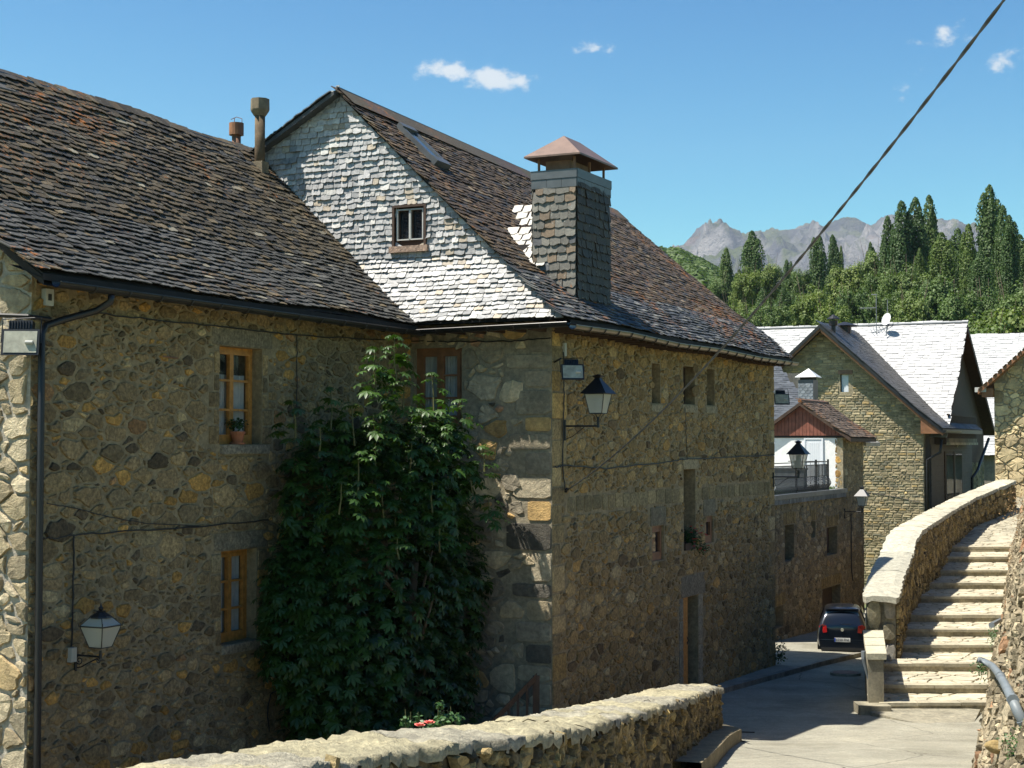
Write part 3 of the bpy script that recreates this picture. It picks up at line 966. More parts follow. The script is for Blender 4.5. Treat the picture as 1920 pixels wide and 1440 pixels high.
# --- walls
ZB = -6.6
holesB = [F_B.box(*q) for q in ((1222, 682, 1238, 756), (1281, 687, 1303, 758), (1325, 692, 1340, 760), (1282, 880, 1304, 1031), (1223, 986, 1245, 1051), (1322, 968, 1338, 1018), (1281, 1118, 1309, 1292))]
wb = MB()
wall_panel(F_B, 0, 14.48, ZB, 2.31, holesB, .2, wb, (.27, .215, .13))
wb.build("street_wall", M['mortarA'], house)
holesG = [tuple(F_G.box(776, 652, 866, 800)), tuple(F_G.box(777, 1283, 853, 1440))]
holesG = [(min(h[0], h[1]), max(h[0], h[1]), h[2], h[3]) for h in holesG]
wb = MB(); wall_panel(F_G, 0, 3.04, ZB, 2.31, holesG, .2, wb, (.25, .22, .16)); wb.build("yard_wall", M['mortarA'], house)
# hidden rear walls close the body of the house
wb = MB()
wb.add([W(14.48, 0, ZB), W(14.48, 9, ZB), W(14.48, 9, 4.0), W(14.48, 4.67, 6.4), W(14.48, 0, 2.3)], [(0, 1, 2, 3, 4)], (.3, .27, .2))
wb.add([W(0, 9, ZB), W(14.48, 9, ZB), W(14.48, 9, 4.2), W(0, 9, 4.2)], [(0, 1, 2, 3)], (.3, .27, .2))
wb.build("rear_wall", M['mortarA'], house)
rS = random.Random(21)
inset = lambda h, k: (h[0] - k, h[1] + k, h[2] - k, h[3] + k)
def lint(F, rng, h, tint, over=.18, hh=.26, out=.02):
    return block(rng, F, h[0] - over, h[1] + over, h[3] + .005, h[3] + hh, out, tint)
piecesB = []
extraB = []
for i, h in enumerate(holesB):
    if i in (3,): piecesB += block(rS, F_B, h[0] - .1, h[1] + .22, h[3], h[3] + .28, .03, (.33, .28, .18)); extraB.append((h[0] - .1, h[1] + .22, h[3], h[3] + .28))
    elif i in (4, 5): piecesB += block(rS, F_B, h[0] - .15, h[1] + .12, h[3], h[3] + .42, .02, (.20, .175, .12)); extraB.append((h[0] - .15, h[1] + .12, h[3], h[3] + .42))
    elif i == 6:
        piecesB += block(rS, F_B, h[0] - .15, h[1] + .5, h[3], h[3] + .5, .02, (.21, .185, .135)); extraB.append((h[0] - .15, h[1] + .5, h[3], h[3] + .5))
        vv = h[3]
        while vv > ZB + .3:
            q = rS.uniform(.45, .9)
            piecesB += block(rS, F_B, h[1] + .02, h[1] + .3, max(vv - q, ZB), vv, .02, (.31, .275, .20)); piecesB += block(rS, F_B, h[0] - .28, h[0] - .02, max(vv - q, ZB), vv, .02, (.24, .22, .17))
            vv -= q
        extraB.append((h[0] - .3, h[1] + .32, ZB, h[3]))
    else: piecesB += block(rS, F_B, h[0] - .1, h[1] + .14, h[2] - .2, h[2] - .02, .035, (.31, .27, .18)); extraB.append((h[0] - .1, h[1] + .14, h[2] - .2, h[2]))
v_ = ZB; k_ = 0
quo = []
while v_ < 2.2:
    hh = rS.uniform(.28, .52); ww = .62 if k_ % 2 else .36
    ww *= rS.uniform(.85, 1.15)
    c_ = palette(rS, [(5, (.30, .245, .15)), (3, (.24, .20, .13)), (2, (.36, .27, .13))])
    piecesB += block(rS, F_B, .0, ww, v_, min(v_ + hh, 2.28) - .015, .02, c_)
    quo.append((-.2, ww + .01, v_, v_ + hh))
    v_ += hh; k_ += 1
v_ = ZB; k_ = 0
while v_ < 2.2:
    hh = rS.uniform(.24, .4); ww = .5 if k_ % 2 else .3
    piecesB += block(rS, F_B, 14.48 - ww, 14.48, v_, min(v_ + hh, 2.28) - .015, .02, palette(rS, PAL_B))
    quo.append((14.48 - ww - .01, 15, v_, v_ + hh)); v_ += hh; k_ += 1
# two courses of long dark blocks across the street wall
for (va, vb) in ((-1.35, -.98),):
    u = .7
    while u < 14.0:
        w = rS.uniform(.25, .6)
        if not any(h[0] - .1 < u + w / 2 < h[1] + .1 and h[2] < va < h[3] for h in holesB):
            piecesB += block(rS, F_B, u, min(u + w, 14.0) - .02, va + rS.uniform(0, .04), vb - rS.uniform(0, .04), .02, palette(rS, [(3, (.21, .185, .125)), (1, (.27, .23, .15))]), .012, .12)
        u += w
    quo.append((.6, 14.1, va - .01, vb + .01))
hb_all = [inset(h, .01) for h in holesB] + extraB + quo
piecesB += stones_on(rS, F_B, .0, 14.48, ZB, 2.27, .175, PAL_B, 1.9, .028, (.012, .04), hb_all, .24)
emit_pieces(piecesB, "stone", "small_stones", M['stoneB'], house, 150)
piecesG = []
quo = []
v_ = ZB; k_ = 0
rS2 = random.Random(33)
while v_ < 2.2:
    hh = rS2.uniform(.3, .6); ww = (.85 if k_ % 2 else .5) * rS2.uniform(.85, 1.15)
    piecesG += block(rS2, F_G, .0, ww, v_, min(v_ + hh, 2.28) - .02, .03, palette(rS2, PAL_G), .015, .12)
    quo.append((-.2, ww + .01, v_, v_ + hh)); v_ += hh; k_ += 1
piecesG += stones_on(rS2, F_G, 0, 3.04, ZB, 2.27, .36, PAL_G, 1.35, .045, (.015, .06), [inset(h, .02) for h in holesG] + quo, .24, None, None, .022)
emit_pieces(piecesG, "stone", "small_stones", M['stoneE'], house, 140)

# windows and doors of the street wall
for i in (0, 1, 2):
    h = holesB[i]
    sh = MB(); n = 2
    for k in range(n):
        a, b_ = h[0] + (h[1] - h[0]) * k / n, h[0] + (h[1] - h[0]) * (k + 1) / n
        sh.box(F_B, a + .006, b_ - .006, h[2] + .01, h[3] - .01, -.3, -.24)
    sh.build("shutter", M['wooddk'], house)
h = holesB[3]
MB().box(F_B, h[0], h[1], h[2] + .02, h[3] - .02, -.42, -.36).build("shutter", M['wooddk'], house)
for i in (4, 5):
    window(F_B, holesB[i], house, M['woodbr'], .06 if i == 4 else .05, 1, 0, .075, 0, glassm='glass_dk')
h = holesB[6]
dr = MB(); dr.box(F_B, h[0], h[0] + .5, h[2], h[3] - .02, -.13, -.07)
door = dr.build("door", M['wood'], house)
MB().box(F_B, h[0] + .5, h[1], h[2], h[3], -.42, -.38).build("door_opening", M['dark'], door)
db = MB()
for k in range(4): db.box(F_B, h[0] + .05, h[0] + .45, h[2] + .15 + k * .5, h[2] + .55 + k * .5, -.07, -.055)
db.build("door_panel", M['wood'], door)
hk = MB(); hk.tube([F_B(h[0] + .42, h[2] + 1.0, -.07), F_B(h[0] + .42, h[2] + 1.12, -.03), F_B(h[0] + .42, h[2] + 1.22, -.07)], .012, 6); hk.build("handle", M['black'], door)
# yard window and cellar door
window(F_G, holesG[0], house, M['woodbr'], .12, 2, 2, .09, 1.0)
h = holesG[1]
cf = MB()
cf.box(F_G, h[0], h[0] + .08, h[2], h[3], -.14, -.04); cf.box(F_G, h[1] - .08, h[1], h[2], h[3], -.14, -.04); cf.box(F_G, h[0] + .08, h[1] - .08, h[3] - .08, h[3], -.14, -.042)
cfo = cf.build("cellar_door_frame", M['woodbr'], house)
cd = MB()
n = 5
for k in range(n):
    a, b_ = h[0] + .08 + (h[1] - h[0] - .16) * k / n, h[0] + .08 + (h[1] - h[0] - .16) * (k + 1) / n
    cd.box(F_G, a + .005, b_ - .005, h[2], h[3] - .08, -.16, -.12 + .004 * (k % 2))
cd.build("cellar_door_boards", M['wooddk'], cfo)

# gutters
def gutter(pts, r, mat, name, parent, rings=0, ringmat=None):
    g_ = MB()
    pts = [Vector(p) for p in pts]
    nseg = 7
    for a, b_ in zip(pts, pts[1:]):
        d = (b_ - a).normalized(); sd_ = d.cross(Vector((0, 0, 1))).normalized()
        for (ra, off) in ((r, 0), (r * .93, 0)):
            for k in range(nseg):
                a0, a1 = math.pi * k / nseg, math.pi * (k + 1) / nseg
                q = [sd_ * (math.cos(t_) * ra) - Vector((0, 0, math.sin(t_) * ra)) for t_ in (a0, a1)]
                g_.add([a + q[0], b_ + q[0], b_ + q[1], a + q[1]], [(0, 1, 2, 3)])
        g_.tube([a + sd_ * r, b_ + sd_ * r], .011, 5); g_.tube([a - sd_ * r, b_ - sd_ * r], .011, 5)
    o = g_.build(name, mat, parent, smooth=False, fixn=False)
    if rings:
        tot = sum((b_ - a).length for a, b_ in zip(pts, pts[1:]))
        rr = MB()
        for i in range(1, rings):
            l = tot * i / rings; j = 0
            while j < len(pts) - 2 and l > (pts[j + 1] - pts[j]).length: l -= (pts[j + 1] - pts[j]).length; j += 1
            d = (pts[j + 1] - pts[j]).normalized(); p = pts[j] + d * l; sd_ = d.cross(Vector((0, 0, 1))).normalized()
            arc = [p + sd_ * (math.cos(t_) * (r + .008)) - Vector((0, 0, math.sin(t_) * (r + .008))) for t_ in [math.pi * q / 8 for q in range(9)]]
            rr.tube(arc, .014, 4)
        rr.build("gutter_brackets", ringmat or mat, o, kind="stuff")
    return o
gp = [roofB(t_, LB)[0] - gD * .06 - Vector((0, 0, .10 + .0 * t_)) for t_ in (-.75, 2, 5, 8, 11, TL + .1)]
gutter(gp, .085, M['gutter_b'], "street_gutter", house, 22, M['black'])
gp = [W(-.86, 2.5, 2.15), W(-.86, -.72, 2.20)]
gutter(gp, .085, M['gutter_k'], "yard_gutter", house, 6, M['black'])
rt = MB()
for i in range(34):
    t_ = .1 + i * .43
    p = roofB(t_, LB)[0]
    s_e = (p - C0).dot(gD)
    fr_ = Frame(W(t_, 0), -gD, bD)
    rt.box(fr_, -.05, -s_e - .12, p.z - .19, p.z - .075, 0, .09)
rt.build("rafter_tail", M['wooddk'], house, kind="stuff")
rt = MB()
for i in range(7):
    fr_ = Frame(W(0, .1 + i * .43), -bD, gD)
    rt.box(fr_, -.05, .66, 2.1, 2.2, 0, .09)
rt.build("rafter_tail", M['wooddk'], house, kind="stuff")

# chimney with slate-hung faces
rC = random.Random(77)
ch = MB()
t0_, t1_, s0_, s1_ = CH
zt = 5.36
ch.add([W(t, s, z) for z in (2.3, zt) for (t, s) in ((t0_, s0_), (t1_, s0_), (t1_, s1_), (t0_, s1_))], [(0, 1, 5, 4), (1, 2, 6, 5), (2, 3, 7, 6), (3, 0, 4, 7), (4, 5, 6, 7)])
chim = ch.build("chimney", M['under'], house)
pc = []
def hang(rng, F, u0, u1, z0, z1, expo, wid, colf):
    out = []
    z = z1; row = 0
    zz = z0
    while zz < z1 - .02:
        u = u0 - rng.uniform(0, .1)
        while u < u1 - .03:
            w = rng.uniform(*wid)
            a, b_ = max(u, u0), min(u + w, u1)
            if b_ - a > .06:
                out.append(slate_piece(rng, F((a + b_) / 2, zz, .0), F.u, Vector((0, 0, 1)), F.n, b_ - a - .008, expo * 1.35, .014, .03, colf(), .022))
            u += w
        zz += expo
    return out
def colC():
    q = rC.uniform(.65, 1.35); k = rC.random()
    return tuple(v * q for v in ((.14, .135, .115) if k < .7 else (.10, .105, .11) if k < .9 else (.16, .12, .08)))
pc += hang(rC, Frame(W(t0_, 0), gD, -bD), s0_, s1_, 2.55, zt - .3, .168, (.17, .30), colC)
pc += hang(rC, Frame(W(0, s0_), bD, -gD), t0_, t1_, 2.5, zt - .3, .168, (.17, .30), lambda: tuple(v * w for v, w in zip(colC(), (.30, .25, .19))))  # shade of this street face, plus dark brown staining, put into the slate tints
pc += hang(rC, Frame(W(t1_, 0), gD, bD), s0_, s1_, 2.55, zt - .3, .168, (.2, .34), colC)
pc += hang(rC, Frame(W(0, s1_), bD, gD), t0_, t1_, 3.3, zt - .3, .168, (.2, .34), colC)
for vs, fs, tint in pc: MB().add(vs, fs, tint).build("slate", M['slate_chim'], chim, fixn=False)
bd = MB()
for (F, a, b_) in ((Frame(W(t0_, 0), gD, -bD), s0_, s1_), (Frame(W(0, s0_), bD, -gD), t0_, t1_), (Frame(W(t1_, 0), gD, bD), s0_, s1_), (Frame(W(0, s1_), bD, gD), t0_, t1_)):
    bd.box(F, a - .03, b_ + .03, zt - .16, zt + .012, .0, .045)
    n = max(3, int((b_ - a) / .3))
    for k in range(n): bd.box(F, a - .02 + (b_ - a + .04) * k / n + .003, a - .02 + (b_ - a + .04) * (k + 1) / n - .003, zt - .34, zt - .165, .0, .034)
bd.build("flashing_band", M['lead'], chim)
cp = MB()
eo = .14; ze, zr = 5.66, 6.13
E = [W(t0_ - eo, s0_ - eo, ze), W(t1_ + eo, s0_ - eo, ze), W(t1_ + eo, s1_ + eo, ze), W(t0_ - eo, s1_ + eo, ze)]
Rr = [W(1.6, .46, zr), W(2.4, .46, zr)]
lo = [e - Vector((0, 0, .035)) for e in E]; Ri = [r - Vector((0, 0, .035)) for r in Rr]
cp.add(E + Rr + lo + Ri, [(0, 1, 5, 4), (1, 2, 5), (2, 3, 4, 5), (3, 0, 4), (6, 10, 11, 7), (7, 11, 8), (8, 11, 10, 9), (9, 10, 6), (0, 6, 7, 1), (1, 7, 8, 2), (2, 8, 9, 3), (3, 9, 6, 0)])
cp.build("chimney_cap", M['rustcap'], chim)
for (t, s) in ((t0_ + .1, s0_ + .08), (t1_ - .1, s0_ + .08), (t1_ - .1, s1_ - .08), (t0_ + .1, s1_ - .08), ((t0_ + t1_) / 2, s0_ + .08)):
    p = MB(); fr_ = Frame(W(t, s), bD, -gD); p.box(fr_, -.02, .02, zt, ze - .03 + (.0), -.02, .02); p.build("cap_post", M['rust'], chim)
fl = MB(); fr_ = Frame(W(0, 0), bD, -gD); fl.box(Frame(W(1.75, .46), bD, -gD), -.45, .5, zt - .1, zt + .22, -.26, .26); fl.build("flue", M['rust'], chim)
# pale slates of the little saddle beside the chimney
sd_p = []
for (px0, px1, y0, y1, tt) in ((952, 1001, 388, 424, 1.9), (941, 1001, 430, 500, 1.1)):
    p0 = W(tt, 1.5); rows_n = 3 if tt > 1.5 else 6
    for r_ in range(rows_n):
        ya = y1 - (y1 - y0) * r_ / rows_n
        xa = px0 + (px1 - px0) * .62 * (1 - r_ / rows_n) * (1 if tt < 1.5 else .7)
        x = xa
        while x < px1 + 6:
            w_px = rC.uniform(17, 27)
            Pm = on_plane(x + w_px / 2, ya, W(tt + .12 * r_, 0), -bD)
            q = rC.uniform(.85, 1.15)
            wdt = w_px / 97
            up = (Vector((0, 0, 1)) * .75 + bD * .55).normalized()
            n_ = (-bD * .75 + Vector((0, 0, .55))).normalized()
            sd_p.append(slate_piece(rC, Pm, gD, up, n_, wdt, .22, .014, .03, (.46 * q, .44 * q, .40 * q), .02))
            x += w_px
sad = MB()
for (tt, z0, z1, s0, s1) in ((1.12, 3.0, 4.0, .9, 1.62), (1.95, 3.9, 4.4, .9, 1.5)):
    sad.add([W(tt + .05, s0, z0), W(tt + .05, s1, z1 - .05), W(tt + .5, s0, z1)], [(0, 1, 2)])
sad.build("chimney_saddle", M['under'], house)
for vs, fs, tint in sd_p: MB().add(vs, fs, tint).build("saddle_slate", M['slate_pale'], house, fixn=False)

# roof window near the ridge
def roof_pt(x, y):
    # march the ray until it meets the street slope of the roof
    d = ray(x, y).normalized(); best = None
    for i in range(3000):
        p = d * (29 + i * .005)
        q = p - C0; t, s = q.dot(bD), q.dot(gD)
        z = None
        for (a, b_), (c, e) in zip(PROF_B, PROF_B[1:]):
            if c <= s <= a: z = b_ + (e - b_) * (a - s) / (a - c)
        if z is not None:
            z -= .033 * max(t, 0) * max(0, z - 2.27) / 4.8
            if p.z <= z: return t, s, p
    return 3, 3, p
ta, sa, _ = roof_pt(748, 247); tb, sb, _ = roof_pt(806, 302)
tw0, tw1 = ta, ta + .62
sh_, sl_ = sa, sb
def zB(s): 
    for (a, b_), (c, e) in zip(PROF_B, PROF_B[1:]):
        if c <= s <= a: return b_ + (e - b_) * (a - s) / (a - c)
    return 0
nB = (-gD * .7 + Vector((0, 0, .72))).normalized()
def SW(t, s, h): return W(t, s, zB(s) - .033 * t * (zB(s) - 2.27) / 4.8) + nB * h
sw = MB()
def bar(mb, ta_, tb_, sa_, sb_, h0, h1):
    vs = [SW(t, s, h) for h in (h0, h1) for s in (sa_, sb_) for t in (ta_, tb_)]
    mb.add(vs, [(0, 2, 3, 1), (4, 5, 7, 6), (0, 1, 5, 4), (2, 6, 7, 3), (0, 4, 6, 2), (1, 3, 7, 5)])
bar(sw, tw0, tw0 + .09, sh_, sl_, -.02, .13); bar(sw, tw1 - .09, tw1, sh_, sl_, -.02, .13); bar(sw, tw0, tw1, sh_ + .1, sh_, -.02, .16); bar(sw, tw0, tw1, sl_, sl_ - .13, -.02, .15)
rw = sw.build("roof_window", M['lead'], house)
gp_ = MB(); gp_.add([SW(tw0 + .09, sh_, .10), SW(tw1 - .09, sh_, .10), SW(tw1 - .09, sl_, .10), SW(tw0 + .09, sl_, .10)], [(0, 1, 2, 3)]); gp_.build("pane", M['glass_sky'], rw, fixn=False)

# ------------------------------------------------------------------ left house
lh = thing("low_slate_house", "stone house with lichened slate roof and two orange-framed windows, at the left", "house", W(-5, 6, -6))
LA = plen(PROF_A)
def roofA(t, l):
    s, z, ds, dz = along(PROF_A, l)
    k = -t / 10.9
    z += .2 * k * max(0, z - 2.27) / 3.7 + .03 * math.sin(t * 1.1 + l)
    return W(t, s, z), gD * ds + Vector((0, 0, dz))
rA = random.Random(3)
def colA(t, l):
    k = rA.random(); q = rA.uniform(.65, 1.4)
    base = (.060, .052, .038) if k < .5 else (.085, .068, .043) if k < .8 else (.046, .045, .042) if k < .93 else (.10, .08, .05) if k < .975 else (.18, .165, .125)
    if l > 3.6 and k < .72: base = (.058, .058, .054)
    return tuple(v * q for v in base)
def tmaxA(l):
    z = along(PROF_A, l)[1]; return tf(z) + .02
slA = field_slates(rA, Surf(roofA, bD, -gD + Vector((0, 0, 1))), LA, lambda l: -10.95, tmaxA, .135, (.15, .30), .30, .014, .046, colA, None, .024)
emit_pieces(slA, "slate", "small_slates", M['slate_dark'], lh, 290)
rb = MB()
prev = None
for i in range(0, 23):
    t = -10.9 + i * 10.9 / 22
    cur = [roofA(min(t, tmaxA(LA * k / 14)), LA * k / 14)[0] - Vector((0, 0, .035)) for k in range(15)]
    if prev:
        for k in range(14): rb.add([prev[k], cur[k], cur[k + 1], prev[k + 1]], [(0, 1, 2, 3)])
    prev = cur
rb.add([W(-10.9, 6.65, 6.1), W(-.0, 6.65, 5.9), W(0, 10, 3.6), W(-10.9, 10, 3.8)], [(0, 1, 2, 3)])
e0, e1 = roofA(-10.9, LA)[0], roofA(-.7, LA)[0]
rb.add([e0 - Vector((0, 0, .06)), e1 - Vector((0, 0, .06)), W(-.7, 3.1, 2.42), W(-10.9, 3.1, 2.42)], [(0, 1, 2, 3)])
rb.add([e0, e1, e1 - Vector((0, 0, .09)), e0 - Vector((0, 0, .09))], [(0, 1, 2, 3)])
# verge board at the near gable
vp = [roofA(-10.88, LA * k / 14)[0] for k in range(15)]
for a, b_ in zip(vp, vp[1:]): rb.add([a, b_, b_ - Vector((0, 0, .16)), a - Vector((0, 0, .16))], [(0, 1, 2, 3)])
vq = [roofA(-10.5, LA * k / 14)[0] for k in range(15)]
for i in range(14): rb.add([vp[i] - Vector((0, 0, .16)), vp[i + 1] - Vector((0, 0, .16)), vq[i + 1] - Vector((0, 0, .16)), vq[i] - Vector((0, 0, .16))], [(0, 1, 2, 3)])
rb.build("roof_boards", M['under'], lh)
rg = MB()
t = -10.9
while t < -.1:
    w = rA.uniform(.42, .55); t2 = min(t + w - .012, .0)
    z0 = 5.95 + .2 * (-t / 10.9)
    q = rA.uniform(.75, 1.3); col = (.085 * q, .083 * q, .078 * q) if rA.random() < .8 else (.17 * q, .10 * q, .07 * q)
    rg.add([W(t, 6.72, z0 + .03), W(t2, 6.72, z0 + .03), W(t2 + .10, 6.34, z0 - .30), W(t + .10, 6.34, z0 - .30), W(t, 6.72, z0 + .0), W(t2, 6.72, z0), W(t2 + .10, 6.34, z0 - .335), W(t + .10, 6.34, z0 - .335)], [(0, 1, 2, 3), (3, 2, 6, 7), (1, 5, 6, 2), (0, 3, 7, 4)], col)
    t += w
rg.build("ridge_capping", M['slate_dark'], lh)
rg = MB(); rg.tube([W(-10.9, 6.70, 6.2), W(-.35, 6.70, 6.0)], .04, 6); rg.build("ridge_strip", M['lead'], lh)
holesA = [F_A.box(411, 651, 491, 833), F_A.box(414, 1031, 481, 1204)]
wb = MB(); wall_panel(F_A, -10.5, 0, ZB, 2.42, holesA, .2, wb, (.255, .21, .13)); wb.build("front_wall", M['mortarA'], lh)
wb = MB()
wb.add([W(-10.5, 3.04, ZB), W(-10.5, 10, ZB), W(-10.5, 10, 3.6), W(-10.5, 6.65, 5.9), W(-10.5, 4.08, 3.3), W(-10.5, 3.04, 2.5)], [(0, 1, 2, 3, 4, 5)], (.33, .31, .27))
wb.add([W(-10.5, 10, ZB), W(0, 10, ZB), W(0, 10, 3.6), W(-10.5, 10, 3.6)], [(0, 1, 2, 3)], (.3, .28, .22))
wb.build("end_wall", M['mortarA'], lh)
rS3 = random.Random(44)
ex = []; pA = []
for h in holesA:
    pA += block(rS3, F_A, h[0] - .22, h[1] + .3, h[3], h[3] + .3, .018, (.21, .185, .13)); ex.append((h[0] - .22, h[1] + .3, h[3], h[3] + .3))
    pA += block(rS3, F_A, h[0] + .02, h[1] + .18, h[2] - .17, h[2] - .0, .06, (.26, .235, .18)); ex.append((h[0], h[1] + .18, h[2] - .17, h[2]))
    vv = h[2]
    while vv < h[3] - .1:
        q = rS3.uniform(.2, .42); w_ = rS3.choice((.16, .3))
        pA += block(rS3, F_A, h[1] + .015, h[1] + w_, vv, min(vv + q, h[3]) - .02, .02, palette(rS3, PAL_A)); ex.append((h[1], h[1] + w_ + .01, vv, vv + q))
        w_ = rS3.choice((.14, .28))
        pA += block(rS3, F_A, h[0] - w_, h[0] - .0, vv, min(vv + q, h[3]) - .02, .02, palette(rS3, PAL_A)); ex.append((h[0] - w_ - .01, h[0], vv, vv + q))
        vv += q
ha_all = [inset(h, .01) for h in holesA] + ex
def sfA(u, v):
    return 1.0 + .35 * noise.noise(Vector((u * .5, v * .6, 3))) + (.15 if -1.6 < v < .8 else -.12)
pA += stones_on(rS3, F_A, -10.5, 0, ZB, 2.38, .185, PAL_A, 2.0, .028, (.008, .045), ha_all, .24, sfA)
emit_pieces(pA, "stone", "small_stones", M['stoneA'], lh, 230)
pE = []
rS4 = random.Random(55)
PAL_E = [(4, (.38, .355, .30)), (3, (.31, .28, .22)), (1, (.40, .33, .22)), (1, (.24, .22, .18))]
pE += stones_on(rS4, F_AE, 3.04, 4.6, ZB, 3.2, .36, PAL_E, 1.45, .035, (.03, .07), [], .3, None, lambda u, v: v < 2.5 + (u - 3.04) * .72, .010)
emit_pieces(pE, "end_stone", "small_end_stones", M['stoneE'], lh, 60)
for h in holesA: window(F_A, h, lh, M['wood'], .2, 2, 2, .065, .72 if h is holesA[0] else 1.0)
gutter([W(-10.75, 2.38, 2.16), W(-5.5, 2.38, 2.14), W(-.75, 2.38, 2.13)], .08, M['gutter_k'], "front_gutter", lh, 14, M['black'])
# rainwater pipe at the near corner: swan neck, then down
dp = MB()
q0 = F_A.px(140, 560); 
tp = F_A.px(66, 700)[0]
dp.tube([W(q0[0], 2.38, 2.08), W(q0[0], 2.40, 1.98), W(q0[0] - .05, 2.6, 1.86), W(tp + .35, 2.86, 1.72), W(tp + .08, 2.93, 1.62), W(tp, 2.93, 1.5), W(tp, 2.93, -1), W(tp, 2.93, -4), W(tp, 2.93, -6.4)], .05, 10)
dp.build("downpipe", M['black'], lh, smooth=True)
rt = MB()
for i in range(24):
    t = -10.4 + i * .42
    rt.box(Frame(W(t, 3.04), -gD, bD), -.05, .46, 2.2, 2.3, 0, .09)
rt.build("rafter_tail", M['wooddk'], lh, kind="stuff")
# rusty anchor iron in the wall
a_ = F_A.px(302, 668)
ir = MB(); ir.tube([F_A(a_[0], a_[1], .03), F_A(a_[0] + .36, a_[1] - .01, .03)], .014, 6); ir.build("iron_tie", M['rust'], lh)

# flue pipes on the ridge
def on_s(x, y, s): return on_plane(x, y, W(0, s), gD)
p = on_plane(487, 300, W(-.5, 0), -bD); 
s_p = (p - C0).dot(gD)
base = W(-.5, s_p, p.z - .5)
top = on_plane(487, 207, W(-.5, 0), -bD).z
capt = on_plane(487, 186, W(-.5, 0), -bD).z
fp = thing("flue_pipe", "tall weathered round flue with an octagonal concrete top, beside the slate gable", "flue", base, group="flues on the left roof")
mb_ = MB(); mb_.tube([base, W(-.5, s_p, top)], .105, 16, (.17, .125, .08)); mb_.build("shaft", M['conc'], fp, smooth=True)
mb_ = MB(); mb_.tube([W(-.5, s_p, top - .12), W(-.5, s_p, top - .02), W(-.5, s_p, top + .01), W(-.5, s_p, capt)], [.12, .185, .195, .19], 8, (.25, .21, .15)); mb_.build("top", M['conc'], fp)
mb_ = MB(); mb_.box(Frame(W(-.5, s_p), gD, -bD), -.14, .15, base.z - .1, base.z + .46, -.12, .12, (.2, .17, .12)); mb_.build("mortar_base", M['mortarA'], fp)
p = on_plane(443, 285, W(-1.3, 7.3), gD)
q = p - C0; tb_ = q.dot(bD)
z_b, z_s, z_t, z_h = [on_plane(443, yy, W(tb_, 7.3), gD).z for yy in (300, 250, 231, 221)]
sp = thing("flue_pipe", "short rusty flue with a ring top and bent wire hoop, behind the ridge", "flue", W(tb_, 7.3, z_b - .2), group="flues on the left roof")
mb_ = MB(); mb_.tube([W(tb_, 7.3, z_b - .3), W(tb_, 7.3, z_s)], .095, 14); mb_.build("shaft", M['rust'], sp, smooth=True)
mb_ = MB(); mb_.tube([W(tb_, 7.3, z_s - .04), W(tb_, 7.3, z_t)], .155, 16); mb_.build("top", M['woodbr'], sp)
mb_ = MB()
zz = z_h
mb_.tube([W(tb_, 7.3 + .05, z_t), W(tb_, 7.3 + .05, zz)], .008, 5); mb_.tube([W(tb_, 7.3 - .14, z_t), W(tb_, 7.3 - .14, zz - .03), W(tb_, 7.3, zz + .02), W(tb_, 7.3 + .14, zz - .02)], .008, 5); mb_.tube([W(tb_, 7.3 + .0, z_t), W(tb_, 7.3, zz - .08)], .008, 5)
mb_.build("wire_hoop", M['rust'], sp)

# ------------------------------------------------------------------ terrace house beyond the big one
CN = Vector((8.28, 50.0, 0))
def WN(t, s, z=0.0):
    p = CN + bD * t + gD * s
    return Vector((p.x, p.y, z))
F_N = Frame(CN, bD, -gD)
nh = thing("terrace_house", "stone house with a railed roof terrace, red gable boards and a white-painted upper wall", "house", WN(6, 2, -6.6))
holesN = [F_N.box(*q) for q in ((1471, 984, 1489, 1052), (1521, 977, 1529, 1008), (1550, 988, 1570, 1040), (1452, 1137, 1469, 1177), (1542, 1100, 1576, 1225))]
ZT = -1.75
wb = MB()
wall_panel(F_N, -.4, 11.8, -7.2, ZT, holesN, .2, wb, (.215, .175, .11))
wb.add([F_N(8.7, ZT), F_N(11.8, ZT), F_N(11.8, .3), F_N(8.7, .3)], [(0, 1, 2, 3)], (.215, .175, .11))
wb.add([WN(8.7, 0, ZT), WN(8.7, .22, ZT), WN(8.7, .22, .3), WN(8.7, 0, .3)], [(0, 1, 2, 3)], (.3, .26, .18))
wb.add([WN(11.8, 0, -7.2), WN(11.8, 4, -7.2), WN(11.8, 4, .4), WN(11.8, 1.6, 1.5), WN(11.8, 0, .3)], [(0, 1, 2, 3, 4)], (.3, .26, .18))
wb.add([WN(-.4, 0, -7.2), WN(-.4, 5, -7.2), WN(-.4, 5, ZT), WN(-.4, 0, ZT)], [(0, 1, 2, 3)], (.3, .26, .18))
wb.build("street_wall", M['mortarA'], nh)
rN = random.Random(61)
pN = []; ex = []
for h in holesN:
    # soldier course of upright stones above each opening
    u = h[0] - .1
    while u < h[1] + .1:
        w = rN.uniform(.07, .12)
        pN += block(rN, F_N, u, u + w, h[3] + .02, h[3] + rN.uniform(.38, .46), .02, palette(rN, [(3, (.22, .17, .09)), (2, (.28, .22, .12))]), .006, .1)
        u += w + .012
    ex.append((h[0] - .12, h[1] + .12, h[3], h[3] + .46))
kN = lambda u, v: v < ZT - .02 or (u > 8.75)
for poly_src in (stones_on(rN, F_N, 0, 11.8, -7.2, ZT, .2, PAL_N, 1.9, .03, (.012, .03), [inset(h, .01) for h in holesN] + ex, .22),
                 stones_on(rN, F_N, 8.72, 11.8, ZT, .28, .2, PAL_N, 1.9, .03, (.012, .03), [], .22)):
    pN += poly_src
emit_pieces(pN, "stone", "small_stones", M['stoneB'], nh, 220, lambda x, y: x < 1451 or x > 1622)
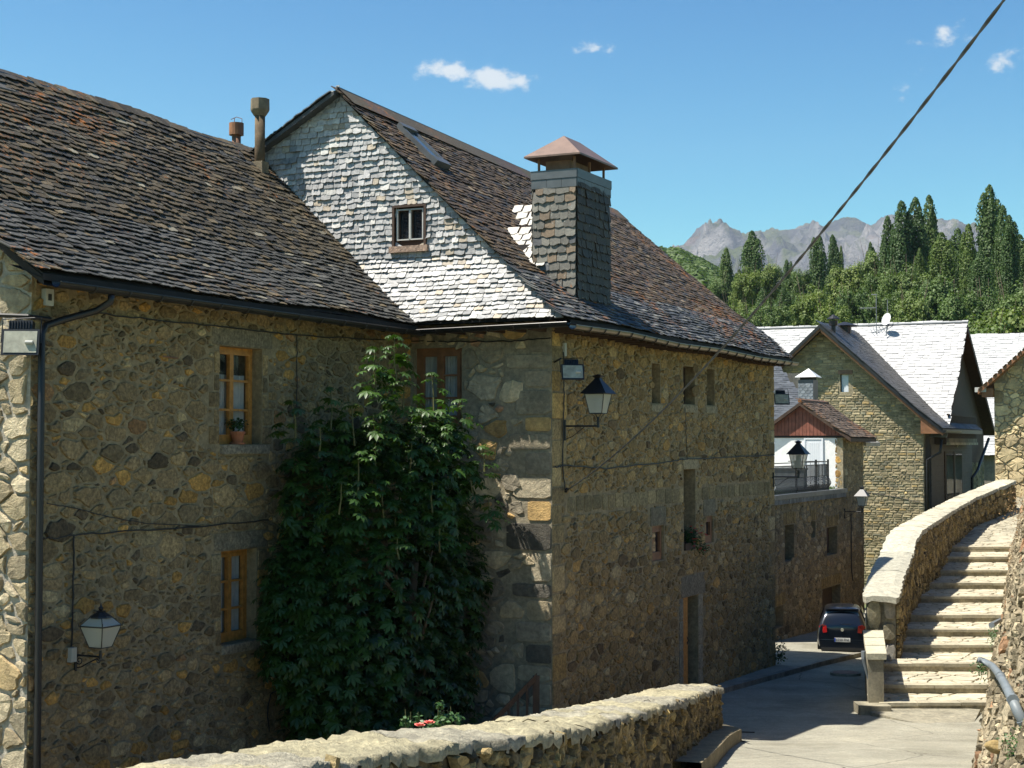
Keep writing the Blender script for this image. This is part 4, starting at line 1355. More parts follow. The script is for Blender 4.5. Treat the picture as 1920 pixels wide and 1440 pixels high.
for i, h in enumerate(holesN):
    mb_ = MB(); mb_.box(F_N, h[0] + .03, h[1] - .03, h[2] + .03, h[3] - .03, -.34, -.3, (.1, .1, .1))
    mb_.build("shutter" if i != 4 else "doorway_board", M['wooddk'], nh)
# terrace edge, turf, floor
mb_ = MB(); mb_.box(F_N, -.4, 8.85, ZT - .02, ZT + .12, -.25, .12); mb_.build("terrace_ledge", M['lead'], nh)
n_ = 22
for k in range(n_):
    a = -.3 + 9.1 * k / n_
    mb_ = MB(); mb_.box(F_N, a, a + 9.1 / n_ - .02, ZT - .18, ZT - .025, -.1, .09, (.2, .2, .19)); mb_.build("ledge_block", M['conc'], nh)
mb_ = MB(); mb_.box(F_N, -.4, 8.7, ZT - .1, ZT + .10, -5, -.26, (.3, .3, .28)); mb_.build("terrace_floor", M['conc'], nh)
gm = MB(); rg_ = random.Random(4)
for _ in range(2600):
    u, w = rg_.uniform(-.3, 8.7), -.28 - rg_.uniform(0, .5)
    p = F_N(u, ZT + .1, w); a = rg_.uniform(0, 6.28); hh = rg_.uniform(.05, .13)
    d = Vector((math.cos(a), math.sin(a), 0)) * .02
    gm.add([p - d, p + d, p + Vector((rg_.uniform(-.03, .03), rg_.uniform(-.03, .03), hh))], [(0, 1, 2)], (rg_.random(),) * 3)
gm.build("turf_strip", M['grass'], nh, fixn=False, kind="stuff")
# railing: posts, rails, bellied bars
rl = thing("terrace_railing", "black iron railing with bellied bars along the roof terrace", "railing", F_N(4, ZT + .12, -.12))
ur1 = F_N.px(1559, 900)[0]
mb_ = MB()
for zz in (ZT + 1.12, ZT + 1.02, ZT + .62, ZT + .2): mb_.tube([F_N(.0, zz, -.12), F_N(ur1, zz, -.12)], .016, 5)
for zz in (ZT + 1.12, ZT + .2): mb_.tube([F_N(ur1, zz, -.12), F_N(ur1 + .1, zz + .0, -1.6)], .016, 5)
mb_.build("rails", M['black'], rl)
for u in [0.1, 2.9, 5.4, ur1]:
    mb_ = MB(); mb_.box(F_N, u - .03, u + .03, ZT + .1, ZT + 1.2, -.15, -.09); mb_.build("post", M['black'], rl)
u = .2
while u < ur1:
    mb_ = MB()
    mb_.tube([F_N(u, ZT + 1.02, -.12), F_N(u, ZT + .62, -.12), F_N(u, ZT + .5, -.05), F_N(u, ZT + .36, -.0), F_N(u, ZT + .25, -.06), F_N(u, ZT + .12, -.12)], .017, 4)
    mb_.build("bar", M['black'], rl); u += .135
k = 0
while k < 1.4:
    mb_ = MB(); mb_.tube([F_N(ur1 + .02, ZT + 1.1, -.2 - k), F_N(ur1 + .02, ZT + .12, -.2 - k)], .01, 4); mb_.build("bar", M['black'], rl); k += .14
# white wall with door, facing the terrace
F_W = Frame(WN(8.72, 0), gD, -bD)
mb_ = MB(); mb_.add([F_W(.2, ZT), F_W(5, ZT), F_W(5, .3), F_W(.2, .3)], [(0, 1, 2, 3)]); mb_.build("white_wall", M['plaster'], nh)
pq = stones_on(rN, F_W, .0, .3, ZT, .25, .2, PAL_B, 1, .03, (.015, .03))
emit_pieces(pq, "corner_stone", "small_corner_stones", M['stoneB'], nh, 12)
d0 = F_W.px(1541, 850)[0]; d1 = F_W.px(1511, 850)[0]; dzt = F_W.px(1525, 824)[1]
mb_ = MB(); mb_.box(F_W, d0, d1, ZT + .1, dzt, -.01, .03); dd = mb_.build("white_door", M['door_w'], nh)
mb_ = MB()
for k in range(5):
    a = d0 + .1 + (d1 - d0 - .2) * k / 5
    mb_.box(F_W, a + .004, a + (d1 - d0 - .2) / 5 - .004, ZT + .2, dzt - .12, .028, .036)
mb_.build("door_boards", M['door_w'], dd)
mb_ = MB(); mb_.box(F_W, d0 - .06, d0, ZT + .1, dzt + .05, 0, .05); mb_.box(F_W, d1, d1 + .06, ZT + .1, dzt + .05, 0, .05); mb_.box(F_W, d0, d1, dzt, dzt + .05, 0, .05); mb_.build("door_frame", M['door_w'], dd)
# red gable boards
pk_s = 1.54; pk_z = 1.55; ev_s = -.35; ev_z = .22
gab_z = lambda s: pk_z - (abs(s - pk_s)) * (pk_z - ev_z) / (pk_s - ev_s) - .12
s = .0
while s < 3.3:
    w = .135
    z_ = gab_z(s + w / 2)
    if z_ > .32:
        q = rN.uniform(.75, 1.3)
        mb_ = MB(); mb_.prism([F_W(s + .006, .3, .06), F_W(s + w - .006, .3, .06), F_W(s + w - .006, gab_z(s + w), .06), F_W(s + .006, gab_z(s), .06)], bD * .04)
        mb_.build("gable_board", M['woodred'], nh)
    s += w
mb_ = MB(); mb_.add([F_W(-.1, .22, .03), F_W(3.4, .22, .03), F_W(pk_s, pk_z - .1, .03)], [(0, 1, 2)]); mb_.build("gable_backing", M['under'], nh)
# tiled roof over it
PN = [(pk_s, pk_z), (.55, .80), (ev_s, ev_z)]
def roofN(t, l):
    s, z, ds, dz = along(PN, l); return WN(t, s, z), gD * ds + Vector((0, 0, dz))
rT = random.Random(9)
def tv(c, k): return tuple(v * k for v in c)
colN = lambda t, l: tv((.10, .075, .055) if rT.random() < .7 else (.13, .09, .062), rT.uniform(.65, 1.4))
def ends(l): return 8.5
slN = field_slates(rT, Surf(roofN, bD, -gD + Vector((0, 0, 1))), plen(PN), ends, lambda l: 12.5, .13, (.2, .34), .3, .014, .035, colN, None, .025)
emit_pieces(slN, "slate", "small_slates", M['slate_brown'], nh, 160)
mb_ = MB()
for sg in (1, -1):
    def q(t, s, z): return WN(t, pk_s + (s - pk_s) * sg, z)
    a, b_, c_, d_ = q(8.46, pk_s, pk_z - .02), q(12.5, pk_s, pk_z - .02), q(12.5, ev_s, ev_z - .02), q(8.46, ev_s, ev_z - .02)
    o = Vector((0, 0, -.13))
    mb_.add([a, b_, c_, d_, a + o, b_ + o, c_ + o, d_ + o], [(0, 1, 2, 3), (4, 7, 6, 5), (0, 3, 7, 4), (3, 2, 6, 7), (1, 5, 6, 2)])
mb_.build("roof_deck", M['wooddk'], nh)
mb_ = MB(); mb_.tube([WN(8.46, pk_s, pk_z + .03), WN(12.5, pk_s, pk_z + .03)], .07, 6, (.16, .09, .06)); mb_.build("ridge_tiles", M['slate_brown'], nh)
# terrace clutter
gt = thing("garden_cabinet", "grey plastic storage cabinet behind the terrace railing", "cabinet", WN(5.2, 1.1, ZT + .1))
mb_ = MB(); fr_ = Frame(WN(5.2, 1.1), gD, -bD); mb_.box(fr_, -.6, .5, ZT + .1, ZT + .85, -.4, 0); mb_.build("body", M['pipe_g'], gt)
mb_ = MB(); mb_.box(fr_, -.64, .54, ZT + .85, ZT + .9, -.44, .04); mb_.build("lid", M['lead'], gt)
gt = thing("folded_parasol", "small table with red and white cloth standing by the white wall on the terrace", "table", WN(5.6, 2.0, ZT + .1))
gt.name = "terrace_table"
mb_ = MB(); fr_ = Frame(WN(5.6, 2.2), gD, -bD); mb_.box(fr_, -.5, .5, ZT + .75, ZT + .79, -.4, .3); mb_.build("table_top", M['plastic_w'], gt)
for k in range(6):
    mb_ = MB(); mb_.box(fr_, -.5 + k / 6, -.5 + (k + 1) / 6, ZT + .52, ZT + .75, .305, .31); mb_.build("cloth_stripe", M['petal_red'] if k % 2 else M['plaster'], gt)
for a in (-.45, .45):
    for c in (-.35, .25): mb_ = MB(); mb_.box(fr_, a - .02, a + .02, ZT + .1, ZT + .75, c - .02, c + .02); mb_.build("leg", M['plastic_w'], gt)
# small bit of eave with a gutter at the corner by the big house
po = MB(); po.box(F_N, -.3, 2.0, .35, .42, -4, -2.2); po.build("porch_roof", M['slate_new'], nh)
gutter([F_N(-.3, .30, -2.1), F_N(2.4, .30, -2.1)], .07, M['gutter_b'], "porch_gutter", nh)
mb_ = MB(); mb_.tube([F_N(1.8, .24, -2.1), F_N(1.8, .02, -2.15), F_N(1.4, -.12, -2.5), F_N(.2, -.12, -2.7)], .04, 8); mb_.build("porch_downpipe", M['gutter_b'], nh, smooth=True)
# garage lean-to roof piece beside the end wall
lt = MB(); lt.prism([WN(11.85, -.1, .05), WN(11.85, 1.6, .75), WN(11.85, 1.6, .6), WN(11.85, -.1, -.1)], bD * 2.4); lt.build("lean_to_roof", M['slate_new'], nh)

# ------------------------------------------------------------------ dark slate house with fish-scale chimney, seen past the corner
mh_ = thing("dark_slate_house", "house with a plain dark slate roof showing past the corner of the big house", "house", Vector((12, 66, -6)))
nM = (-bD * .55 + -gD * .35 + Vector((0, 0, .8))).normalized()
pM0 = at_Y(1480, 745, 66)
uM = nM.cross(Vector((0, 0, 1))).normalized()
if uM.x < 0: uM = -uM
upM = uM.cross(nM).normalized(); upM = upM if upM.z > 0 else -upM
def plM(x, y): 
    p = on_plane(x, y, pM0, nM); return p
poly = [plM(x, y) for x, y in ((1392, 655), (1466, 697), (1514, 762), (1514, 815), (1392, 815))]
mb_ = MB(); mb_.add(poly, [(0, 1, 2, 3, 4)]); mb_.add([poly[0], poly[1], poly[1] - Vector((0, 0, .2)), poly[0] - Vector((0, 0, .2))], [(0, 1, 2, 3)])
mb_.build("roof_deck", M['under'], mh_)
P2 = [((p - pM0).dot(uM), (p - pM0).dot(upM)) for p in poly]
def inside(pt, pl):
    c = False
    for i in range(len(pl)):
        (x0, y0), (x1, y1) = pl[i], pl[i - 1]
        if (y0 > pt[1]) != (y1 > pt[1]) and pt[0] < (x1 - x0) * (pt[1] - y0) / (y1 - y0) + x0: c = not c
    return c
pm = []
rM = random.Random(13)
y_ = min(p[1] for p in P2)
row = 0
while y_ < max(p[1] for p in P2):
    x_ = min(p[0] for p in P2) - (row % 2) * .14
    while x_ < max(p[0] for p in P2):
        if inside((x_ + .14, y_), P2):
            q = rM.uniform(.75, 1.25)
            pm.append(slate_piece(rM, pM0 + uM * (x_ + .14) + upM * y_, uM, upM, nM, .275, .3, .008, .02, (.085 * q, .092 * q, .10 * q), .006))
        x_ += .28
    y_ += .14; row += 1
emit_pieces(pm, "slate", "small_slates", M['slate_new'], mh_, 80, lambda x, y: x < 1452)
mb_ = MB(); pw = [at_Y(x, y, 67.5) for x, y in ((1392, 700), (1530, 700), (1530, 1000), (1392, 1000))]
mb_.prism(pw, Vector((0, 2, 0)), (.25, .23, .2)); mb_.build("wall", M['conc'], mh_)
# its chimney
fc = MB()
cb = at_Y(1511, 760, 63.5)
F_C = Frame(cb, gD, -bD); F_C2 = Frame(cb, bD, -gD)
s0c = F_C.px(1525, 740)[0]; s1c = F_C.px(1497, 740)[0]
s0c, s1c = min(s0c, s1c), max(s0c, s1c)
zc0, zc1 = cb.z - 1.6, F_C.px(1511, 712)[1]
F_C2 = Frame(F_C(s0c, 0, 0), bD, -gD)
fc.box(F_C, s0c, s1c, zc0, zc1, -.7, 0, (.1, .1, .11))
chm = fc.build("chimney", M['slate_new'], mh_)
zz = zc0 + .6; row = 0
while zz < zc1 - .15:
    u = s0c + (row % 2) * -.1
    while u < s1c:
        pts_ = []
        for k in range(9):
            a = math.pi * k / 8
            uu = min(max(u + .105 - .1 * math.cos(a), s0c), s1c)
            pts_.append(F_C(uu, zz - .1 * math.sin(a), .03))
        if (pts_[0] - pts_[-1]).length > .05:
            pts_ += [F_C(min(u + .205, s1c), zz + .09, .012), F_C(max(u + .005, s0c), zz + .09, .012)]
            q = rM.uniform(.8, 1.3)
            mb_ = MB(); mb_.prism(pts_, bD * .012, (.17 * q, .185 * q, .20 * q)); mb_.build("scale_slate", M['slate_new'], chm)
        u += .21
    zz += .12; row += 1
mb_ = MB()
ap = at_Y(1513, 692, 63.9)
zc = F_C.px(1511, 707)[1]
q4 = [F_C(s0c - .14, zc, .1), F_C(s1c + .12, zc, .1), F_C(s1c + .12, zc, -.8), F_C(s0c - .14, zc, -.8)]
mb_.add(q4 + [F_C((s0c + s1c) / 2 - .02, zc + .36, -.35)], [(0, 1, 4), (1, 2, 4), (2, 3, 4), (3, 0, 4), (0, 3, 2, 1)])
m_, nt_, b_n = new_mat("bright_metal_cap"); b_n.inputs['Base Color'].default_value = (.7, .7, .68, 1); b_n.inputs['Metallic'].default_value = .4; b_n.inputs['Roughness'].default_value = .45
mb_.build("chimney_cap", m_, chm)
mb_ = MB(); mb_.box(F_C, s0c + .05, s1c - .05, zc1, zc, -.62, -.06); mb_.build("chimney_throat", M['under'], chm)

# ------------------------------------------------------------------ stone gable house
CHH = at_Y(1732, 832, 74); CHH.z = 0
F_H = Frame(CHH, gD, -bD)
def WH(t, s, z): p = CHH + bD * t + gD * s; return Vector((p.x, p.y, z))
hh_ = thing("stone_gable_house", "coursed stone gable house with a dark slate roof and a small square attic window", "house", WH(3, 4, -7))
OV = .75
F_HV = Frame(CHH - bD * OV, gD, -bD)
pk = F_HV.px(1537, 607); ev = F_HV.px(1768, 803); km = F_HV.px(1722, 768)
PH = [(pk[0], pk[1]), (km[0], km[1]), (ev[0], ev[1])]
zH = lambda s: (lambda q: q)(s_at([(z, s_) for s_, z in PH], s if s <= pk[0] else 2 * pk[0] - s))
def zHs(s):
    if s > pk[0]: s = 2 * pk[0] - s
    for (a, b_), (c, d) in zip(PH, PH[1:]):
        if c <= s <= a: return b_ + (d - b_) * (a - s) / (a - c)
    return PH[-1][1]
hw = F_H.box(1577, 702, 1594, 735)
hw = (min(hw[0], hw[1]), max(hw[0], hw[1]), hw[2], hw[3])
wb = MB(); wall_panel(F_H, 0, 2 * pk[0], -8, zHs(0) - .25, [], .2, wb, (.30, .26, .18))
wb.v, wb.f, wb.c = [], [], []
sN = 24
for k in range(sN):
    a, b_ = 2 * pk[0] * k / sN, 2 * pk[0] * (k + 1) / sN
    if hw[0] < (a + b_) / 2 < hw[1]:
        wb.add([F_H(a, -8), F_H(b_, -8), F_H(b_, hw[2]), F_H(a, hw[2])], [(0, 1, 2, 3)], (.30, .26, .18))
        wb.add([F_H(a, hw[3]), F_H(b_, hw[3]), F_H(b_, zHs(b_) - .15), F_H(a, zHs(a) - .15)], [(0, 1, 2, 3)], (.30, .26, .18))
    else: wb.add([F_H(a, -8), F_H(b_, -8), F_H(b_, zHs(b_) - .15), F_H(a, zHs(a) - .15)], [(0, 1, 2, 3)], (.30, .26, .18))
wb.build("gable_wall", M['mortarA'], hh_)
rH = random.Random(91)
pH = coursed_on(rH, F_H, 0, 2 * pk[0], -6.6, pk[1], (.08, .17), (.16, .46), PAL_H, .02, (.02, .045), [(hw[0] - .12, hw[1] + .12, hw[2] - .1, hw[3] + .22)], lambda u, v: v < zHs(u) - .22)
pH += block(rH, F_H, hw[0] - .14, hw[1] + .14, hw[3] + .0, hw[3] + .22, .05, (.20, .13, .10))
emit_pieces(pH, "stone", "small_stones", M['stoneH'], hh_, 270, lambda x, y: x < 1500 or y > 985 or (x < 1620 and y > 820))
mb_ = MB(); mb_.box(F_H, hw[0], hw[1], hw[2], hw[3], -.16, -.12); mb_.build("attic_window", M['door_w'], hh_)
LHn = 6.9
def roofH(t, l):
    s, z, ds, dz = along(PH, l); return WH(t, s, z), gD * ds + Vector((0, 0, dz))
colH = lambda t, l: tv((.040, .039, .036), rT.uniform(.75, 1.3))
slH = field_slates(rT, Surf(roofH, bD, -gD + Vector((0, 0, 1))), plen(PH), lambda l: -OV, lambda l: 10, .16, (.26, .32), .34, .008, .02, colH, None, .006)
emit_pieces(slH, "slate", "small_slates", M['slate_new'], hh_, 200, lambda x, y: x > 1790)
mb_ = MB()
for sg in (1, -1):
    for (a, b_), (c, d) in zip(PH, PH[1:]):
        def q(t, s, z): return WH(t, pk[0] + (s - pk[0]) * sg, z)
        A, B_, C_, D_ = q(-OV - .02, a, b_ - .02), q(10, a, b_ - .02), q(10, c, d - .02), q(-OV - .02, c, d - .02)
        o = Vector((0, 0, -.2))
        mb_.add([A, B_, C_, D_, A + o, B_ + o, C_ + o, D_ + o], [(0, 1, 2, 3), (4, 7, 6, 5), (0, 3, 7, 4), (3, 2, 6, 7)])
mb_.build("roof_deck", M['black'], hh_)
mb_ = MB()
for sg in (1, -1):
    for (a, b_), (c, d) in zip(PH, PH[1:]):
        def q(t, s, z): return WH(t, pk[0] + (s - pk[0]) * sg, z)
        A, D_ = q(-OV + .03, a, b_ - .22), q(-OV + .03, c, d - .22)
        o = Vector((0, 0, -.12))
        mb_.add([A, D_, D_ + o, A + o, A + bD * .05, D_ + bD * .05, D_ + o + bD * .05, A + o + bD * .05], [(0, 1, 2, 3), (4, 7, 6, 5), (3, 2, 6, 7)])
mb_.build("barge_board", M['woodbr'], hh_)
mb_ = MB(); mb_.prism([F_H(0, zHs(0) - .25, .68), F_H(ev[0] + .1, zHs(0) - .7, .68), F_H(ev[0] + .1, zHs(0) - 1.05, .68), F_H(0, zHs(0) - 1.05, .68)], bD * .9)
mb_.build("eave_box", M['woodbr'], hh_)
F_HS = Frame(CHH, bD, -gD)
# side wall with boarding, door, pipes
wb = MB(); wb.add([F_HS(0, -8), F_HS(14, -8), F_HS(14, .6), F_HS(0, .6)], [(0, 1, 2, 3)], (.2, .18, .13)); wb.build("side_wall", M['mortarA'], hh_)
mb_ = MB(); mb_.tube([F_HS(.1, .2, .8), F_HS(.1, -.4, .75), F_HS(.12, -.75, .12), F_HS(.14, -6.9, .1)], .07, 8); mb_.build("downpipe", M['black'], hh_, smooth=True)
gutter([F_HS(-.7, PH[-1][1] - .1, -ev[0] + .05), F_HS(3.2, PH[-1][1] - .1, -ev[0] + .05)], .1, M['gutter_k'], "eave_gutter", hh_)
# roof vents
v1 = at_Y(1563, 640, 76.2); 
t = thing("roof_vent", "slim black vent with a flat cowl on the dark gable roof", "vent", v1)
zt_, zc_ = at_Y(1563, 606, 76.2).z, at_Y(1563, 596, 76.2).z
mb_ = MB(); mb_.tube([v1 - Vector((0, 0, .6)), Vector((v1.x, v1.y, zt_))], .11, 10); mb_.build("pipe", M['black'], t)
mb_ = MB(); mb_.tube([Vector((v1.x - .0, v1.y, zt_ - .12)), Vector((v1.x, v1.y, zt_ + .12))], [.2, .22], 12); mb_.build("collar", M['black'], t)
mb_ = MB(); mb_.tube([Vector((v1.x, v1.y, zc_ - .05)), Vector((v1.x, v1.y, zc_ + .16))], [.32, .04], 12); mb_.build("cowl", M['black'], t)
v2 = at_Y(1584, 612, 80)
t = thing("roof_vent", "low wide black vent with a shallow hat behind the slim one", "vent", v2)
mb_ = MB(); mb_.tube([v2 - Vector((0, 0, 1)), v2], .33, 12); mb_.build("pipe", M['black'], t)
mb_ = MB(); mb_.tube([v2 + Vector((0, 0, .02)), v2 + Vector((0, 0, .22))], [.72, .08], 14); mb_.build("cowl", M['black'], t)

# ------------------------------------------------------------------ long house with a pale glaring slate roof
RL = at_Y(1813, 606, 80.5)
def WL(t, s, z): p = Vector((RL.x, RL.y, 0)) + bD * t + gD * s; return Vector((p.x, p.y, z))
ll_ = thing("pale_roof_house", "long house under a pale glaring slate roof, its balcony gable in shade", "house", WL(0, 6, -7))
EL = Frame(WL(0, 0, 0), bD, -gD).px(1773, 821); EBk = Frame(WL(0, 0, 0), bD, -gD).px(1865, 806)
PLf = [(0, RL.z), (EL[0], EL[1])]
def roofL(s, l):
    t, z, dt, dz = along(PLf, l); return WL(t, s, z), bD * dt + Vector((0, 0, dz))
rL = random.Random(15)
colL = lambda t, l: tv((.40, .40, .395), rL.uniform(.86, 1.12))
slL = field_slates(rL, Surf(roofL, gD, -bD + Vector((0, 0, 1))), plen(PLf), lambda l: .0, lambda l: 27, .21, (.3, .34), .4, .012, .03, colL, None, .004)
emit_pieces(slL, "slate", "small_slates", M['slate_glare'], ll_, 290, lambda x, y: x < 1400 or (1500 < x < 1600))
mb_ = MB()
for (e, f_) in ((EL, -1), (EBk, 1)):
    A, B_, C_, D_ = WL(0, -.03, RL.z - .02), WL(0, 27, RL.z - .02), WL(e[0], 27, e[1] - .02), WL(e[0], -.03, e[1] - .02)
    o = Vector((0, 0, -.3))
    mb_.add([A, B_, C_, D_, A + o, B_ + o, C_ + o, D_ + o], [(0, 1, 2, 3), (4, 7, 6, 5), (0, 3, 7, 4), (3, 2, 6, 7)])
mb_.build("roof_deck", M['wooddk'], ll_)
mb_ = MB(); mb_.tube([WL(0, -.05, RL.z + .02), WL(0, 27, RL.z + .02)], .09, 6); mb_.build("ridge_strip", M['lead'], ll_)
for (x0, y0, x1, y1) in ((1707, 726, 1714, 741), (1753, 725, 1760, 741), (1698, 723, 1703, 719)):
    a, b_ = [on_plane(x, y, WL(0, 0, RL.z), (-bD + Vector((0, 0, 1)) * 0.98).normalized()) for x, y in ((x0, y0), (x1, y1))]
    mb_ = MB(); mb_.tube([a + Vector((0, 0, .05)), b_ + Vector((0, 0, .05))], .035, 5); mb_.build("snow_hook", M['black'], ll_)
for k in range(8):
    x, y = 1742 + (k % 3) * 12 + (k // 3) * 4, 759 + (k // 3) * 5
    a = on_plane(x, y, WL(0, 0, RL.z), (-bD + Vector((0, 0, 1)) * 0.98).normalized()) + Vector((0, 0, .05))
    mb_ = MB(); mb_.tube([a, a + Vector((0, 0, .06))], .04, 5); mb_.build("snow_stud", M['black'], ll_)
F_LG = Frame(WL(0, .55, 0), bD, -gD)
mb_ = MB(); mb_.add([F_LG(EL[0] + .3, -1.0), F_LG(EBk[0] - .3, -1.0), F_LG(EBk[0] - .3, EBk[1] - .2), F_LG(0, RL.z - .2), F_LG(EL[0] + .3, EL[1] - .1)], [(0, 1, 2, 3, 4)]); mb_.build("gable_boards", M['wooddk'], ll_)
wb = MB(); wb.add([F_LG(EL[0], -8, -.02), F_LG(EBk[0] - .3, -8, -.02), F_LG(EBk[0] - .3, -.9, -.02), F_LG(EL[0], -.9, -.02)], [(0, 1, 2, 3)], (.26, .24, .17))
wb.add([WL(EL[0] + .6, .55, -8), WL(EL[0] + .6, 27, -8), WL(EL[0] + .6, 27, .2), WL(EL[0] + .6, .55, .2)], [(0, 1, 2, 3)], (.26, .24, .17)); wb.build("wall", M['mortarA'], ll_)
cbs = stones_on(rL, F_LG, 2.5, EBk[0] - .3, -5, -1.0, .25, PAL_H, 1.6, .02, (.01, .03)); emit_pieces(cbs, "stone", "small_stones", M['stoneH'], ll_, 60)
F_SD = Frame(WL(0, .50, 0), bD, -gD)
bz_ = at_Y(1795, 822, 77).z
us0 = -7.2; 
us1 = F_SD.px(1821, 880)[0]
v = -5.0
while v < bz_ - .4:
    mb_ = MB(); mb_.prism([F_SD(us0, v, .02), F_SD(us0, v + .24, .02), F_SD(us0, v + .24, .035), F_SD(us0, v, .06)], bD * (us1 - us0)); mb_.build("siding_board", M['siding'], ll_)
    v += .25
dh = (F_SD.px(1769, 900)[0], F_SD.px(1801, 900)[0], -4.4, F_SD.px(1785, 846)[1])
mb_ = MB(); mb_.box(F_SD, dh[0], dh[1], dh[2], dh[3], .05, .1); sdoor = mb_.build("side_door", M['wooddk'], ll_)
mb_ = MB(); 
for k in (0, 1): mb_.box(F_SD, dh[0] + .3 + k * (dh[1] - dh[0]) * .5, dh[0] + (k + 1) * (dh[1] - dh[0]) * .5 - .2, dh[2] + .2, dh[3] - .15, .1, .11)
mb_.build("door_pane", M['glass_dk'], sdoor)
mb_ = MB(); mb_.box(F_SD, (dh[0] + dh[1]) / 2 - .1, (dh[0] + dh[1]) / 2 + .12, dh[2], dh[3], .1, .14); mb_.build("door_mullion", M['siding'], sdoor)
mb_ = MB(); mb_.tube([F_SD((dh[0] + dh[1]) / 2, dh[3] + .35, .1), F_SD((dh[0] + dh[1]) / 2, dh[3] + .3, .3)], [.05, .12], 8); mb_.build("door_lamp", M['reflector'], ll_)
# balcony rail in front of the siding
fn = thing("yard_fence", "thin dark metal fence in the shade in front of the boarded side wall", "fence", F_SD(-3, -7, .9))
mb_ = MB(); mb_.tube([F_SD(-7, -2.6, .9), F_SD(4, -2.6, .9)], .03, 5); mb_.build("top_rail", M['black'], fn)
k = -6.9
while k < 4:
    mb_ = MB(); mb_.tube([F_SD(k, -2.6, .9), F_SD(k, -5.5, .9)], .02, 4); mb_.build("bar", M['black'], fn); k += .3
mb_ = MB(); mb_.add([F_SD(-7.2, -7), F_SD(-7.2, -7, -1.3), F_SD(-7.2, .4, -1.3), F_SD(-7.2, .4)], [(0, 1, 2, 3)]); mb_.build("return_wall", M['siding'], ll_)
mb_ = MB(); mb_.add([F_SD(-7.2, -7, -.02), F_SD(-5.6, -7, -.02), F_SD(-5.6, .3, -.02), F_SD(-7.2, .3, -.02)], [(0, 1, 2, 3)]); mb_.build("return_wall", M['siding'], ll_)
# balcony
bz = at_Y(1795, 822, 77).z
mb_ = MB(); mb_.box(F_LG, -5.2, 2.6, bz - .2, bz, .0, .55); mb_.build("balcony_slab", M['conc'], ll_)
mb_ = MB(); mb_.box(F_LG, -5.2, 2.6, bz - .32, bz - .2, .3, .6, (.5, .46, .36)); mb_.build("balcony_cornice", M['conc'], ll_)
k = -5.1
while k < 2.6:
    mb_ = MB(); mb_.box(F_LG, k, k + .09, bz, bz + 1.1, .48, .52); mb_.build("baluster", M['wooddk'], ll_); k += .16
mb_ = MB(); mb_.box(F_LG, -5.2, 2.6, bz + 1.1, bz + 1.18, .45, .55); mb_.build("balcony_rail", M['wooddk'], ll_)
mb_ = MB(); mb_.tube([F_LG(EBk[0] - .5, EBk[1] - .5, .3), F_LG(4.2, -1.4, .3), F_LG(3.4, -1.8, .15), F_LG(3.3, -6, .12)], .08, 8); mb_.build("downpipe", M['black'], ll_)
# dish and aerials on its ridge
dsh = at_Y(1661, 609, 81.5)
t = thing("satellite_dish", "white satellite dish on the pale roof ridge", "satellite dish", dsh)
mb_ = MB()
cc = at_Y(1661, 598, 81.5)
nd = Vector((-.85, -.45, .25)).normalized(); pu = nd.orthogonal().normalized(); pv_ = nd.cross(pu)
vs = [cc - nd * .1]; fs = []
for r_, dd_ in ((.16, -.08), (.33, -.02)):
    for k in range(16):
        a = k * math.pi / 8; vs.append(cc + (pu * math.cos(a) + pv_ * math.sin(a)) * r_ + nd * dd_)
fs += [(0, 1 + k, 1 + (k + 1) % 16) for k in range(16)] + [(1 + k, 17 + k, 17 + (k + 1) % 16, 1 + (k + 1) % 16) for k in range(16)]
mb_.add([tuple(v_) for v_ in vs], fs); mb_.build("reflector", M['dish'], t, smooth=True)
mb_ = MB(); mb_.tube([cc - Vector((0, 0, .9)), cc - nd * .12], .03, 6); mb_.build("mast", M['pipe_g'], t)
mb_ = MB(); mb_.tube([cc - Vector((0, 0, .3)), cc + nd * .3], .012, 5); mb_.build("feed_arm", M['pipe_g'], t)
for (x, y0, y1, lab) in ((1664, 562, 600, "thin bare aerial mast rising behind the satellite dish"), (1643, 552, 612, "aerial mast with crossbars left of the satellite dish")):
    a, b_ = at_Y(x, y1, 82), at_Y(x, y0, 82)
    t = thing("aerial", lab, "aerial", a)
    mb_ = MB(); mb_.tube([a - Vector((0, 0, .6)), b_], .02, 5); mb_.build("mast", M['pipe_g'], t)
    if x == 1643:
        mb_ = MB(); mb_.tube([at_Y(1612, 578, 82), at_Y(1642, 577, 82)], .02, 5)
        for q in range(5): mb_.tube([at_Y(1614 + q * 6, 576, 81.7), at_Y(1614 + q * 6, 580, 82.3)], .012, 4)
        mb_.build("crossbar", M['pipe_g'], t)
        mb_ = MB(); mb_.tube([at_Y(1634, 552, 82), at_Y(1644, 553, 82)], .03, 5); mb_.build("top_element", M['pipe_g'], t)

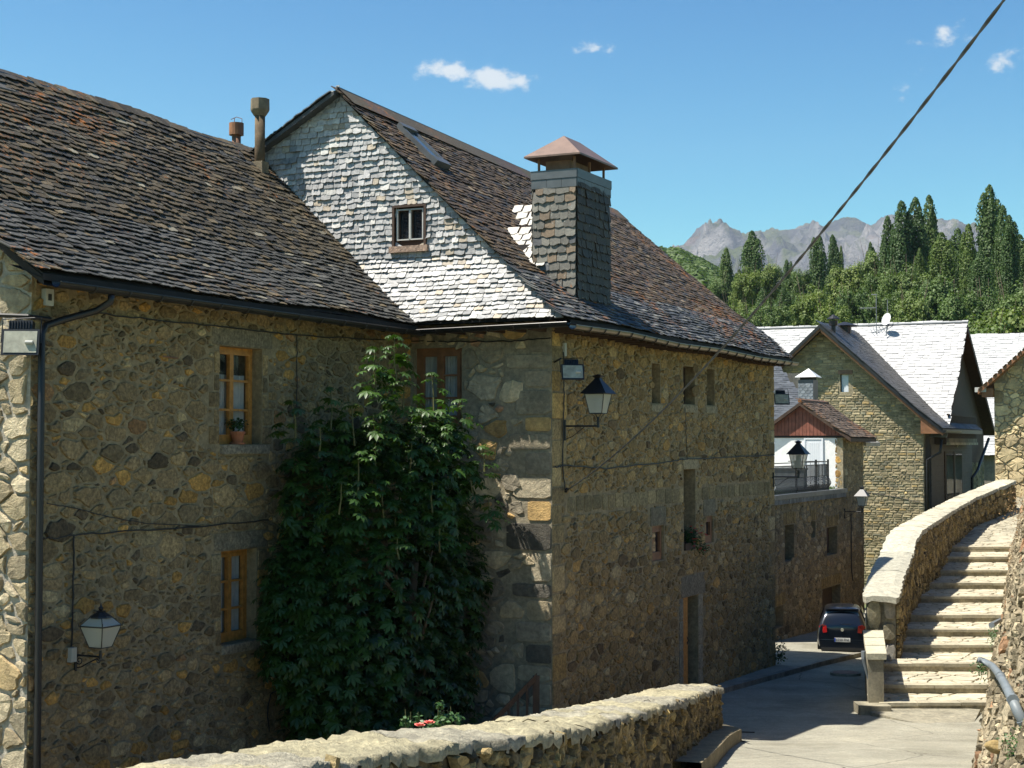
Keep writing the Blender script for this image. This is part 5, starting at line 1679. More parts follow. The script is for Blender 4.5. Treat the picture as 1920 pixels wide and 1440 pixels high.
# second pale roof further right
R2 = at_Y(1824, 632, 108)
def W2(t, s, z): p = Vector((R2.x, R2.y, 0)) + bD * t + gD * s; return Vector((p.x, p.y, z))
l2 = thing("pale_roof_house", "farther house whose pale slate roof shows right of the shaded balcony gable", "house", W2(0, 0, -7))
P2_ = [(0, R2.z), (-8.5, R2.z - 8.0)]
def roof2(s, l):
    t, z, dt, dz = along(P2_, l); return W2(t, s, z), bD * dt + Vector((0, 0, dz))
sl2 = field_slates(rL, Surf(roof2, gD, -bD + Vector((0, 0, 1))), plen(P2_), lambda l: -9, lambda l: 6, .24, (.34, .4), .45, .012, .035, colL, None, .004)
emit_pieces(sl2, "slate", "small_slates", M['slate_glare'], l2, 160, lambda x, y: x < 1822)
mb_ = MB(); mb_.add([W2(0, -9, R2.z - .03), W2(0, 6, R2.z - .03), W2(-8.5, 6, R2.z - 8.03), W2(-8.5, -9, R2.z - 8.03), W2(8, 6, R2.z - 7.5), W2(8, -9, R2.z - 7.5)], [(0, 1, 2, 3), (0, 5, 4, 1)]); mb_.build("roof_deck", M['under'], l2)
mb_ = MB(); mb_.add([W2(-8, -9, -7), W2(-8, 6, -7), W2(-8, 6, R2.z - 7.5), W2(-8, -9, R2.z - 7.5)], [(0, 1, 2, 3)]); mb_.build("wall", M['conc'], l2)

# ------------------------------------------------------------------ stone house at the right edge
CR = at_Y(1865, 832, 73.5); CR.z = 0
F_R = Frame(CR, -gD, -bD)
rr_ = thing("right_edge_house", "stone house with a sunlit rubble wall and timber eave at the right edge", "house", F_R(3, -4, -3))
e0 = F_R.px(1838, 733); e1 = F_R.px(1862, 712); e2 = F_R.px(1925, 655)
zR = lambda u: lerp_tab([(e0[0], e0[1]), (e1[0], e1[1]), (e2[0], e2[1]), (e2[0] + 6, e2[1] + 5)], u)
wb = MB()
for k in range(8):
    a, b_ = k * .9, (k + 1) * .9
    wb.add([F_R(a, -8), F_R(b_, -8), F_R(b_, zR(b_) - .2), F_R(a, zR(a) - .2)], [(0, 1, 2, 3)], (.3, .26, .18))
wb.add([F_R(0, -8), F_R(0, -8, -6), F_R(0, zR(0) - .2, -6), F_R(0, zR(0) - .2)], [(0, 1, 2, 3)], (.3, .26, .18))
wb.build("wall", M['mortarA'], rr_)
rR = random.Random(19)
pR = stones_on(rR, F_R, 0, 3.5, -4, 3.6, .40, [(3, (.40, .35, .25)), (2, (.46, .40, .29)), (1, (.30, .26, .19))], 1.35, .03, (.03, .09), [], .25, None, lambda u, v: v < zR(u) - .3, .03)
emit_pieces(pR, "stone", "small_stones", M['stoneH'], rr_, 100)
mb_ = MB()
for ua, ub in ((e0[0], e1[0]), (e1[0], e2[0]), (e2[0], e2[0] + 6)):
    for w_ in (0,):
        A, B_ = F_R(ua, zR(ua), .7), F_R(ub, zR(ub), .7); o = Vector((0, 0, -.18)); d_ = bD * 7
        mb_.add([A, B_, B_ + d_, A + d_, A + o, B_ + o, B_ + d_ + o, A + d_ + o], [(0, 1, 2, 3), (4, 7, 6, 5), (0, 4, 5, 1), (0, 3, 7, 4)], (.12, .085, .05))
mb_.build("roof_slab", M['woodbr'], rr_)
pts_s = []
for i in range(26):
    u = e0[0] + i * .22
    q = rR.uniform(.7, 1.3)
    ux = (F_R(u + .1, zR(u + .1)) - F_R(u, zR(u))).normalized()
    pts_s.append(slate_piece(rR, F_R(u + .1, zR(u + .1), .75), ux, bD, Vector((0, 0, 1)), .21, .4, .03, .03, (.16 * q, .12 * q, .07 * q), .02))
for vs, fs, tint in pts_s: MB().add(vs, fs, tint).build("verge_slate", M['slate_brown'], rr_, fixn=False)
mb_ = MB(); mb_.box(F_R, e0[0] + .15, .02, zR(0) - .85, zR(0) - .45, -.3, .5, (.2, .1, .06)); mb_.build("eave_beam", M['woodbr'], rr_)
mb_ = MB(); mb_.box(F_R, e0[0] - .15, e0[0] + .35, zR(0) - .62, zR(0) - .4, .4, .6); mb_.build("rafter_end", M['plastic_w'], rr_)

# ------------------------------------------------------------------ stairs
nose_y = [1317, 1284, 1244, 1209, 1180, 1153, 1118, 1093, 1069, 1044, 1025]
nose = []
for i, y in enumerate(nose_y):
    z = -5.53 + .18 * i
    nose.append((at_z(1740, y, z).y, z))
INNER = [(33.0, 7.45), (34.3, 8.05), (40.5, 9.9), (43.7, 10.9), (47, 12.06), (51.7, 13.9), (58.3, 16.1), (64.4, 18.7), (68.8, 21.8)]
inner_x = lambda Y: lerp_tab(INNER, Y)
RIGHT = []
for (x, y), (Yn, zn) in zip([(1840, 1327), (1843, 1290), (1848, 1252), (1858, 1216), (1864, 1186), (1872, 1158), (1876, 1120), (1881, 1094), (1885, 1070), (1889, 1045), (1892, 1026)], nose):
    RIGHT.append((at_z(x, y, zn).y, at_z(x, y, zn).x))
RIGHT = [(y, x + .15) for y, x in RIGHT]
RW = [(12.0, 3.75), (22.0, 6.40), (28, 8.35), (31, 9.3)] + RIGHT + [(62, 20.4), (68.8, 23.0), (72, 24.5)]
right_x = lambda Y: lerp_tab(RW, Y)
stair = thing("stone_stairway", "broad shallow stone stairway of flagged treads climbing between two walls", "stairs", Vector((9, 36, -5.7)))
rF = random.Random(27)
M['flag'] = stone_mat("flagstone", 11, .35, .45, dist=.015)
M['riser'] = stone_mat("stair_riser", 12, .6, .8, dist=.03, stain=.3)
stepdir = Vector((.326, .945, 0))
for i, (Y, z) in enumerate(nose):
    Y2 = nose[i + 1][0] if i + 1 < len(nose) else 59.5
    # oblique nose: left end and right end
    def LX(Yq): return inner_x(Yq) - .25 if Yq > 34.5 else inner_x(Yq) - .1
    def RX(Yq): return right_x(Yq) + .3
    z2 = z + .0
    mb_ = MB()
    ylr = .0
    a, b_ = Vector((LX(Y), Y, z)), Vector((RX(Y), Y, z))
    c_, d_ = Vector((RX(Y2 + .1), Y2 + .1, z2)), Vector((LX(Y2 + .1), Y2 + .1, z2))
    lo_ = Vector((0, 0, -.5))
    mb_.add([a + Vector((0, .012, -.06)), b_ + Vector((0, .012, -.06)), c_ + Vector((0, 0, -.03)), d_ + Vector((0, 0, -.03)), a + lo_ + Vector((0, .012, 0)), b_ + lo_ + Vector((0, .012, 0))], [(0, 1, 2, 3), (0, 4, 5, 1)], (.33, .30, .22))
    st = mb_.build("step", M['riser'], stair)
    # nosing slab
    X = a.x; 
    while X < b_.x:
        w = rF.uniform(.5, 1.0); xe = min(X + w, b_.x)
        j = rF.uniform(-.03, .03)
        nb = MB(); q = rF.uniform(.85, 1.15)
        j *= .7
        nb.abox(X + .004, xe - .004, Y - .012 + j, Y + .34, z - .075 + rF.uniform(-.012, .012), z + rF.uniform(-.006, .006), (.36 * q, .33 * q, .25 * q))
        nb.build("nosing_stone", M['flag'], st)
        X = xe
    # crazy-paved tread
    F_T = Frame(Vector((0, 0, 0)), Vector((1, 0, 0)), Vector((0, 0, 1)))
    class FT:
        def __init__(s, z): s.z = z
        def __call__(s, u, v, w=0.0): return Vector((u, v, s.z + w))
    ft = FT(z - .022)
    xa, xb = LX(Y), RX(Y2)
    ch_ = rubble(rF, xa, xb, Y + .35, Y2 + .05, .42, 1.35, .035, (), None, lambda u, v: LX(v) < u < RX(v))
    pf = []
    for pl in ch_:
        s_ = stone_piece(rF, ft, pl, .014, tv((.44, .405, .31), rF.uniform(.85, 1.15)), .06, .0008, -.02, 0)
        if s_: pf.append(s_)
    if i < 8:
        for vs, fs, tint in pf:
            MB().add(vs, fs, tint).build("flagstone", M['flag'], st)
    else:
        mb_ = MB()
        for vs, fs, tint in pf: mb_.add(vs, fs, tint)
        if mb_.v: mb_.build("flagstones", M['flag'], st, kind="stuff")
# sloping path above the steps
pth = MB(); pf = MB()
Ys = [59.4, 61.5, 64.4, 66.6, 68.8, 75]
pz = lambda Y: lerp_tab([(57, -3.73), (59.4, -3.73), (64.4, -3.36), (68.8, -2.82), (80, -1.8)], Y)
for a, b_ in zip(Ys, Ys[1:]):
    pth.add([(inner_x(a) - .3, a, pz(a) - .03), (right_x(a) + .6, a, pz(a) - .03), (right_x(b_) + .6, b_, pz(b_) - .03), (inner_x(b_) - .3, b_, pz(b_) - .03)], [(0, 1, 2, 3)], (.27, .25, .19))
pth.build("path", M['riser'], kind="structure", label="flagged path rising beyond the stairway")
class FP:
    def __call__(s, u, v, w=0.0): return Vector((u, v, pz(v) - .022 + w))
fp_ = FP()
for pl in rubble(rF, inner_x(59.4), right_x(70), 59.5, 70, .5, 1.35, .05, (), None, lambda u, v: inner_x(v) - .2 < u < right_x(v) + .4):
    s_ = stone_piece(rF, fp_, pl, .014, tv((.36, .335, .26), rF.uniform(.8, 1.2)), .06, .0008, -.02, 0)
    if s_: pf.add(*s_)
pf.build("flagstones", M['flag'], bpy.data.objects["path"], kind="stuff")
# landing slab in front of the first step
ls_ = MB()
q = [at_z(x, y, -5.66) for x, y in ((1632, 1335), (1700, 1352), (1760, 1363), (1790, 1368), (1822, 1363), (1838, 1330), (1650, 1316))]
ls_.prism(q, Vector((0, 0, -.3)), (.27, .255, .2)); ls_.build("landing", M['riser'], stair)

# ------------------------------------------------------------------ parapet beside the stairs
class Poly:
    """curved wall frame: u = arc length along a plan line, v height, w outwards (right side of travel if side=1)"""
    def __init__(self, pts, side=1):
        self.p = [Vector((a, b, 0)) for a, b in pts]; self.side = side
        self.l = [0]
        for a, b in zip(self.p, self.p[1:]): self.l.append(self.l[-1] + (b - a).length)
        self.L = self.l[-1]
    def at(self, u):
        u_ = min(max(u, 0), self.L - 1e-6)
        for i in range(len(self.l) - 1):
            if u_ <= self.l[i + 1]: break
        k = (u - self.l[i]) / (self.l[i + 1] - self.l[i])
        p = self.p[i] + (self.p[i + 1] - self.p[i]) * k
        def dirn(j):
            j = min(max(j, 0), len(self.p) - 2); return (self.p[j + 1] - self.p[j]).normalized()
        kk = min(max(k, 0), 1)
        d = (dirn(i) * (1 - abs(kk - .5)) + dirn(i + (1 if kk > .5 else -1)) * abs(kk - .5)).normalized()
        return p, d
    def __call__(self, u, v, w=0.0):
        p, d = self.at(u)
        n = Vector((d.y, -d.x, 0)) * self.side
        q = p + n * w
        return Vector((q.x, q.y, v))
    def u_of(self, Y):
        for i in range(len(self.p) - 1):
            a, b = self.p[i], self.p[i + 1]
            if a.y <= Y <= b.y: return self.l[i] + (b - a).length * (Y - a.y) / (b.y - a.y)
        return 0 if Y < self.p[0].y else self.L
sp_ = thing("stair_parapet", "thick curving stone parapet with a pale coping climbing along the left of the stairs", "wall", Vector((10, 42, -5)))
CAPT = [(38.6, -3.62), (39.4, -3.5), (40.5, -3.35), (43.7, -3.08), (45.4, -2.66), (47, -2.52), (51.7, -2.38), (58.3, -2.42), (64.4, -2.16), (68.8, -1.56)]
top_z = lambda Y: lerp_tab(CAPT, Y)
PS = Poly([(inner_x(y), y) for y in (38.5, 40.5, 43.7, 47, 51.7, 58.3, 64.4, 68.8)], 1)
stepz = lambda Y: (lambda c: c[-1] if c else -5.75)([z for (y, z) in nose if y <= Y]) if Y < 59 else pz(Y)
TH = .72
co = MB()
us = [PS.L * i / 40 for i in range(41)]
for a, b_ in zip(us, us[1:]):
    ya, yb = PS.at(a)[0].y, PS.at(b_)[0].y
    za, zb_ = top_z(ya) - .1, top_z(yb) - .1
    co.add([PS(a, -7, -.02), PS(b_, -7, -.02), PS(b_, zb_, -.02), PS(a, za, -.02), PS(a, -7, -TH), PS(b_, -7, -TH), PS(b_, zb_, -TH), PS(a, za, -TH)], [(0, 1, 2, 3), (5, 4, 7, 6), (3, 2, 6, 7)], (.20, .165, .10))
co.add([PS(0, -7, -.02), PS(0, -7, -TH), PS(0, top_z(38.5) - .1, -TH), PS(0, top_z(38.5) - .1, -.02)], [(0, 1, 2, 3)], (.22, .2, .15))
co.build("wall_core", M['mortarA'], sp_)
rP = random.Random(88)
pp = stones_on(rP, PS, 0, PS.L, -5.9, -1.6, .24, PAL_P, 1.1, .02, (.03, .10), [], .25, None, lambda u, v: stepz(PS.at(u)[0].y) - .25 < v < top_z(PS.at(u)[0].y) - .2, .03)
emit_pieces(pp, "stone", "small_stones", M['stoneB'], sp_, 200)
# end face stones, big roughly squared
F_PE = Frame(PS(0, 0, 0), -Vector((PS.at(0)[1].y, -PS.at(0)[1].x, 0)), -PS.at(0)[1])
F_PE = Frame(PS(0, 0, 0), Vector((-1, .0, 0)), Vector((0, -1, 0)))
tz = top_z(38.6) - .1
for (u0, u1, v0, v1, c) in ((.02, .33, tz - .55, tz - .03, (.27, .25, .21)), (.37, .73, tz - .78, tz - .05, (.24, .22, .15)), (.02, .35, tz - 1.05, tz - .6, (.23, .21, .15)), (.37, .74, tz - 1.2, tz - .83, (.25, .22, .14)),
                            (.02, .30, tz - 1.7, tz - 1.1, (.34, .33, .30)), (.33, .74, tz - 1.75, tz - 1.24, (.24, .21, .15)), (.02, .4, tz - 2.3, tz - 1.75, (.22, .2, .14)), (.42, .74, tz - 2.3, tz - 1.8, (.22, .2, .14))):
    for vs, fs, tint in block(rP, F_PE, u0, u1, v0, v1, .05, c, .02, .2): MB().add(vs, fs, tint).build("end_stone", M['cap'], sp_)
# coping: overhanging stones laid along the top
cuts = [0]
while cuts[-1] < PS.L: cuts.append(cuts[-1] + (rP.uniform(2.2, 3.2) if cuts[-1] < 8 else rP.uniform(.5, .8)))
cuts = [-.28 + 0] + cuts[1:-1] + [PS.L]
for a, b_ in zip(cuts, cuts[1:]):
    n_ = max(3, int((b_ - a) / .2)); mb_ = MB(); q = rP.uniform(.88, 1.12)
    tint = (.42 * q, .395 * q, .31 * q) if a > 7 else (.36 * q, .35 * q, .29 * q)
    top, bot = [], []
    W5 = [.09, -.12, -.37, -.62, -.80]
    rows_ = []
    for i in range(n_ + 1):
        u = a + (b_ - a) * i / n_ + (.008 if i == 0 else -.008 if i == n_ else 0)
        z = top_z(PS.at(max(u, 0))[0].y) - (.05 if u < 0 else 0)
        r_ = []
        for j, w in enumerate(W5):
            ww = w + (rP.uniform(-.03, .03) if j in (0, 4) else 0)
            if a < 0 and i == 0: ww = w * .8 - .06
            r_.append(PS(u, z + (.0 if j not in (0, 4) else -.035) + rP.uniform(-.01, .01), ww))
        r_b = [p - Vector((0, 0, .13 + rP.uniform(-.02, .02))) for p in r_]
        rows_.append(r_ + r_b)
    k = len(mb_.v)
    allv = [p for r_ in rows_ for p in r_]
    fs = []
    for i in range(n_):
        for j in range(4):
            fs.append((i * 10 + j, (i + 1) * 10 + j, (i + 1) * 10 + j + 1, i * 10 + j + 1))
            fs.append((i * 10 + 5 + j, i * 10 + 6 + j, (i + 1) * 10 + 6 + j, (i + 1) * 10 + 5 + j))
        fs.append((i * 10, i * 10 + 5, (i + 1) * 10 + 5, (i + 1) * 10)); fs.append((i * 10 + 4, (i + 1) * 10 + 4, (i + 1) * 10 + 9, i * 10 + 9))
    for i in (0, n_): fs += [(i * 10 + j, i * 10 + j + 1, i * 10 + j + 6, i * 10 + j + 5) for j in range(4)]
    mb_.add(allv, fs, tint); mb_.build("coping_stone", M['capc'], sp_)
# low stub wall at the foot
st_ = thing("stub_wall", "low concrete wall end with three pale coping slabs at the foot of the stairs", "wall", Vector((7.8, 36, -5.8)))
xa0, xa1 = at_Y(1628, 1240, 34.2).x, at_Y(1657, 1240, 34.2).x
xb0, xb1 = at_Y(1621, 1200, 38.4).x, at_Y(1651, 1200, 38.4).x
zs = at_Y(1640, 1226, 34.2).z
mb_ = MB()
vs = [(xa0, 34.2), (xa1, 34.2), (xb1, 38.4), (xb0, 38.4)]
mb_.prism([Vector((x, y, -6.2)) for x, y in vs], Vector((0, 0, zs + 6.2 - .12)), (.27, .25, .19)); mb_.build("wall_body", M['conc'], st_)
for k in range(3):
    f0, f1 = k / 3 + .004, (k + 1) / 3 - .004
    pl = []
    for (f, e) in ((f0, 0), (f0, 1), (f1, 1), (f1, 0)):
        y = 34.15 + 4.2 * f; x = (xa0 + (xb0 - xa0) * f - .05) if e == 0 else (xa1 + (xb1 - xa1) * f + .05)
        pl.append(Vector((x, y, zs - .12)))
    mb_ = MB(); mb_.prism(pl, Vector((0, 0, .13 + .006 * k)), (.44, .42, .32)); mb_.build("coping_slab", M['capc'], st_)
mb_ = MB(); mb_.abox(xa0 - .28, xa1 + .05, 33.75, 34.4, -6.0, -5.55, (.27, .25, .19)); mb_.build("footing", M['conc'], st_)
mb_ = MB(); p = at_Y(1619, 1226, 34.6); mb_.tube([p + Vector((0, 0, .06)), p - Vector((0, 0, .1)), p + Vector((.1, 0, -.55))], [.05, .05, .02], 8); mb_.build("pipe_end", M['pipe_g'], st_)

# ------------------------------------------------------------------ retaining wall on the right
rw_ = thing("retaining_wall", "high rough rubble retaining wall rising along the right of the lane and stairs", "wall", Vector((9.5, 32, -5.7)))
PR = Poly([(x, y) for y, x in RW], -1)
PR_raw = PR
class Batter:
    def __init__(s, P, k): s.P, s.k = P, k
    def __call__(s, u, v, w=0.0):
        Y = s.P.at(u)[0].y
        base = road_z(Y) if Y < 34 else stepz(Y)
        bulge = .10 * noise.noise(Vector((u * .35, v * .6, 4))) + .05 * noise.noise(Vector((u * 1.3, v * 1.5, 9)))
        return s.P(u, v, w - (v - base) * s.k + bulge)
FR_ = Batter(PR, .23)
RTOP = [(12, -.6), (22, -.85), (30, -.95), (40, -1.05), (50, -1.2), (58, -1.4), (68.8, -1.6), (72, -1.6)]
mb_ = MB()
us = [PR.L * i / 60 for i in range(61)]
for a, b_ in zip(us, us[1:]):
    Ya, Yb = PR.at(a)[0].y, PR.at(b_)[0].y
    for k in range(6):
        za0, za1 = [-6.4 + (lerp_tab(RTOP, Ya) + 6.4) * q / 6 for q in (k, k + 1)]
        zb0, zb1 = [-6.4 + (lerp_tab(RTOP, Yb) + 6.4) * q / 6 for q in (k, k + 1)]
        mb_.add([FR_(a, za0), FR_(b_, zb0), FR_(b_, zb1), FR_(a, za1)], [(0, 1, 2, 3)], (.23, .21, .155))
mb_.build("wall_core", M['mortarA'], rw_)
rW = random.Random(41)
def vis(u, v):
    Y = PR.at(u)[0].y
    lo_ = (road_z(Y) if Y < 34 else stepz(Y)) - .2
    if not (lo_ < v < lerp_tab(RTOP, Y) - .05): return False
    q = project(FR_(u, v)); return q is not None and q[0] < 2000 and q[1] < 1560
pw_ = stones_on(rW, FR_, 0, PR.L, -6.2, .9, .21, PAL_R, 1.2, .02, (.015, .09), [], .26, None, vis, .03)
emit_pieces(pw_, "stone", "small_stones", M['stoneC'], rw_, 290)
# earth bank behind the wall top
mb_ = MB()
for a, b_ in zip(us, us[1:]):
    Ya, Yb = PR.at(a)[0].y, PR.at(b_)[0].y
    za, zb_ = lerp_tab(RTOP, Ya), lerp_tab(RTOP, Yb)
    mb_.add([FR_(a, za), FR_(b_, zb_), PR(b_, zb_ - .3, -12), PR(a, za - .3, -12)], [(0, 1, 2, 3)])
mb_.build("bank_top", bpy.data.materials["meadow_ground"], kind="structure")
# grey conduit on it
cd_ = thing("conduit_pipe", "grey jointed conduit bending down across the rough wall at the right edge", "pipe", at_Y(1850, 1245, 27))
def on_R(x, y, off=.1):
    d = ray(x, y)
    best = None
    for i in range(400):
        Y = 14 + i * .12
        p = d * (Y / d.y)
        base = road_z(Y) if Y < 34 else stepz(Y)
        wx = right_x(Y) + (p.z - base) * .23
        if p.x > wx - off: return p
    return d * (24 / d.y)
cpts = [on_R(x, y, .16) for x, y in ((1834, 1236), (1846, 1240), (1862, 1250), (1876, 1268), (1888, 1290), (1899, 1312), (1908, 1335), (1922, 1358), (1936, 1376))]
mb_ = MB(); mb_.tube(cpts, .046, 10); mb_.build("tube", M['pipe_g'], cd_, smooth=True)
for k in (3, 5, 7):
    a = cpts[k]; d_ = (cpts[k + 1] - cpts[k - 1]).normalized() * .05
    mb_ = MB(); mb_.tube([a - d_, a + d_], .054, 10); mb_.build("joint", M['pipe_g'], cd_)
pp_ = [on_R(1859, 1172, .1), on_R(1873, 1160, .05)]
t = thing("drain_stub", "short grey drain stub poking from the wall onto the stairs", "pipe", pp_[0])
mb_ = MB(); mb_.tube([pp_[0], pp_[1] + Vector((.1, 0, 0))], .045, 8); mb_.build("tube", M['pipe_g'], t)
# protruding stone at the wall foot
p = on_R(1868, 1400, .12)
t = thing("wall_boulder", "brown hollowed stone sticking out near the foot of the rough wall", "stone", p)
mb_ = MB()
bm = bmesh.new(); bmesh.ops.create_icosphere(bm, subdivisions=3, radius=.11)
for v in bm.verts:
    v.co *= 1 + .3 * noise.noise(v.co * 9)
    v.co.z *= .6
mb_.add([v.co + p for v in bm.verts], [tuple(w.index for w in f.verts) for f in bm.faces], (.30, .22, .10)); bm.free()
mb_.build("stone_body", M['cap'], t)
# weeds on the wall
def tuft(name, label, x, y, n, size, mat=None, seed=0, spread=.25, off=.12):
    r_ = random.Random(seed); p0 = on_R(x, y, off)
    t = thing(name, label, "plant", p0); mb = MB()
    for _ in range(n):
        c = p0 + Vector((r_.gauss(0, spread * .6), r_.gauss(0, spread), r_.gauss(0, spread)))
        a = Vector((r_.gauss(0, 1), r_.gauss(0, 1), r_.gauss(0, 1))).normalized() * size; b2 = a.orthogonal().normalized() * size * .45
        mb.add([c - a * .5, c + b2 * .5, c + a * .5 - Vector((0, 0, size * .2)), c - b2 * .5], [(0, 1, 2, 3)], (r_.random(),) * 3)
    mb.build("leaves", mat or M['leafrose'], t, fixn=False, kind="stuff")
M['dryleaf'] = leaf_mat("dry_leaf", (.16, .09, .04), (.28, .17, .07), .2, .7)
tuft("wall_weed", "green leafy weed on the rough wall beside the middle steps", 1866, 1192, 260, .055, None, 1, .13)
tuft("wall_weed", "small green weed at the bend of the grey conduit", 1841, 1252, 90, .06, None, 2, .08)
tuft("wall_weed", "green weed low on the rough wall at the right edge", 1906, 1398, 130, .04, None, 3, .09)
tuft("wall_creeper", "rust-brown dry creeper hanging on the wall by the top steps", 1900, 1050, 420, .035, M['dryleaf'], 5, .16, .05)
tuft("wall_creeper", "brown dry creeper at the wall corner under the right house", 1911, 955, 300, .04, M['dryleaf'], 6, .2, .05)

# ------------------------------------------------------------------ foreground parapet
def on_top(x, y, a=.65, s=.13):
    d = ray(x, y); h = -d.z / d.y
    Y = a / max(h - s, .0222)
    return d * (min(Y, 29.2) / d.y)
fpts = [on_top(x, y) for x, y in ((300, 1500), (541, 1440), (657, 1410), (776, 1398), (900, 1388), (1023, 1372), (1119, 1351), (1204, 1328), (1268, 1313))]
FPL = [(p.x, p.y) for p in fpts] + [(2.75, 24.2), (3.4, 27.6), (3.78, 29.2)]
FPL = [FPL[0], FPL[1], FPL[3], FPL[5], FPL[6], FPL[7], FPL[8]] + FPL[-3:]
PF = Poly(FPL, 1)
ptz = lambda Y: -.65 - .13 * Y
fp = thing("lane_parapet", "low rough stone parapet with broken sunlit coping curving up to the viewer", "wall", Vector((1, 17, -4)))
THF = .74
rQ = random.Random(101)
mb_ = MB()
us = [PF.L * i / 50 for i in range(51)]
for a, b_ in zip(us, us[1:]):
    ya, yb = PF.at(a)[0].y, PF.at(b_)[0].y
    za, zb_ = ptz(ya) - .07, ptz(yb) - .07
    mb_.add([PF(a, road_z(ya) - .6, -.03), PF(b_, road_z(yb) - .6, -.03), PF(b_, zb_, -.03), PF(a, za, -.03), PF(a, -7, -THF), PF(b_, -7, -THF), PF(b_, zb_, -THF), PF(a, za, -THF)], [(0, 1, 2, 3), (5, 4, 7, 6), (3, 2, 6, 7)], (.16, .13, .08))
mb_.build("wall_core", M['mortarA'], fp)
def visF(u, v):
    Y = PF.at(u)[0].y
    if not (road_z(Y) - .05 < v < ptz(Y) - .1): return False
    q = project(PF(u, v)); return q is not None and -50 < q[0] and q[1] < 1500
pf_ = stones_on(rQ, PF, 0, PF.L, -5.7, -1.2, .19, PAL_P, .8, .02, (.02, .09), [], .25, None, visF, .03)
# rounded end of the wall
dE = PF.at(PF.L - .01)[1]; nE = Vector((dE.y, -dE.x, 0)); cE = PF(PF.L, 0, -THF / 2)
class EndF:
    def __call__(s, u, v, w=0.0):
        a = u / (THF / 2)      # angle from outward normal towards forward
        r_ = THF / 2 + w
        p = cE + nE * math.cos(a) * r_ + dE * math.sin(a) * r_
        return Vector((p.x, p.y, v))
EF = EndF()
mb_ = MB()
for k in range(12):
    a, b_ = [math.pi * THF / 2 * q / 12 for q in (k, k + 1)]
    mb_.add([EF(a, -6, -.03), EF(b_, -6, -.03), EF(b_, ptz(29.2) - .1, -.03), EF(a, ptz(29.2) - .1, -.03)], [(0, 1, 2, 3)], (.16, .13, .08))
mb_.build("wall_end_core", M['mortarA'], fp)
pf_ += stones_on(rQ, EF, 0, math.pi * THF / 2, -5.8, ptz(29.2) - .1, .19, PAL_P, .8, .02, (.02, .08), [], .25, None, None, .03)
emit_pieces(pf_, "stone", "small_stones", M['stoneB'], fp, 260)
M['cap2'] = stone_mat("broken_coping_stone", 15, .65, 1.0, dist=.05, rough=.92)
# coping of rough stones, each a displaced slab
cuts = [0]
while cuts[-1] < PF.L - .5: cuts.append(cuts[-1] + rQ.uniform(.5, 1.15))
cuts[-1] = PF.L
def rough_slab(a, b_, w_out, w_in, tint, endcap=False):
    n_ = max(4, int((b_ - a) / .06)); m_ = 14
    dz = rQ.uniform(-.006, .006); top = []; seed = rQ.uniform(0, 99)
    mb = MB()
    for i in range(n_ + 1):
        f = i / n_; u = a + (b_ - a) * f
        Y = PF.at(u)[0].y
        for j in range(m_ + 1):
            g_ = j / m_
            w = w_out + (w_in - w_out) * g_
            e = min(g_, 1 - g_) * m_; ee = min(f, 1 - f) * n_
            P0 = Vector((u * 2.2, w * 2.2, seed * .01))
            P0 = Vector((u * 2.2, w * 2.2, 0)); hgt = .035 * noise.noise(P0 * 1.1) + .03 * noise.noise(P0 * 2.6) + .03 * noise.noise(P0 * 6) + .02 * noise.noise(P0 * 13)
            if e < .5: w += .09 * noise.noise(Vector((u * 3.5, 5, j))) + .06 * noise.noise(Vector((u * 13, seed, j))); hgt -= .02
            elif e < 1.5: hgt -= .008
            if ee < .5 and (i == 0 or i == n_): hgt -= .006
            z = ptz(Y) + dz + hgt
            if endcap:
                pass
            mb.v.append(tuple(PF(u, z, w))); mb.c.append(tint)
    nb = len(mb.v)
    for i in range(n_ + 1):
        for j in (0, m_):
            v = Vector(mb.v[i * (m_ + 1) + j]) - Vector((0, 0, .08 + .05 * noise.noise(Vector((i * .6, j, seed)))))
            w_ = PF(0, 0, 0)
            mb.v.append(tuple(v)); mb.c.append(tint)
    for i in range(n_):
        for j in range(m_):
            k = i * (m_ + 1) + j
            mb.f.append((k, k + 1, k + m_ + 2, k + m_ + 1))
        mb.f.append((i * (m_ + 1), (i + 1) * (m_ + 1), nb + (i + 1) * 2, nb + i * 2))
        mb.f.append((i * (m_ + 1) + m_, nb + i * 2 + 1, nb + (i + 1) * 2 + 1, (i + 1) * (m_ + 1) + m_))
    return mb
for a, b_ in zip(cuts, cuts[1:]):
    q = rQ.uniform(.93, 1.07)
    wi = .06
    mb_ = rough_slab(a + .001, b_ - .001, wi, -THF - .09, (.40 * q, .365 * q, .245 * q) if rQ.random() < .7 else (.34 * q, .32 * q, .25 * q))
    mb_.build("coping_stone", M['cap2'], fp, smooth=True)
# half-round coping at the end
mb_ = MB(); zt_ = ptz(29.3) + .01
ring = []
for rr_i, rr in enumerate((0, .12, .22, .31, .40)):
    for k in range(25):
        a = -.05 + (math.pi + .1) * k / 24
        r_ = rr + (.03 * noise.noise(Vector((k * .9, rr, 1))) if rr_i == 4 else 0)
        p = cE + nE * math.cos(a) * r_ + dE * math.sin(a) * r_
        mb_.v.append((p.x, p.y, zt_ + .03 * noise.noise(Vector((p.x * 6, p.y * 6, 3))) - (.04 if rr_i == 4 else 0))); mb_.c.append((.40, .37, .26))
for k in range(25):
    v = mb_.v[4 * 25 + k]; mb_.v.append((v[0], v[1], v[2] - .14)); mb_.c.append((.36, .33, .23))
for i in range(5):
    for k in range(24): mb_.f.append((i * 25 + k, i * 25 + k + 1, (i + 1) * 25 + k + 1, (i + 1) * 25 + k))
mb_.build("coping_stone", M['cap2'], fp)
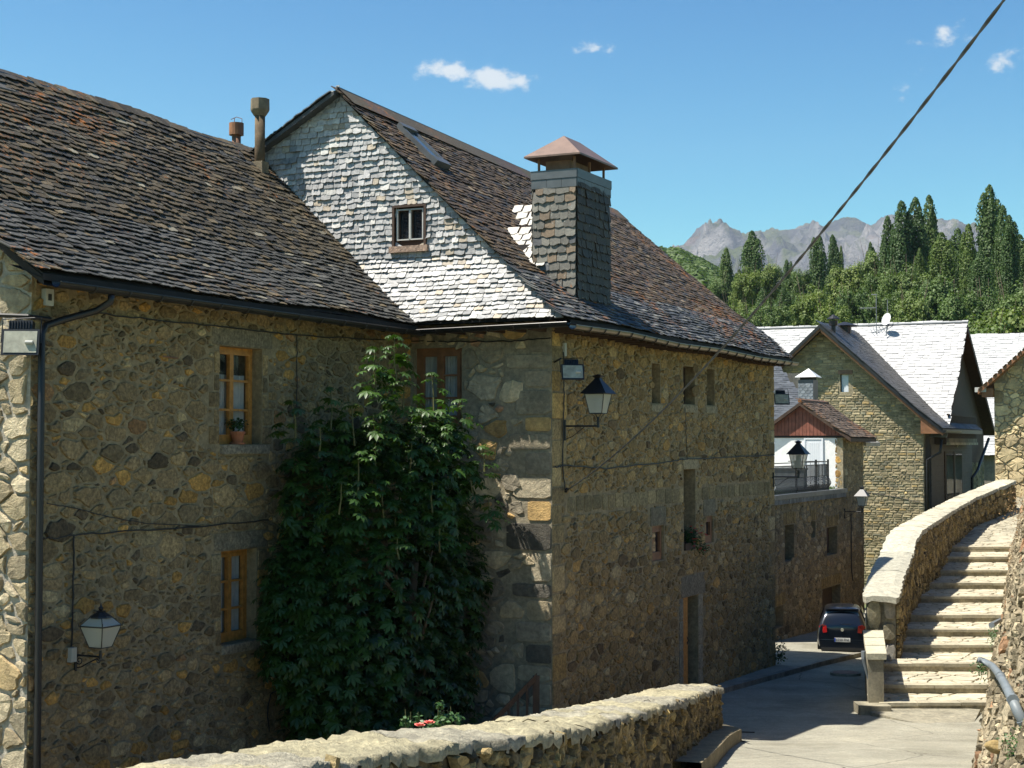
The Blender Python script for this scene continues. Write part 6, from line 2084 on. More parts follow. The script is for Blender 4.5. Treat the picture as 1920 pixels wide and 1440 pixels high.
# plinth step round the end
mb_ = MB(); pr = []
for u in (PF.L - 9, PF.L - 6, PF.L - 3, PF.L - 1.2, PF.L): pr.append((PF(u, 0, .42), road_z(PF.at(u)[0].y)))
for k in range(1, 7):
    a = math.pi * k / 6; p = cE + (nE * math.cos(a) + dE * math.sin(a)) * (THF / 2 + .42); pr.append((p, road_z(29.5)))
inn = [(PF(u, 0, -.1), 0) for u in (PF.L - 9, PF.L - 6, PF.L - 3, PF.L - 1.2, PF.L)] + [(cE, 0)] * 6
for (a, za), (b_, zb_), (c_, _), (d_, _) in zip(pr, pr[1:], inn, inn[1:]):
    A, B_ = Vector((a.x, a.y, za + .24)), Vector((b_.x, b_.y, zb_ + .24))
    mb_.add([A, B_, Vector((d_.x, d_.y, zb_ + .25)), Vector((c_.x, c_.y, za + .25)), A - Vector((0, 0, .6)), B_ - Vector((0, 0, .6))], [(0, 1, 2, 3), (0, 4, 5, 1)], (.23, .20, .13))
mb_.build("plinth", M['stoneC'], fp)

# ------------------------------------------------------------------ leaves
def leaf_arrays(tmpl_v, tmpl_f, mats, tints):
    """instance a small leaf template by 3x4 numpy matrices into one mesh"""
    tv = np.array(tmpl_v, dtype=np.float64); nV = len(tv)
    A = np.array(mats)
    v = np.einsum('nij,vj->nvi', A[:, :, :3], tv) + A[:, None, :, 3]
    tf_ = np.array(tmpl_f, dtype=np.int64)
    f = (tf_[None] + (np.arange(len(A)) * nV)[:, None, None]).reshape(-1, tf_.shape[1])
    return v.reshape(-1, 3), f, np.repeat(np.array(tints, dtype=np.float32), nV)
def mesh_np(name, v, f, t, mat):
    me = bpy.data.meshes.new(name)
    k = f.shape[1]
    me.vertices.add(len(v)); me.vertices.foreach_set("co", v.astype(np.float32).ravel())
    me.loops.add(f.size); me.loops.foreach_set("vertex_index", f.astype(np.int32).ravel())
    me.polygons.add(len(f)); me.polygons.foreach_set("loop_start", np.arange(0, f.size, k, dtype=np.int32))
    me.polygons.foreach_set("loop_total", np.full(len(f), k, dtype=np.int32))
    me.update(calc_edges=True)
    at = me.color_attributes.new("tint", 'FLOAT_COLOR', 'POINT')
    a = np.ones((len(v), 4), dtype=np.float32); a[:, :3] = t[:, None]; at.data.foreach_set("color", a.ravel())
    if mat: me.materials.append(mat)
    return me
def basis(nrm, roll, size, p):
    n = Vector(nrm).normalized(); a = n.orthogonal().normalized(); b2 = n.cross(a)
    x = a * math.cos(roll) + b2 * math.sin(roll); y = n.cross(x)
    return [[x[i] * size, y[i] * size, n[i] * size, p[i]] for i in range(3)]
# palmate leaf: seven drooping folded leaflets
PVx, PFx = [], []
for k, (ang, ln) in enumerate(((-2.2, .55), (-1.35, .85), (-.65, 1.0), (0, 1.08), (.65, 1.0), (1.35, .85), (2.2, .55))):
    dx, dy = math.sin(ang), math.cos(ang); px_, py_ = dy, -dx
    n0 = len(PVx); w = .19 * ln
    PVx += [(0, 0, 0), (dx * ln * .62 + px_ * w, dy * ln * .62 + py_ * w, -.14 * ln + .03), (dx * ln * .6, dy * ln * .6, -.10 * ln - .04), (dx * ln * .62 - px_ * w, dy * ln * .62 - py_ * w, -.14 * ln + .03), (dx * ln, dy * ln, -.36 * ln)]
    PFx += [(n0, n0 + 1, n0 + 2), (n0, n0 + 2, n0 + 3), (n0 + 1, n0 + 4, n0 + 2), (n0 + 2, n0 + 4, n0 + 3)]
rT2 = random.Random(2024)
tree = thing("chestnut_tree", "large dark-leaved tree with hand-shaped leaves filling the corner of the yard, upper shoots sunlit", "tree", W(-2.7, 1.7, -6.2))
tb0 = W(-2.7, 1.7, -6.3)
mb_ = MB()
mb_.tube([tb0, tb0 + Vector((.05, 0, 1.2)), tb0 + Vector((.1, .05, 2.6)), tb0 + Vector((.25, .1, 4.2))], [.16, .13, .10, .06], 10)
mb_.build("trunk", M['bark'], tree, smooth=True)
for k in range(14):
    z0 = rT2.uniform(.8, 3.8); a = rT2.uniform(0, 6.28); L_ = rT2.uniform(.6, 1.25)
    p0 = tb0 + Vector((.1, .03, z0)); d = bD * math.cos(a) * 1.3 + gD * math.sin(a) * .55
    mb_ = MB(); mb_.tube([p0, p0 + d * L_ * .5 + Vector((0, 0, .5)), p0 + d * L_ + Vector((0, 0, 1.4))], [.05, .035, .012], 6); mb_.build("branch", M['bark'], tree, smooth=True)
ELL = [((-3.0, 1.85, -2.4), (2.4, 1.0, 2.9)), ((-2.6, 1.8, -4.6), (2.1, 1.1, 1.5)), ((-1.35, 1.55, -2.9), (1.15, .68, 1.9)), ((-5.0, 2.3, -2.9), (.95, .55, 1.5)), ((-3.3, 2.0, -3.6), (2.3, .9, 1.9)), ((-4.5, 2.2, -2.7), (1.35, .7, 1.5)), ((-4.0, 2.25, -1.0), (1.45, .7, 1.4)), ((-2.1, 1.5, -.6), (1.15, .75, 1.3)), ((-4.2, 2.3, -4.4), (1.0, .55, 1.0))]
mats, tints, leafpos = [], [], []
up = Vector((0, 0, 1))
def add_leaf(p, nrm, size, tint):
    mats.append(basis(nrm, rT2.uniform(0, 6.28), size, p)); tints.append(tint); leafpos.append(p)
for (c, r_) in ELL:
    vol = r_[0] * r_[1] * r_[2]
    surf_n = int(330 * (r_[0] * r_[1] + r_[1] * r_[2] + r_[0] * r_[2]) / 1.0 * .62)
    for _ in range(surf_n):
        a = Vector((rT2.gauss(0, 1), rT2.gauss(0, 1), rT2.gauss(0, 1))).normalized()
        rr = rT2.uniform(.72, 1.03)
        k = 1 + .16 * noise.noise(Vector((a.x * 2.3 + c[0], a.y * 2.3, a.z * 2.3 + c[2])))
        t, s, z = c[0] + a.x * r_[0] * rr * k, c[1] + a.y * r_[1] * rr * k, c[2] + a.z * r_[2] * rr * k
        if s > 2.95 or t > -.1 or z < -6.1: continue
        inner = any(((t - c2[0]) / r2[0]) ** 2 + ((s - c2[1]) / r2[1]) ** 2 + ((z - c2[2]) / r2[2]) ** 2 < .42 for c2, r2 in ELL)
        if inner: continue
        n = (bD * a.x * .6 + gD * a.y * .6 + up * (a.z * .5 + .75) + Vector((rT2.gauss(0, .25), rT2.gauss(0, .25), 0)))
        add_leaf(W(t, s, z), n, rT2.uniform(.11, .21), rT2.random())
# upright shoots with whorls of leaves
shoots = [(740, 632, .9, 1.35), (703, 655, .9, 1.5), (716, 700, 1.3, 1.4), (810, 702, .8, 1.4), (862, 752, .7, 1.2), (790, 770, .9, 1.3), (772, 830, .7, 1.2), (672, 850, .8, 1.4), (715, 905, .9, 1.3), (742, 940, .5, 1.2), (905, 838, .55, 1.1), (548, 755, .7, 2.1), (620, 730, .8, 2.1), (660, 760, .8, 1.7), (838, 800, .8, 1.0), (880, 880, .5, .9), (700, 780, 1.0, 1.45), (640, 905, .6, 1.3), (812, 905, .6, .9), (915, 930, .5, .8), (760, 700, .8, 1.3), (600, 800, .6, 1.9), (825, 990, .5, .8), (745, 1010, .4, .9)]
for (x, y, ln, s_) in shoots:
    tip = on_plane(x, y, W(0, s_), gD)
    q = tip - C0
    base = tip + Vector((rT2.uniform(-.06, .06), rT2.uniform(-.1, .1), -ln * .85))
    mb_ = MB(); mb_.tube([base, (base + tip) / 2 + Vector((rT2.uniform(-.03, .03), 0, 0)), tip], [.018, .013, .007], 5); mb_.build("shoot", M['stem'], tree)
    k = 0; zz = 0
    while zz < ln:
        f = zz / ln
        nl = 5 if f < .9 else 6
        for j in range(nl):
            a = rT2.uniform(0, 6.28)
            d = Vector((math.cos(a), math.sin(a), rT2.uniform(-.1, .35)))
            rr = .08 + .30 * min(f, .75) + rT2.uniform(0, .06)
            p = tip - Vector((0, 0, zz)) + d * rr
            add_leaf(p, up * .9 + d * .45, rT2.uniform(.11, .18) * (.75 + .4 * min(1, f * 2)), rT2.uniform(.5, 1.0))
        zz += rT2.uniform(.12, .2)
# leaves that show nearest and largest become objects of their own
order = sorted(range(len(mats)), key=lambda i: leafpos[i].y + (0 if project(leafpos[i])[1] < 1350 else 9))
solo = set(order[:290])
lme = mesh_np("leaf", np.array(PVx), np.array(PFx), np.full(len(PVx), .5, dtype=np.float32), M['leaf'])
from mathutils import Matrix
tl = Vector(tree.location)
for i in solo:
    m4 = Matrix([mats[i][0], mats[i][1], mats[i][2], [0, 0, 0, 1]])
    o = bpy.data.objects.new("leaf", lme); scene.collection.objects.link(o); o.parent = tree
    m4.translation = m4.translation - tl
    o.matrix_local = m4
rest = [i for i in range(len(mats)) if i not in solo]
v, f, t_ = leaf_arrays(PVx, PFx, [mats[i] for i in rest], [tints[i] for i in rest])
me = mesh_np("foliage", v - np.array(tl), f, t_, M['leaf'])
o = bpy.data.objects.new("foliage", me); scene.collection.objects.link(o); o.parent = tree; o["kind"] = "stuff"

# small plants: rose bush, window pots
LV = [(0, 0, 0), (.3, .45, .06), (0, .5, 0), (-.3, .45, .06), (0, 1, -.1)]; LF = [(0, 1, 2), (0, 2, 3), (1, 4, 2), (2, 4, 3)]
def bush(parent, centre, radii, n, size, mat, seed, name="leaves"):
    r_ = random.Random(seed); mm, tt = [], []
    for _ in range(n):
        a = Vector((r_.gauss(0, 1), r_.gauss(0, 1), r_.gauss(0, 1))).normalized() * r_.uniform(.3, 1)
        p = Vector(centre) + Vector((a.x * radii[0], a.y * radii[1], a.z * radii[2])) - Vector(parent.location)
        mm.append(basis(up * .6 + a * .8 + Vector((r_.gauss(0, .4), r_.gauss(0, .4), 0)), r_.uniform(0, 6.28), size * r_.uniform(.7, 1.3), p)); tt.append(r_.random())
    v, f, t_ = leaf_arrays(LV, LF, mm, tt)
    me = mesh_np(name, v, f, t_, mat); o = bpy.data.objects.new(name, me); scene.collection.objects.link(o); o.parent = parent; o["kind"] = "stuff"
def flower(parent, c, r, mat, seed, name="flower"):
    r_ = random.Random(seed); mb = MB()
    for ring_ in range(3):
        for k in range(5 + ring_):
            a = 6.28 * k / (5 + ring_) + ring_ * .5; rr = r * (1 - .28 * ring_)
            d = Vector((math.cos(a), math.sin(a) * .9, .25 + .35 * ring_)).normalized(); e = d.cross(up).normalized() * r * .5
            p = Vector(c)
            mb.add([p, p + d * rr * .7 + e, p + d * rr + up * r * .15, p + d * rr * .7 - e], [(0, 1, 2, 3)], (.5, .5, .5))
    mb.build(name, mat, parent, fixn=False)
rp = at_Y(800, 1400, 14.6)
rose = thing("rose_bush", "rose bush with two salmon-pink blooms rising behind the foreground parapet", "rose bush", rp - Vector((0, 0, 2.5)))
for (x, y, ht) in ((770, 1350, .2), (845, 1340, .26), (822, 1330, .3), (760, 1345, .2), (858, 1352, .2), (784, 1350, .2), (832, 1350, .2)):
    tp_ = at_Y(x, y - 15, 14.4); mb_ = MB(); mb_.tube([tp_ - Vector((rT2.uniform(-.05, .05), 0, .9)), tp_], [.006, .003], 5); mb_.build("cane", M['stem'], rose)
for (x, y, rx, rz, n) in ((762, 1352, .06, .06, 40), (784, 1350, .05, .05, 30), (826, 1322, .035, .05, 26), (836, 1348, .11, .08, 110), (858, 1345, .06, .05, 36), (815, 1360, .09, .04, 50)):
    bush(rose, at_Y(x, y, 14.4), (rx, rx, rz), n, .045, M['leafrose'], x)
flower(rose, at_Y(787, 1362, 13.6), .055, M['petal_pink'], 1); flower(rose, at_Y(805, 1357, 13.6), .055, M['petal_pink'], 2)
# pot on the upper window of the left house
hA = holesA[0]
pc_ = F_A(F_A.px(453, 820)[0], hA[2] + .0, -.08)
pot = thing("potted_plant", "terracotta pot with a dark green plant on the upper sill of the left house", "potted plant", pc_)
mb_ = MB(); mb_.tube([pc_, pc_ + Vector((0, 0, .03))], .13, 14); mb_.build("saucer", M['terracotta'], pot)
mb_ = MB(); mb_.tube([pc_ + Vector((0, 0, .03)), pc_ + Vector((0, 0, .17)), pc_ + Vector((0, 0, .172)), pc_ + Vector((0, 0, .21))], [.085, .115, .13, .13], 14); mb_.build("pot", M['terracotta'], pot)
bush(pot, pc_ + Vector((-.03, 0, .33)), (.19, .13, .12), 190, .06, M['leaf'], 5)
hB = holesB[3]
gc = F_B((hB[0] + hB[1]) / 2 + .1, hB[2] + .12, -.02)
ger = thing("geranium_box", "window box of trailing coral-red flowers in the tall slit of the big house", "potted plant", gc)
mb_ = MB(); mb_.box(F_B, hB[0] + .08, hB[1] - .05, hB[2] + .0, hB[2] + .16, -.16, .02); mb_.build("box", M['wooddk'], ger)
bush(ger, gc + Vector((.0, 0, .15)), (.25, .3, .28), 420, .06, M['leaf'], 6)
bush(ger, F_B(hB[1] + .15, hB[2] + .05, .12), (.18, .2, .22), 160, .05, M['leaf'], 7)
for k in range(17):
    flower(ger, F_B(rT2.uniform(hB[0] + .1, hB[1] + .42), hB[2] + rT2.uniform(-.1, .55), .1 + rT2.uniform(0, .14)), .045, M['petal_red'], k)
gp2 = thing("corner_plant", "tufts of green plant growing at the foot of the big house's far corner", "plant", F_B(14.5, -5.8, .2))
bush(gp2, F_B(14.55, -5.55, .12), (.2, .2, .38), 160, .08, M['leaf'], 8)
# timber stair rail in the yard
sr = thing("yard_stair_rail", "dark timber stair handrail in the shaded yard beside the house corner", "railing", at_Y(1000, 1330, 28.3))
a_, b2_ = at_Y(1007, 1262, 28.3), at_Y(920, 1352, 27.4)
mb_ = MB(); fr_d = (b2_ - a_)
o_ = Vector((0, 0, -.12)); s_v = Vector((0, .06, 0))
mb_.add([a_, b2_, b2_ + o_, a_ + o_, a_ + s_v, b2_ + s_v, b2_ + o_ + s_v, a_ + o_ + s_v], [(0, 1, 2, 3), (4, 7, 6, 5), (0, 4, 5, 1), (3, 2, 6, 7), (0, 3, 7, 4)]); mb_.build("handrail", M['wooddk'], sr)
for k in range(5):
    p = a_ + fr_d * (k / 5 + .02); w_ = .06 if k == 0 else .022
    mb_ = MB(); mb_.abox(p.x - w_, p.x + w_, p.y - .0, p.y + .05, p.z - 1.1, p.z - .03); mb_.build("post" if k == 0 else "baluster", M['wooddk'], sr)

# ------------------------------------------------------------------ lanterns, floodlights
M['grey_box'] = plain("junction_box_plastic", (.42, .42, .38), .5, var=.08)
def lantern(name, label, F, u, z, arm, style, scale=1.0, group="wall lanterns"):
    """z = height of the arm; F wall frame; the lamp stands on the end of the arm"""
    root = thing(name, label, "street lamp", F(u, z, .0), group)
    k = scale
    c = F(u, z, arm)
    X, Yv = F.u.copy(), F.n.copy()
    def B(a, b_, h): return c + X * (a * k) + Yv * (b_ * k) + up * (h * k)
    m_ = MB(); m_.tube([F(u, z - .28 * k, .03), F(u, z + .12 * k, .03)], .028 * k, 8); m_.tube([F(u, z, .03), c], .018 * k, 8)
    m_.build("bracket", M['black'], root)
    m_ = MB()
    if style == 1:
        for (cx, cz, r0, turns, dr) in ((.12, -.09, .085, 1.5, -1), (arm / k - .05, -.07, .05, 1.3, 1)):
            pts = []
            for i in range(22):
                a = i / 21 * turns * 6.28; rr = r0 * (1 - .75 * i / 21) * k
                pts.append(F(u, z + cz * k + math.cos(a) * rr, cx * k + dr * math.sin(a) * rr))
            m_.tube(pts, .010 * k, 5)
        m_.tube([F(u, z - .22 * k, .04), F(u, z - .20 * k, .16 * k), F(u, z - .13 * k, .30 * k), F(u, z - .03 * k, arm - .05)], .012 * k, 6)
    else:
        m_.tube([F(u, z - .26 * k, .04), F(u, z - .2 * k, .2 * k), F(u, z - .01 * k, arm * .62)], .008 * k, 5)
    m_.build("scroll", M['black'], root)
    gb_, gt_ = (.17, .31) if style == 1 else (.16, .25)
    h0, h1 = (.17, .54) if style == 1 else (.24, .62)
    gb_ *= .8; gt_ *= .8
    m_ = MB(); m_.tube([B(0, 0, -.03), B(0, 0, h0 - .06)], [.03 * k, .022 * k], 8)
    if style == 2:
        for sx in (-1, 1):
            for sy in (-1, 1): m_.tube([B(sx * .025, sy * .025, h0 - .16), B(sx * .05, sy * .05, h0 - .06), B(sx * gb_ * .8, sy * gb_ * .8, h0)], .008 * k, 4)
    m_.build("stem", M['black'], root)
    m_ = MB()
    cb_ = [(-1, -1), (1, -1), (1, 1), (-1, 1)]
    for i, (sx, sy) in enumerate(cb_):
        m_.tube([B(sx * gb_, sy * gb_, h0), B(sx * gt_, sy * gt_, h1)], .011 * k, 4)
        nx2, ny2 = cb_[(i + 1) % 4]
        m_.tube([B(sx * gb_, sy * gb_, h0), B(nx2 * gb_, ny2 * gb_, h0)], .012 * k, 4); m_.tube([B(sx * gt_, sy * gt_, h1), B(nx2 * gt_, ny2 * gt_, h1)], .016 * k, 4)
    if style == 1:
        for i, (sx, sy) in enumerate(cb_):
            m_.tube([B(sx * gt_, sy * gt_, h1), B(sx * .13, sy * .13, h1 + .15)], .010 * k, 4)
            m_.tube([B(sx * gt_ * 1.05, sy * gt_ * 1.05, h1 - .01), B(sx * gt_ * 1.1, sy * gt_ * 1.1, h1 + .07)], .008 * k, 4)
    m_.build("lamp_frame", M['black'], root)
    for i, (sx, sy) in enumerate(cb_):
        nx2, ny2 = cb_[(i + 1) % 4]
        m_ = MB(); m_.add([B(sx * gb_, sy * gb_, h0), B(nx2 * gb_, ny2 * gb_, h0), B(nx2 * gt_, ny2 * gt_, h1), B(sx * gt_, sy * gt_, h1)], [(0, 1, 2, 3)]); m_.build("glass_pane", M['glass_l'], root, fixn=False)
        if style == 1:
            m_ = MB(); m_.add([B(sx * gt_, sy * gt_, h1 + .01), B(nx2 * gt_, ny2 * gt_, h1 + .01), B(nx2 * .13, ny2 * .13, h1 + .15), B(sx * .13, sy * .13, h1 + .15)], [(0, 1, 2, 3)]); m_.build("upper_glass_pane", M['glass_l'], root, fixn=False)
    m_ = MB()
    if style == 1:
        m_.tube([B(0, 0, h1 + .14), B(0, 0, h1 + .17), B(0, 0, h1 + .24), B(0, 0, h1 + .26)], [.20 * k, .19 * k, .08 * k, .09 * k], 8)
        m_.tube([B(0, 0, h1 + .26), B(0, 0, h1 + .31), B(0, 0, h1 + .34), B(0, 0, h1 + .40)], [.03 * k, .05 * k, .02 * k, .005 * k], 8)
    else:
        e = gt_ + .07
        q0 = [B(sx * e, sy * e, h1 - .0) for sx, sy in cb_]; q1 = [B(sx * .07, sy * .07, h1 + .26) for sx, sy in cb_]; q2 = [B(sx * .05, sy * .05, h1 + .3) for sx, sy in cb_]; q3 = [B(sx * .09, sy * .09, h1 + .34) for sx, sy in cb_]
        fs = []
        for l_ in range(3): fs += [(l_ * 4 + i, l_ * 4 + (i + 1) % 4, l_ * 4 + 4 + (i + 1) % 4, l_ * 4 + 4 + i) for i in range(4)]
        fs += [(3, 2, 1, 0)]
        m_.add(q0 + q1 + q2 + q3 + [B(0, 0, h1 + .38)], fs + [(12, 13, 16), (13, 14, 16), (14, 15, 16), (15, 12, 16)])
    m_.build("lamp_roof", M['black'], root)
    if style == 2:
        m_ = MB(); m_.tube([B(0, 0, h0 + .02), B(0, 0, h1 - .02)], .07 * k, 10); m_.build("lamp_tube", M['curtain'], root, smooth=True)
    return root
uA = F_A.px(139, 1228)
lantern("wall_lantern", "lantern with frosted glass and scrolled bracket low on the shaded left house wall", F_A, uA[0], uA[1], .47, 1, .80)
mb_ = MB(); q = F_A.px(129, 1227); fr_l = bpy.data.objects["wall_lantern"]; mb_.box(F_A, q[0] - .06, q[0] + .05, q[1] - .1, q[1] + .1, .02, .1); mb_.build("junction_box", M['grey_box'], fr_l)
uB = F_B.px(1056, 799)
lantern("wall_lantern", "black-roofed lantern on an arm near the corner of the big house, under the floodlight", F_B, uB[0], uB[1], .72, 2, .98)
uB2 = F_B.px(1448, 894)
lantern("wall_lantern", "black-roofed lantern seen against the white terrace wall", F_B, uB2[0], uB2[1], .72, 2, .98)
uN = F_N.px(1582, 959)
lantern("wall_lantern", "small far lantern on the terrace house beside the alley, its roof glinting", F_N, uN[0], uN[1], .68, 2, .92)
mb_ = MB(); mb_.tube([F_N(uN[0] + .9, uN[1] - .1, .05), F_N(uN[0] + .9, uN[1] - 2.2, .05), F_N(uN[0] + 1.1, uN[1] - 2.6, .05)], .02, 5); cc_ = mb_.build("cable", M['cable'], bpy.data.objects["wall_lantern.003"])
def floodlight(name, label, P, wd, yaw, tilt, group="floodlights"):
    root = thing(name, label, "floodlight", P, group)
    from mathutils import Euler
    Rm = Matrix.Rotation(yaw, 3, 'Z') @ Matrix.Rotation(tilt, 3, 'X')
    k = wd
    def B(a, b_, c): return P + Rm @ Vector((a * k, b_ * k, c * k))
    def bx(mb, a0, a1, b0, b1, c0, c1):
        vs = [B(a, b_, c) for c in (c0, c1) for b_ in (b0, b1) for a in (a0, a1)]
        mb.add(vs, [(0, 2, 3, 1), (4, 5, 7, 6), (0, 1, 5, 4), (2, 6, 7, 3), (0, 4, 6, 2), (1, 3, 7, 5)])
    # front faces -Y locally
    m_ = MB(); bx(m_, -.5, .5, 0, .06, -.36, .36)
    m_.add([B(-.48, .06, -.34), B(.48, .06, -.34), B(.48, .06, .34), B(-.48, .06, .34), B(-.3, .34, -.18), B(.3, .34, -.18), B(.3, .34, .25), B(-.3, .34, .25)], [(0, 1, 5, 4), (1, 2, 6, 5), (2, 3, 7, 6), (3, 0, 4, 7), (4, 5, 6, 7)])
    m_.build("housing", M['black'], root)
    m_ = MB(); m_.add([B(-.44, -.012, -.30), B(.44, -.012, -.30), B(.44, -.012, .30), B(-.44, -.012, .30)], [(0, 1, 2, 3)]); m_.build("reflector", M['reflector'], root)
    m_ = MB(); m_.tube([B(.14, -.035, -.02), B(.34, -.035, -.02)], .05 * k, 8); m_.build("bulb", M['plastic_w'], root)
    m_ = MB(); bx(m_, -.35, .28, .05, .35, .37, .62)
    for q in range(8): bx(m_, -.33 + q * .075, -.31 + q * .075, .0, .05, .38, .6)
    m_.build("gear_box", M['black'], root)
    m_ = MB(); m_.tube([B(-.53, .1, 0), B(-.53, .12, .66), B(.5, .12, .72), B(.52, .1, 0)], .022 * k, 5); m_.build("yoke", M['black'], root)
    return root
P = at_Y(1074, 697, 29.3)
floodlight("floodlight", "floodlight on the corner of the big house, above the black-roofed lantern", P, .42, .12, -.35)
mb_ = MB(); mb_.tube([P + Vector((-.22, .1, .25)), F_B(.1, P.z + .2, .0)], .02, 5); mb_.build("wall_arm", M['black'], bpy.data.objects["floodlight"])
P = at_Y(1466, 748, 43.0)
floodlight("floodlight", "small far floodlight at the far end of the big house", P, .42, .12, -.3)
mb_ = MB(); mb_.tube([P + Vector((-.2, .1, .1)), F_B(14.4, P.z + .05, .0)], .02, 5); mb_.build("wall_arm", M['black'], bpy.data.objects["floodlight.001"])
P = at_Y(38, 641, 21.3)
floodlight("floodlight", "large floodlight with cooling fins at the left edge, by the rainwater pipe", P, .5, .05, -.2)
mb_ = MB(); mb_.tube([P + Vector((-.6, .15, .38)), P + Vector((.05, .18, .36)), P + Vector((.3, .3, .33)), F_A(F_A.px(90, 605)[0], P.z + .36, .03)], .03, 6); mb_.build("wall_arm", M['black'], bpy.data.objects["floodlight.002"])
jb = F_A.px(86, 560)
t = thing("junction_box", "small pale junction box under the eave at the left", "junction box", F_A(jb[0], jb[1], 0))
mb_ = MB(); mb_.box(F_A, jb[0] - .09, jb[0] + .07, jb[1] - .1, jb[1] + .13, .0, .08); mb_.build("box", M['grey_box'], t)
mb_ = MB(); mb_.box(F_A, jb[0] - .04, jb[0] + .02, jb[1] - .03, jb[1] + .06, .08, .09); mb_.build("latch", M['black'], t)
jb = F_B.px(1055, 655)
t = thing("junction_box", "narrow pale cable box above the corner floodlight of the big house", "junction box", F_B(jb[0], jb[1], 0))
mb_ = MB(); mb_.box(F_B, jb[0] - .03, jb[0] + .06, jb[1] - .13, jb[1] + .12, .0, .06); mb_.build("box", M['grey_box'], t)

# ------------------------------------------------------------------ cables
def cable(label, pts, r, name="wall_cable", smooth=True):
    pts = [Vector(p) for p in pts]
    t = MB(); t.tube(pts, r, 5)
    o = t.build(name, M['cable'], None); o["label"] = label; o["category"] = "cable"
    return o
def wiggle(F, pl, off=.035, n=9, amp=.012, seed=1):
    r_ = random.Random(seed); out = []
    q = [F.px(x, y) for x, y in pl]
    for (a, b_) in zip(q, q[1:]):
        for k in range(n):
            f = k / n; out.append(F(a[0] + (b_[0] - a[0]) * f + r_.uniform(-amp, amp), a[1] + (b_[1] - a[1]) * f + r_.uniform(-amp, amp), off + r_.uniform(0, .01)))
    out.append(F(q[-1][0], q[-1][1], off)); return out
cable("cable clipped under the eaves of the left house, running right", wiggle(F_A, [(146, 583), (290, 600), (440, 616), (555, 629), (720, 637)]), .012)
cable("cable dropping straight down the left house from the eave cable to the tree", wiggle(F_A, [(553, 630), (553, 690), (552, 775)], seed=2), .010)
cable("cable running across the yard wall of the big house above its window", wiggle(F_G, [(772, 640), (850, 641), (960, 640), (1034, 634)], seed=3), .012)
cable("cable crossing the left house wall at mid height above the lantern", wiggle(F_A, [(68, 1008), (100, 1009), (135, 1003), (240, 996), (380, 986), (500, 975)], seed=4), .012)
cable("thin sagging wire on the left house just above the mid-height cable", wiggle(F_A, [(84, 944), (130, 951), (200, 969), (270, 981), (370, 986)], seed=5, amp=.004), .007)
cable("cable dropping to the junction box of the left house lantern", wiggle(F_A, [(134, 1003), (133, 1100), (130, 1212)], seed=6), .014)
cable("loose cable hanging in a bend on the left house right of the lower window", wiggle(F_A, [(550, 1190), (548, 1278), (522, 1290), (503, 1302), (497, 1340), (501, 1372)], seed=7, n=5), .012)
cable("cable running along the street wall of the big house at mid height", wiggle(F_B, [(1038, 876), (1056, 872), (1130, 878), (1240, 867), (1280, 861), (1350, 858), (1450, 853)], seed=8), .014)
cable("cable down the near edge of the big house from the floodlight past the lantern", wiggle(F_B, [(1053, 660), (1054, 720), (1053, 800), (1051, 872), (1056, 918)], seed=9), .012)
cable("dark crack in the street wall from the middle slit window down to the tall slit, drawn as a thin wire", wiggle(F_B, [(1281, 762), (1283, 810), (1286, 862)], seed=10, amp=.02), .007)  # a crack in the wall, drawn as a thin dark tube
cable("thin wire across the shaded side of the coursed stone gable", wiggle(Frame(CHH, gD, -bD), [(1622, 922), (1680, 932), (1735, 944)], seed=12, amp=.002), .012)
# heavy twisted service cable from the upper right to the big house
A0 = F_B(F_B.px(1056, 920)[0], F_B.px(1056, 920)[1], .05); A1 = at_Y(1905, -30, 11.5)
pts1, pts2 = [], []
n = 160
chord = (A1 - A0)
for i in range(n + 1):
    f = i / n
    p = A0 + chord * f - up * (.42 * 4 * f * (1 - f))
    a = i * .9; e1_ = chord.normalized().cross(up).normalized(); e2_ = chord.normalized().cross(e1_)
    o_ = (e1_ * math.cos(a) + e2_ * math.sin(a)) * .007
    pts1.append(p + o_); pts2.append(p - o_)
m_ = MB(); m_.tube(pts1, .0095, 5); m_.tube(pts2, .0095, 5)
sc_ = m_.build("service_cable", plain("cable_sheath", (.035, .04, .042), .45, spec=.6), None); sc_["label"] = "thick twisted overhead cable slanting from the sky at upper right to the big house"; sc_["category"] = "cable"
m_ = MB(); m_.tube([A0 - up * .02, A0 + up * .04 + Vector((.03, -.05, 0))], .03, 6); m_.build("wall_hook", M['black'], sc_)

# ------------------------------------------------------------------ parked car, rear view
cpos = at_Y(1577, 900, 47.0); cpos.z = road_z(47.0) + .0
rzc = -math.atan2(cpos.x, cpos.y)
car = thing("parked_car", "dark blue hatchback parked in the shade below the terrace house, seen from behind", "car", cpos, None, rzc)
Rc = Matrix.Rotation(rzc, 3, 'Z')
m_, nt_, bn = new_mat("car_paint"); bn.inputs['Base Color'].default_value = (.006, .009, .016, 1); bn.inputs['Metallic'].default_value = .5; bn.inputs['Roughness'].default_value = .3; bn.inputs['Coat Weight'].default_value = .8; bn.inputs['Coat Roughness'].default_value = .08
M['paint'] = m_
M['tail'] = plain("tail_lamp_red", (.28, .012, .012), .15, spec=.6, var=.1)
M['rubber'] = plain("tyre_rubber", (.02, .02, .02), .85, var=.1)
M['plate'] = plain("number_plate_white", (.62, .62, .6), .4, var=.03)
def C(x, y, z): return cpos + Rc @ Vector((x, y, z))
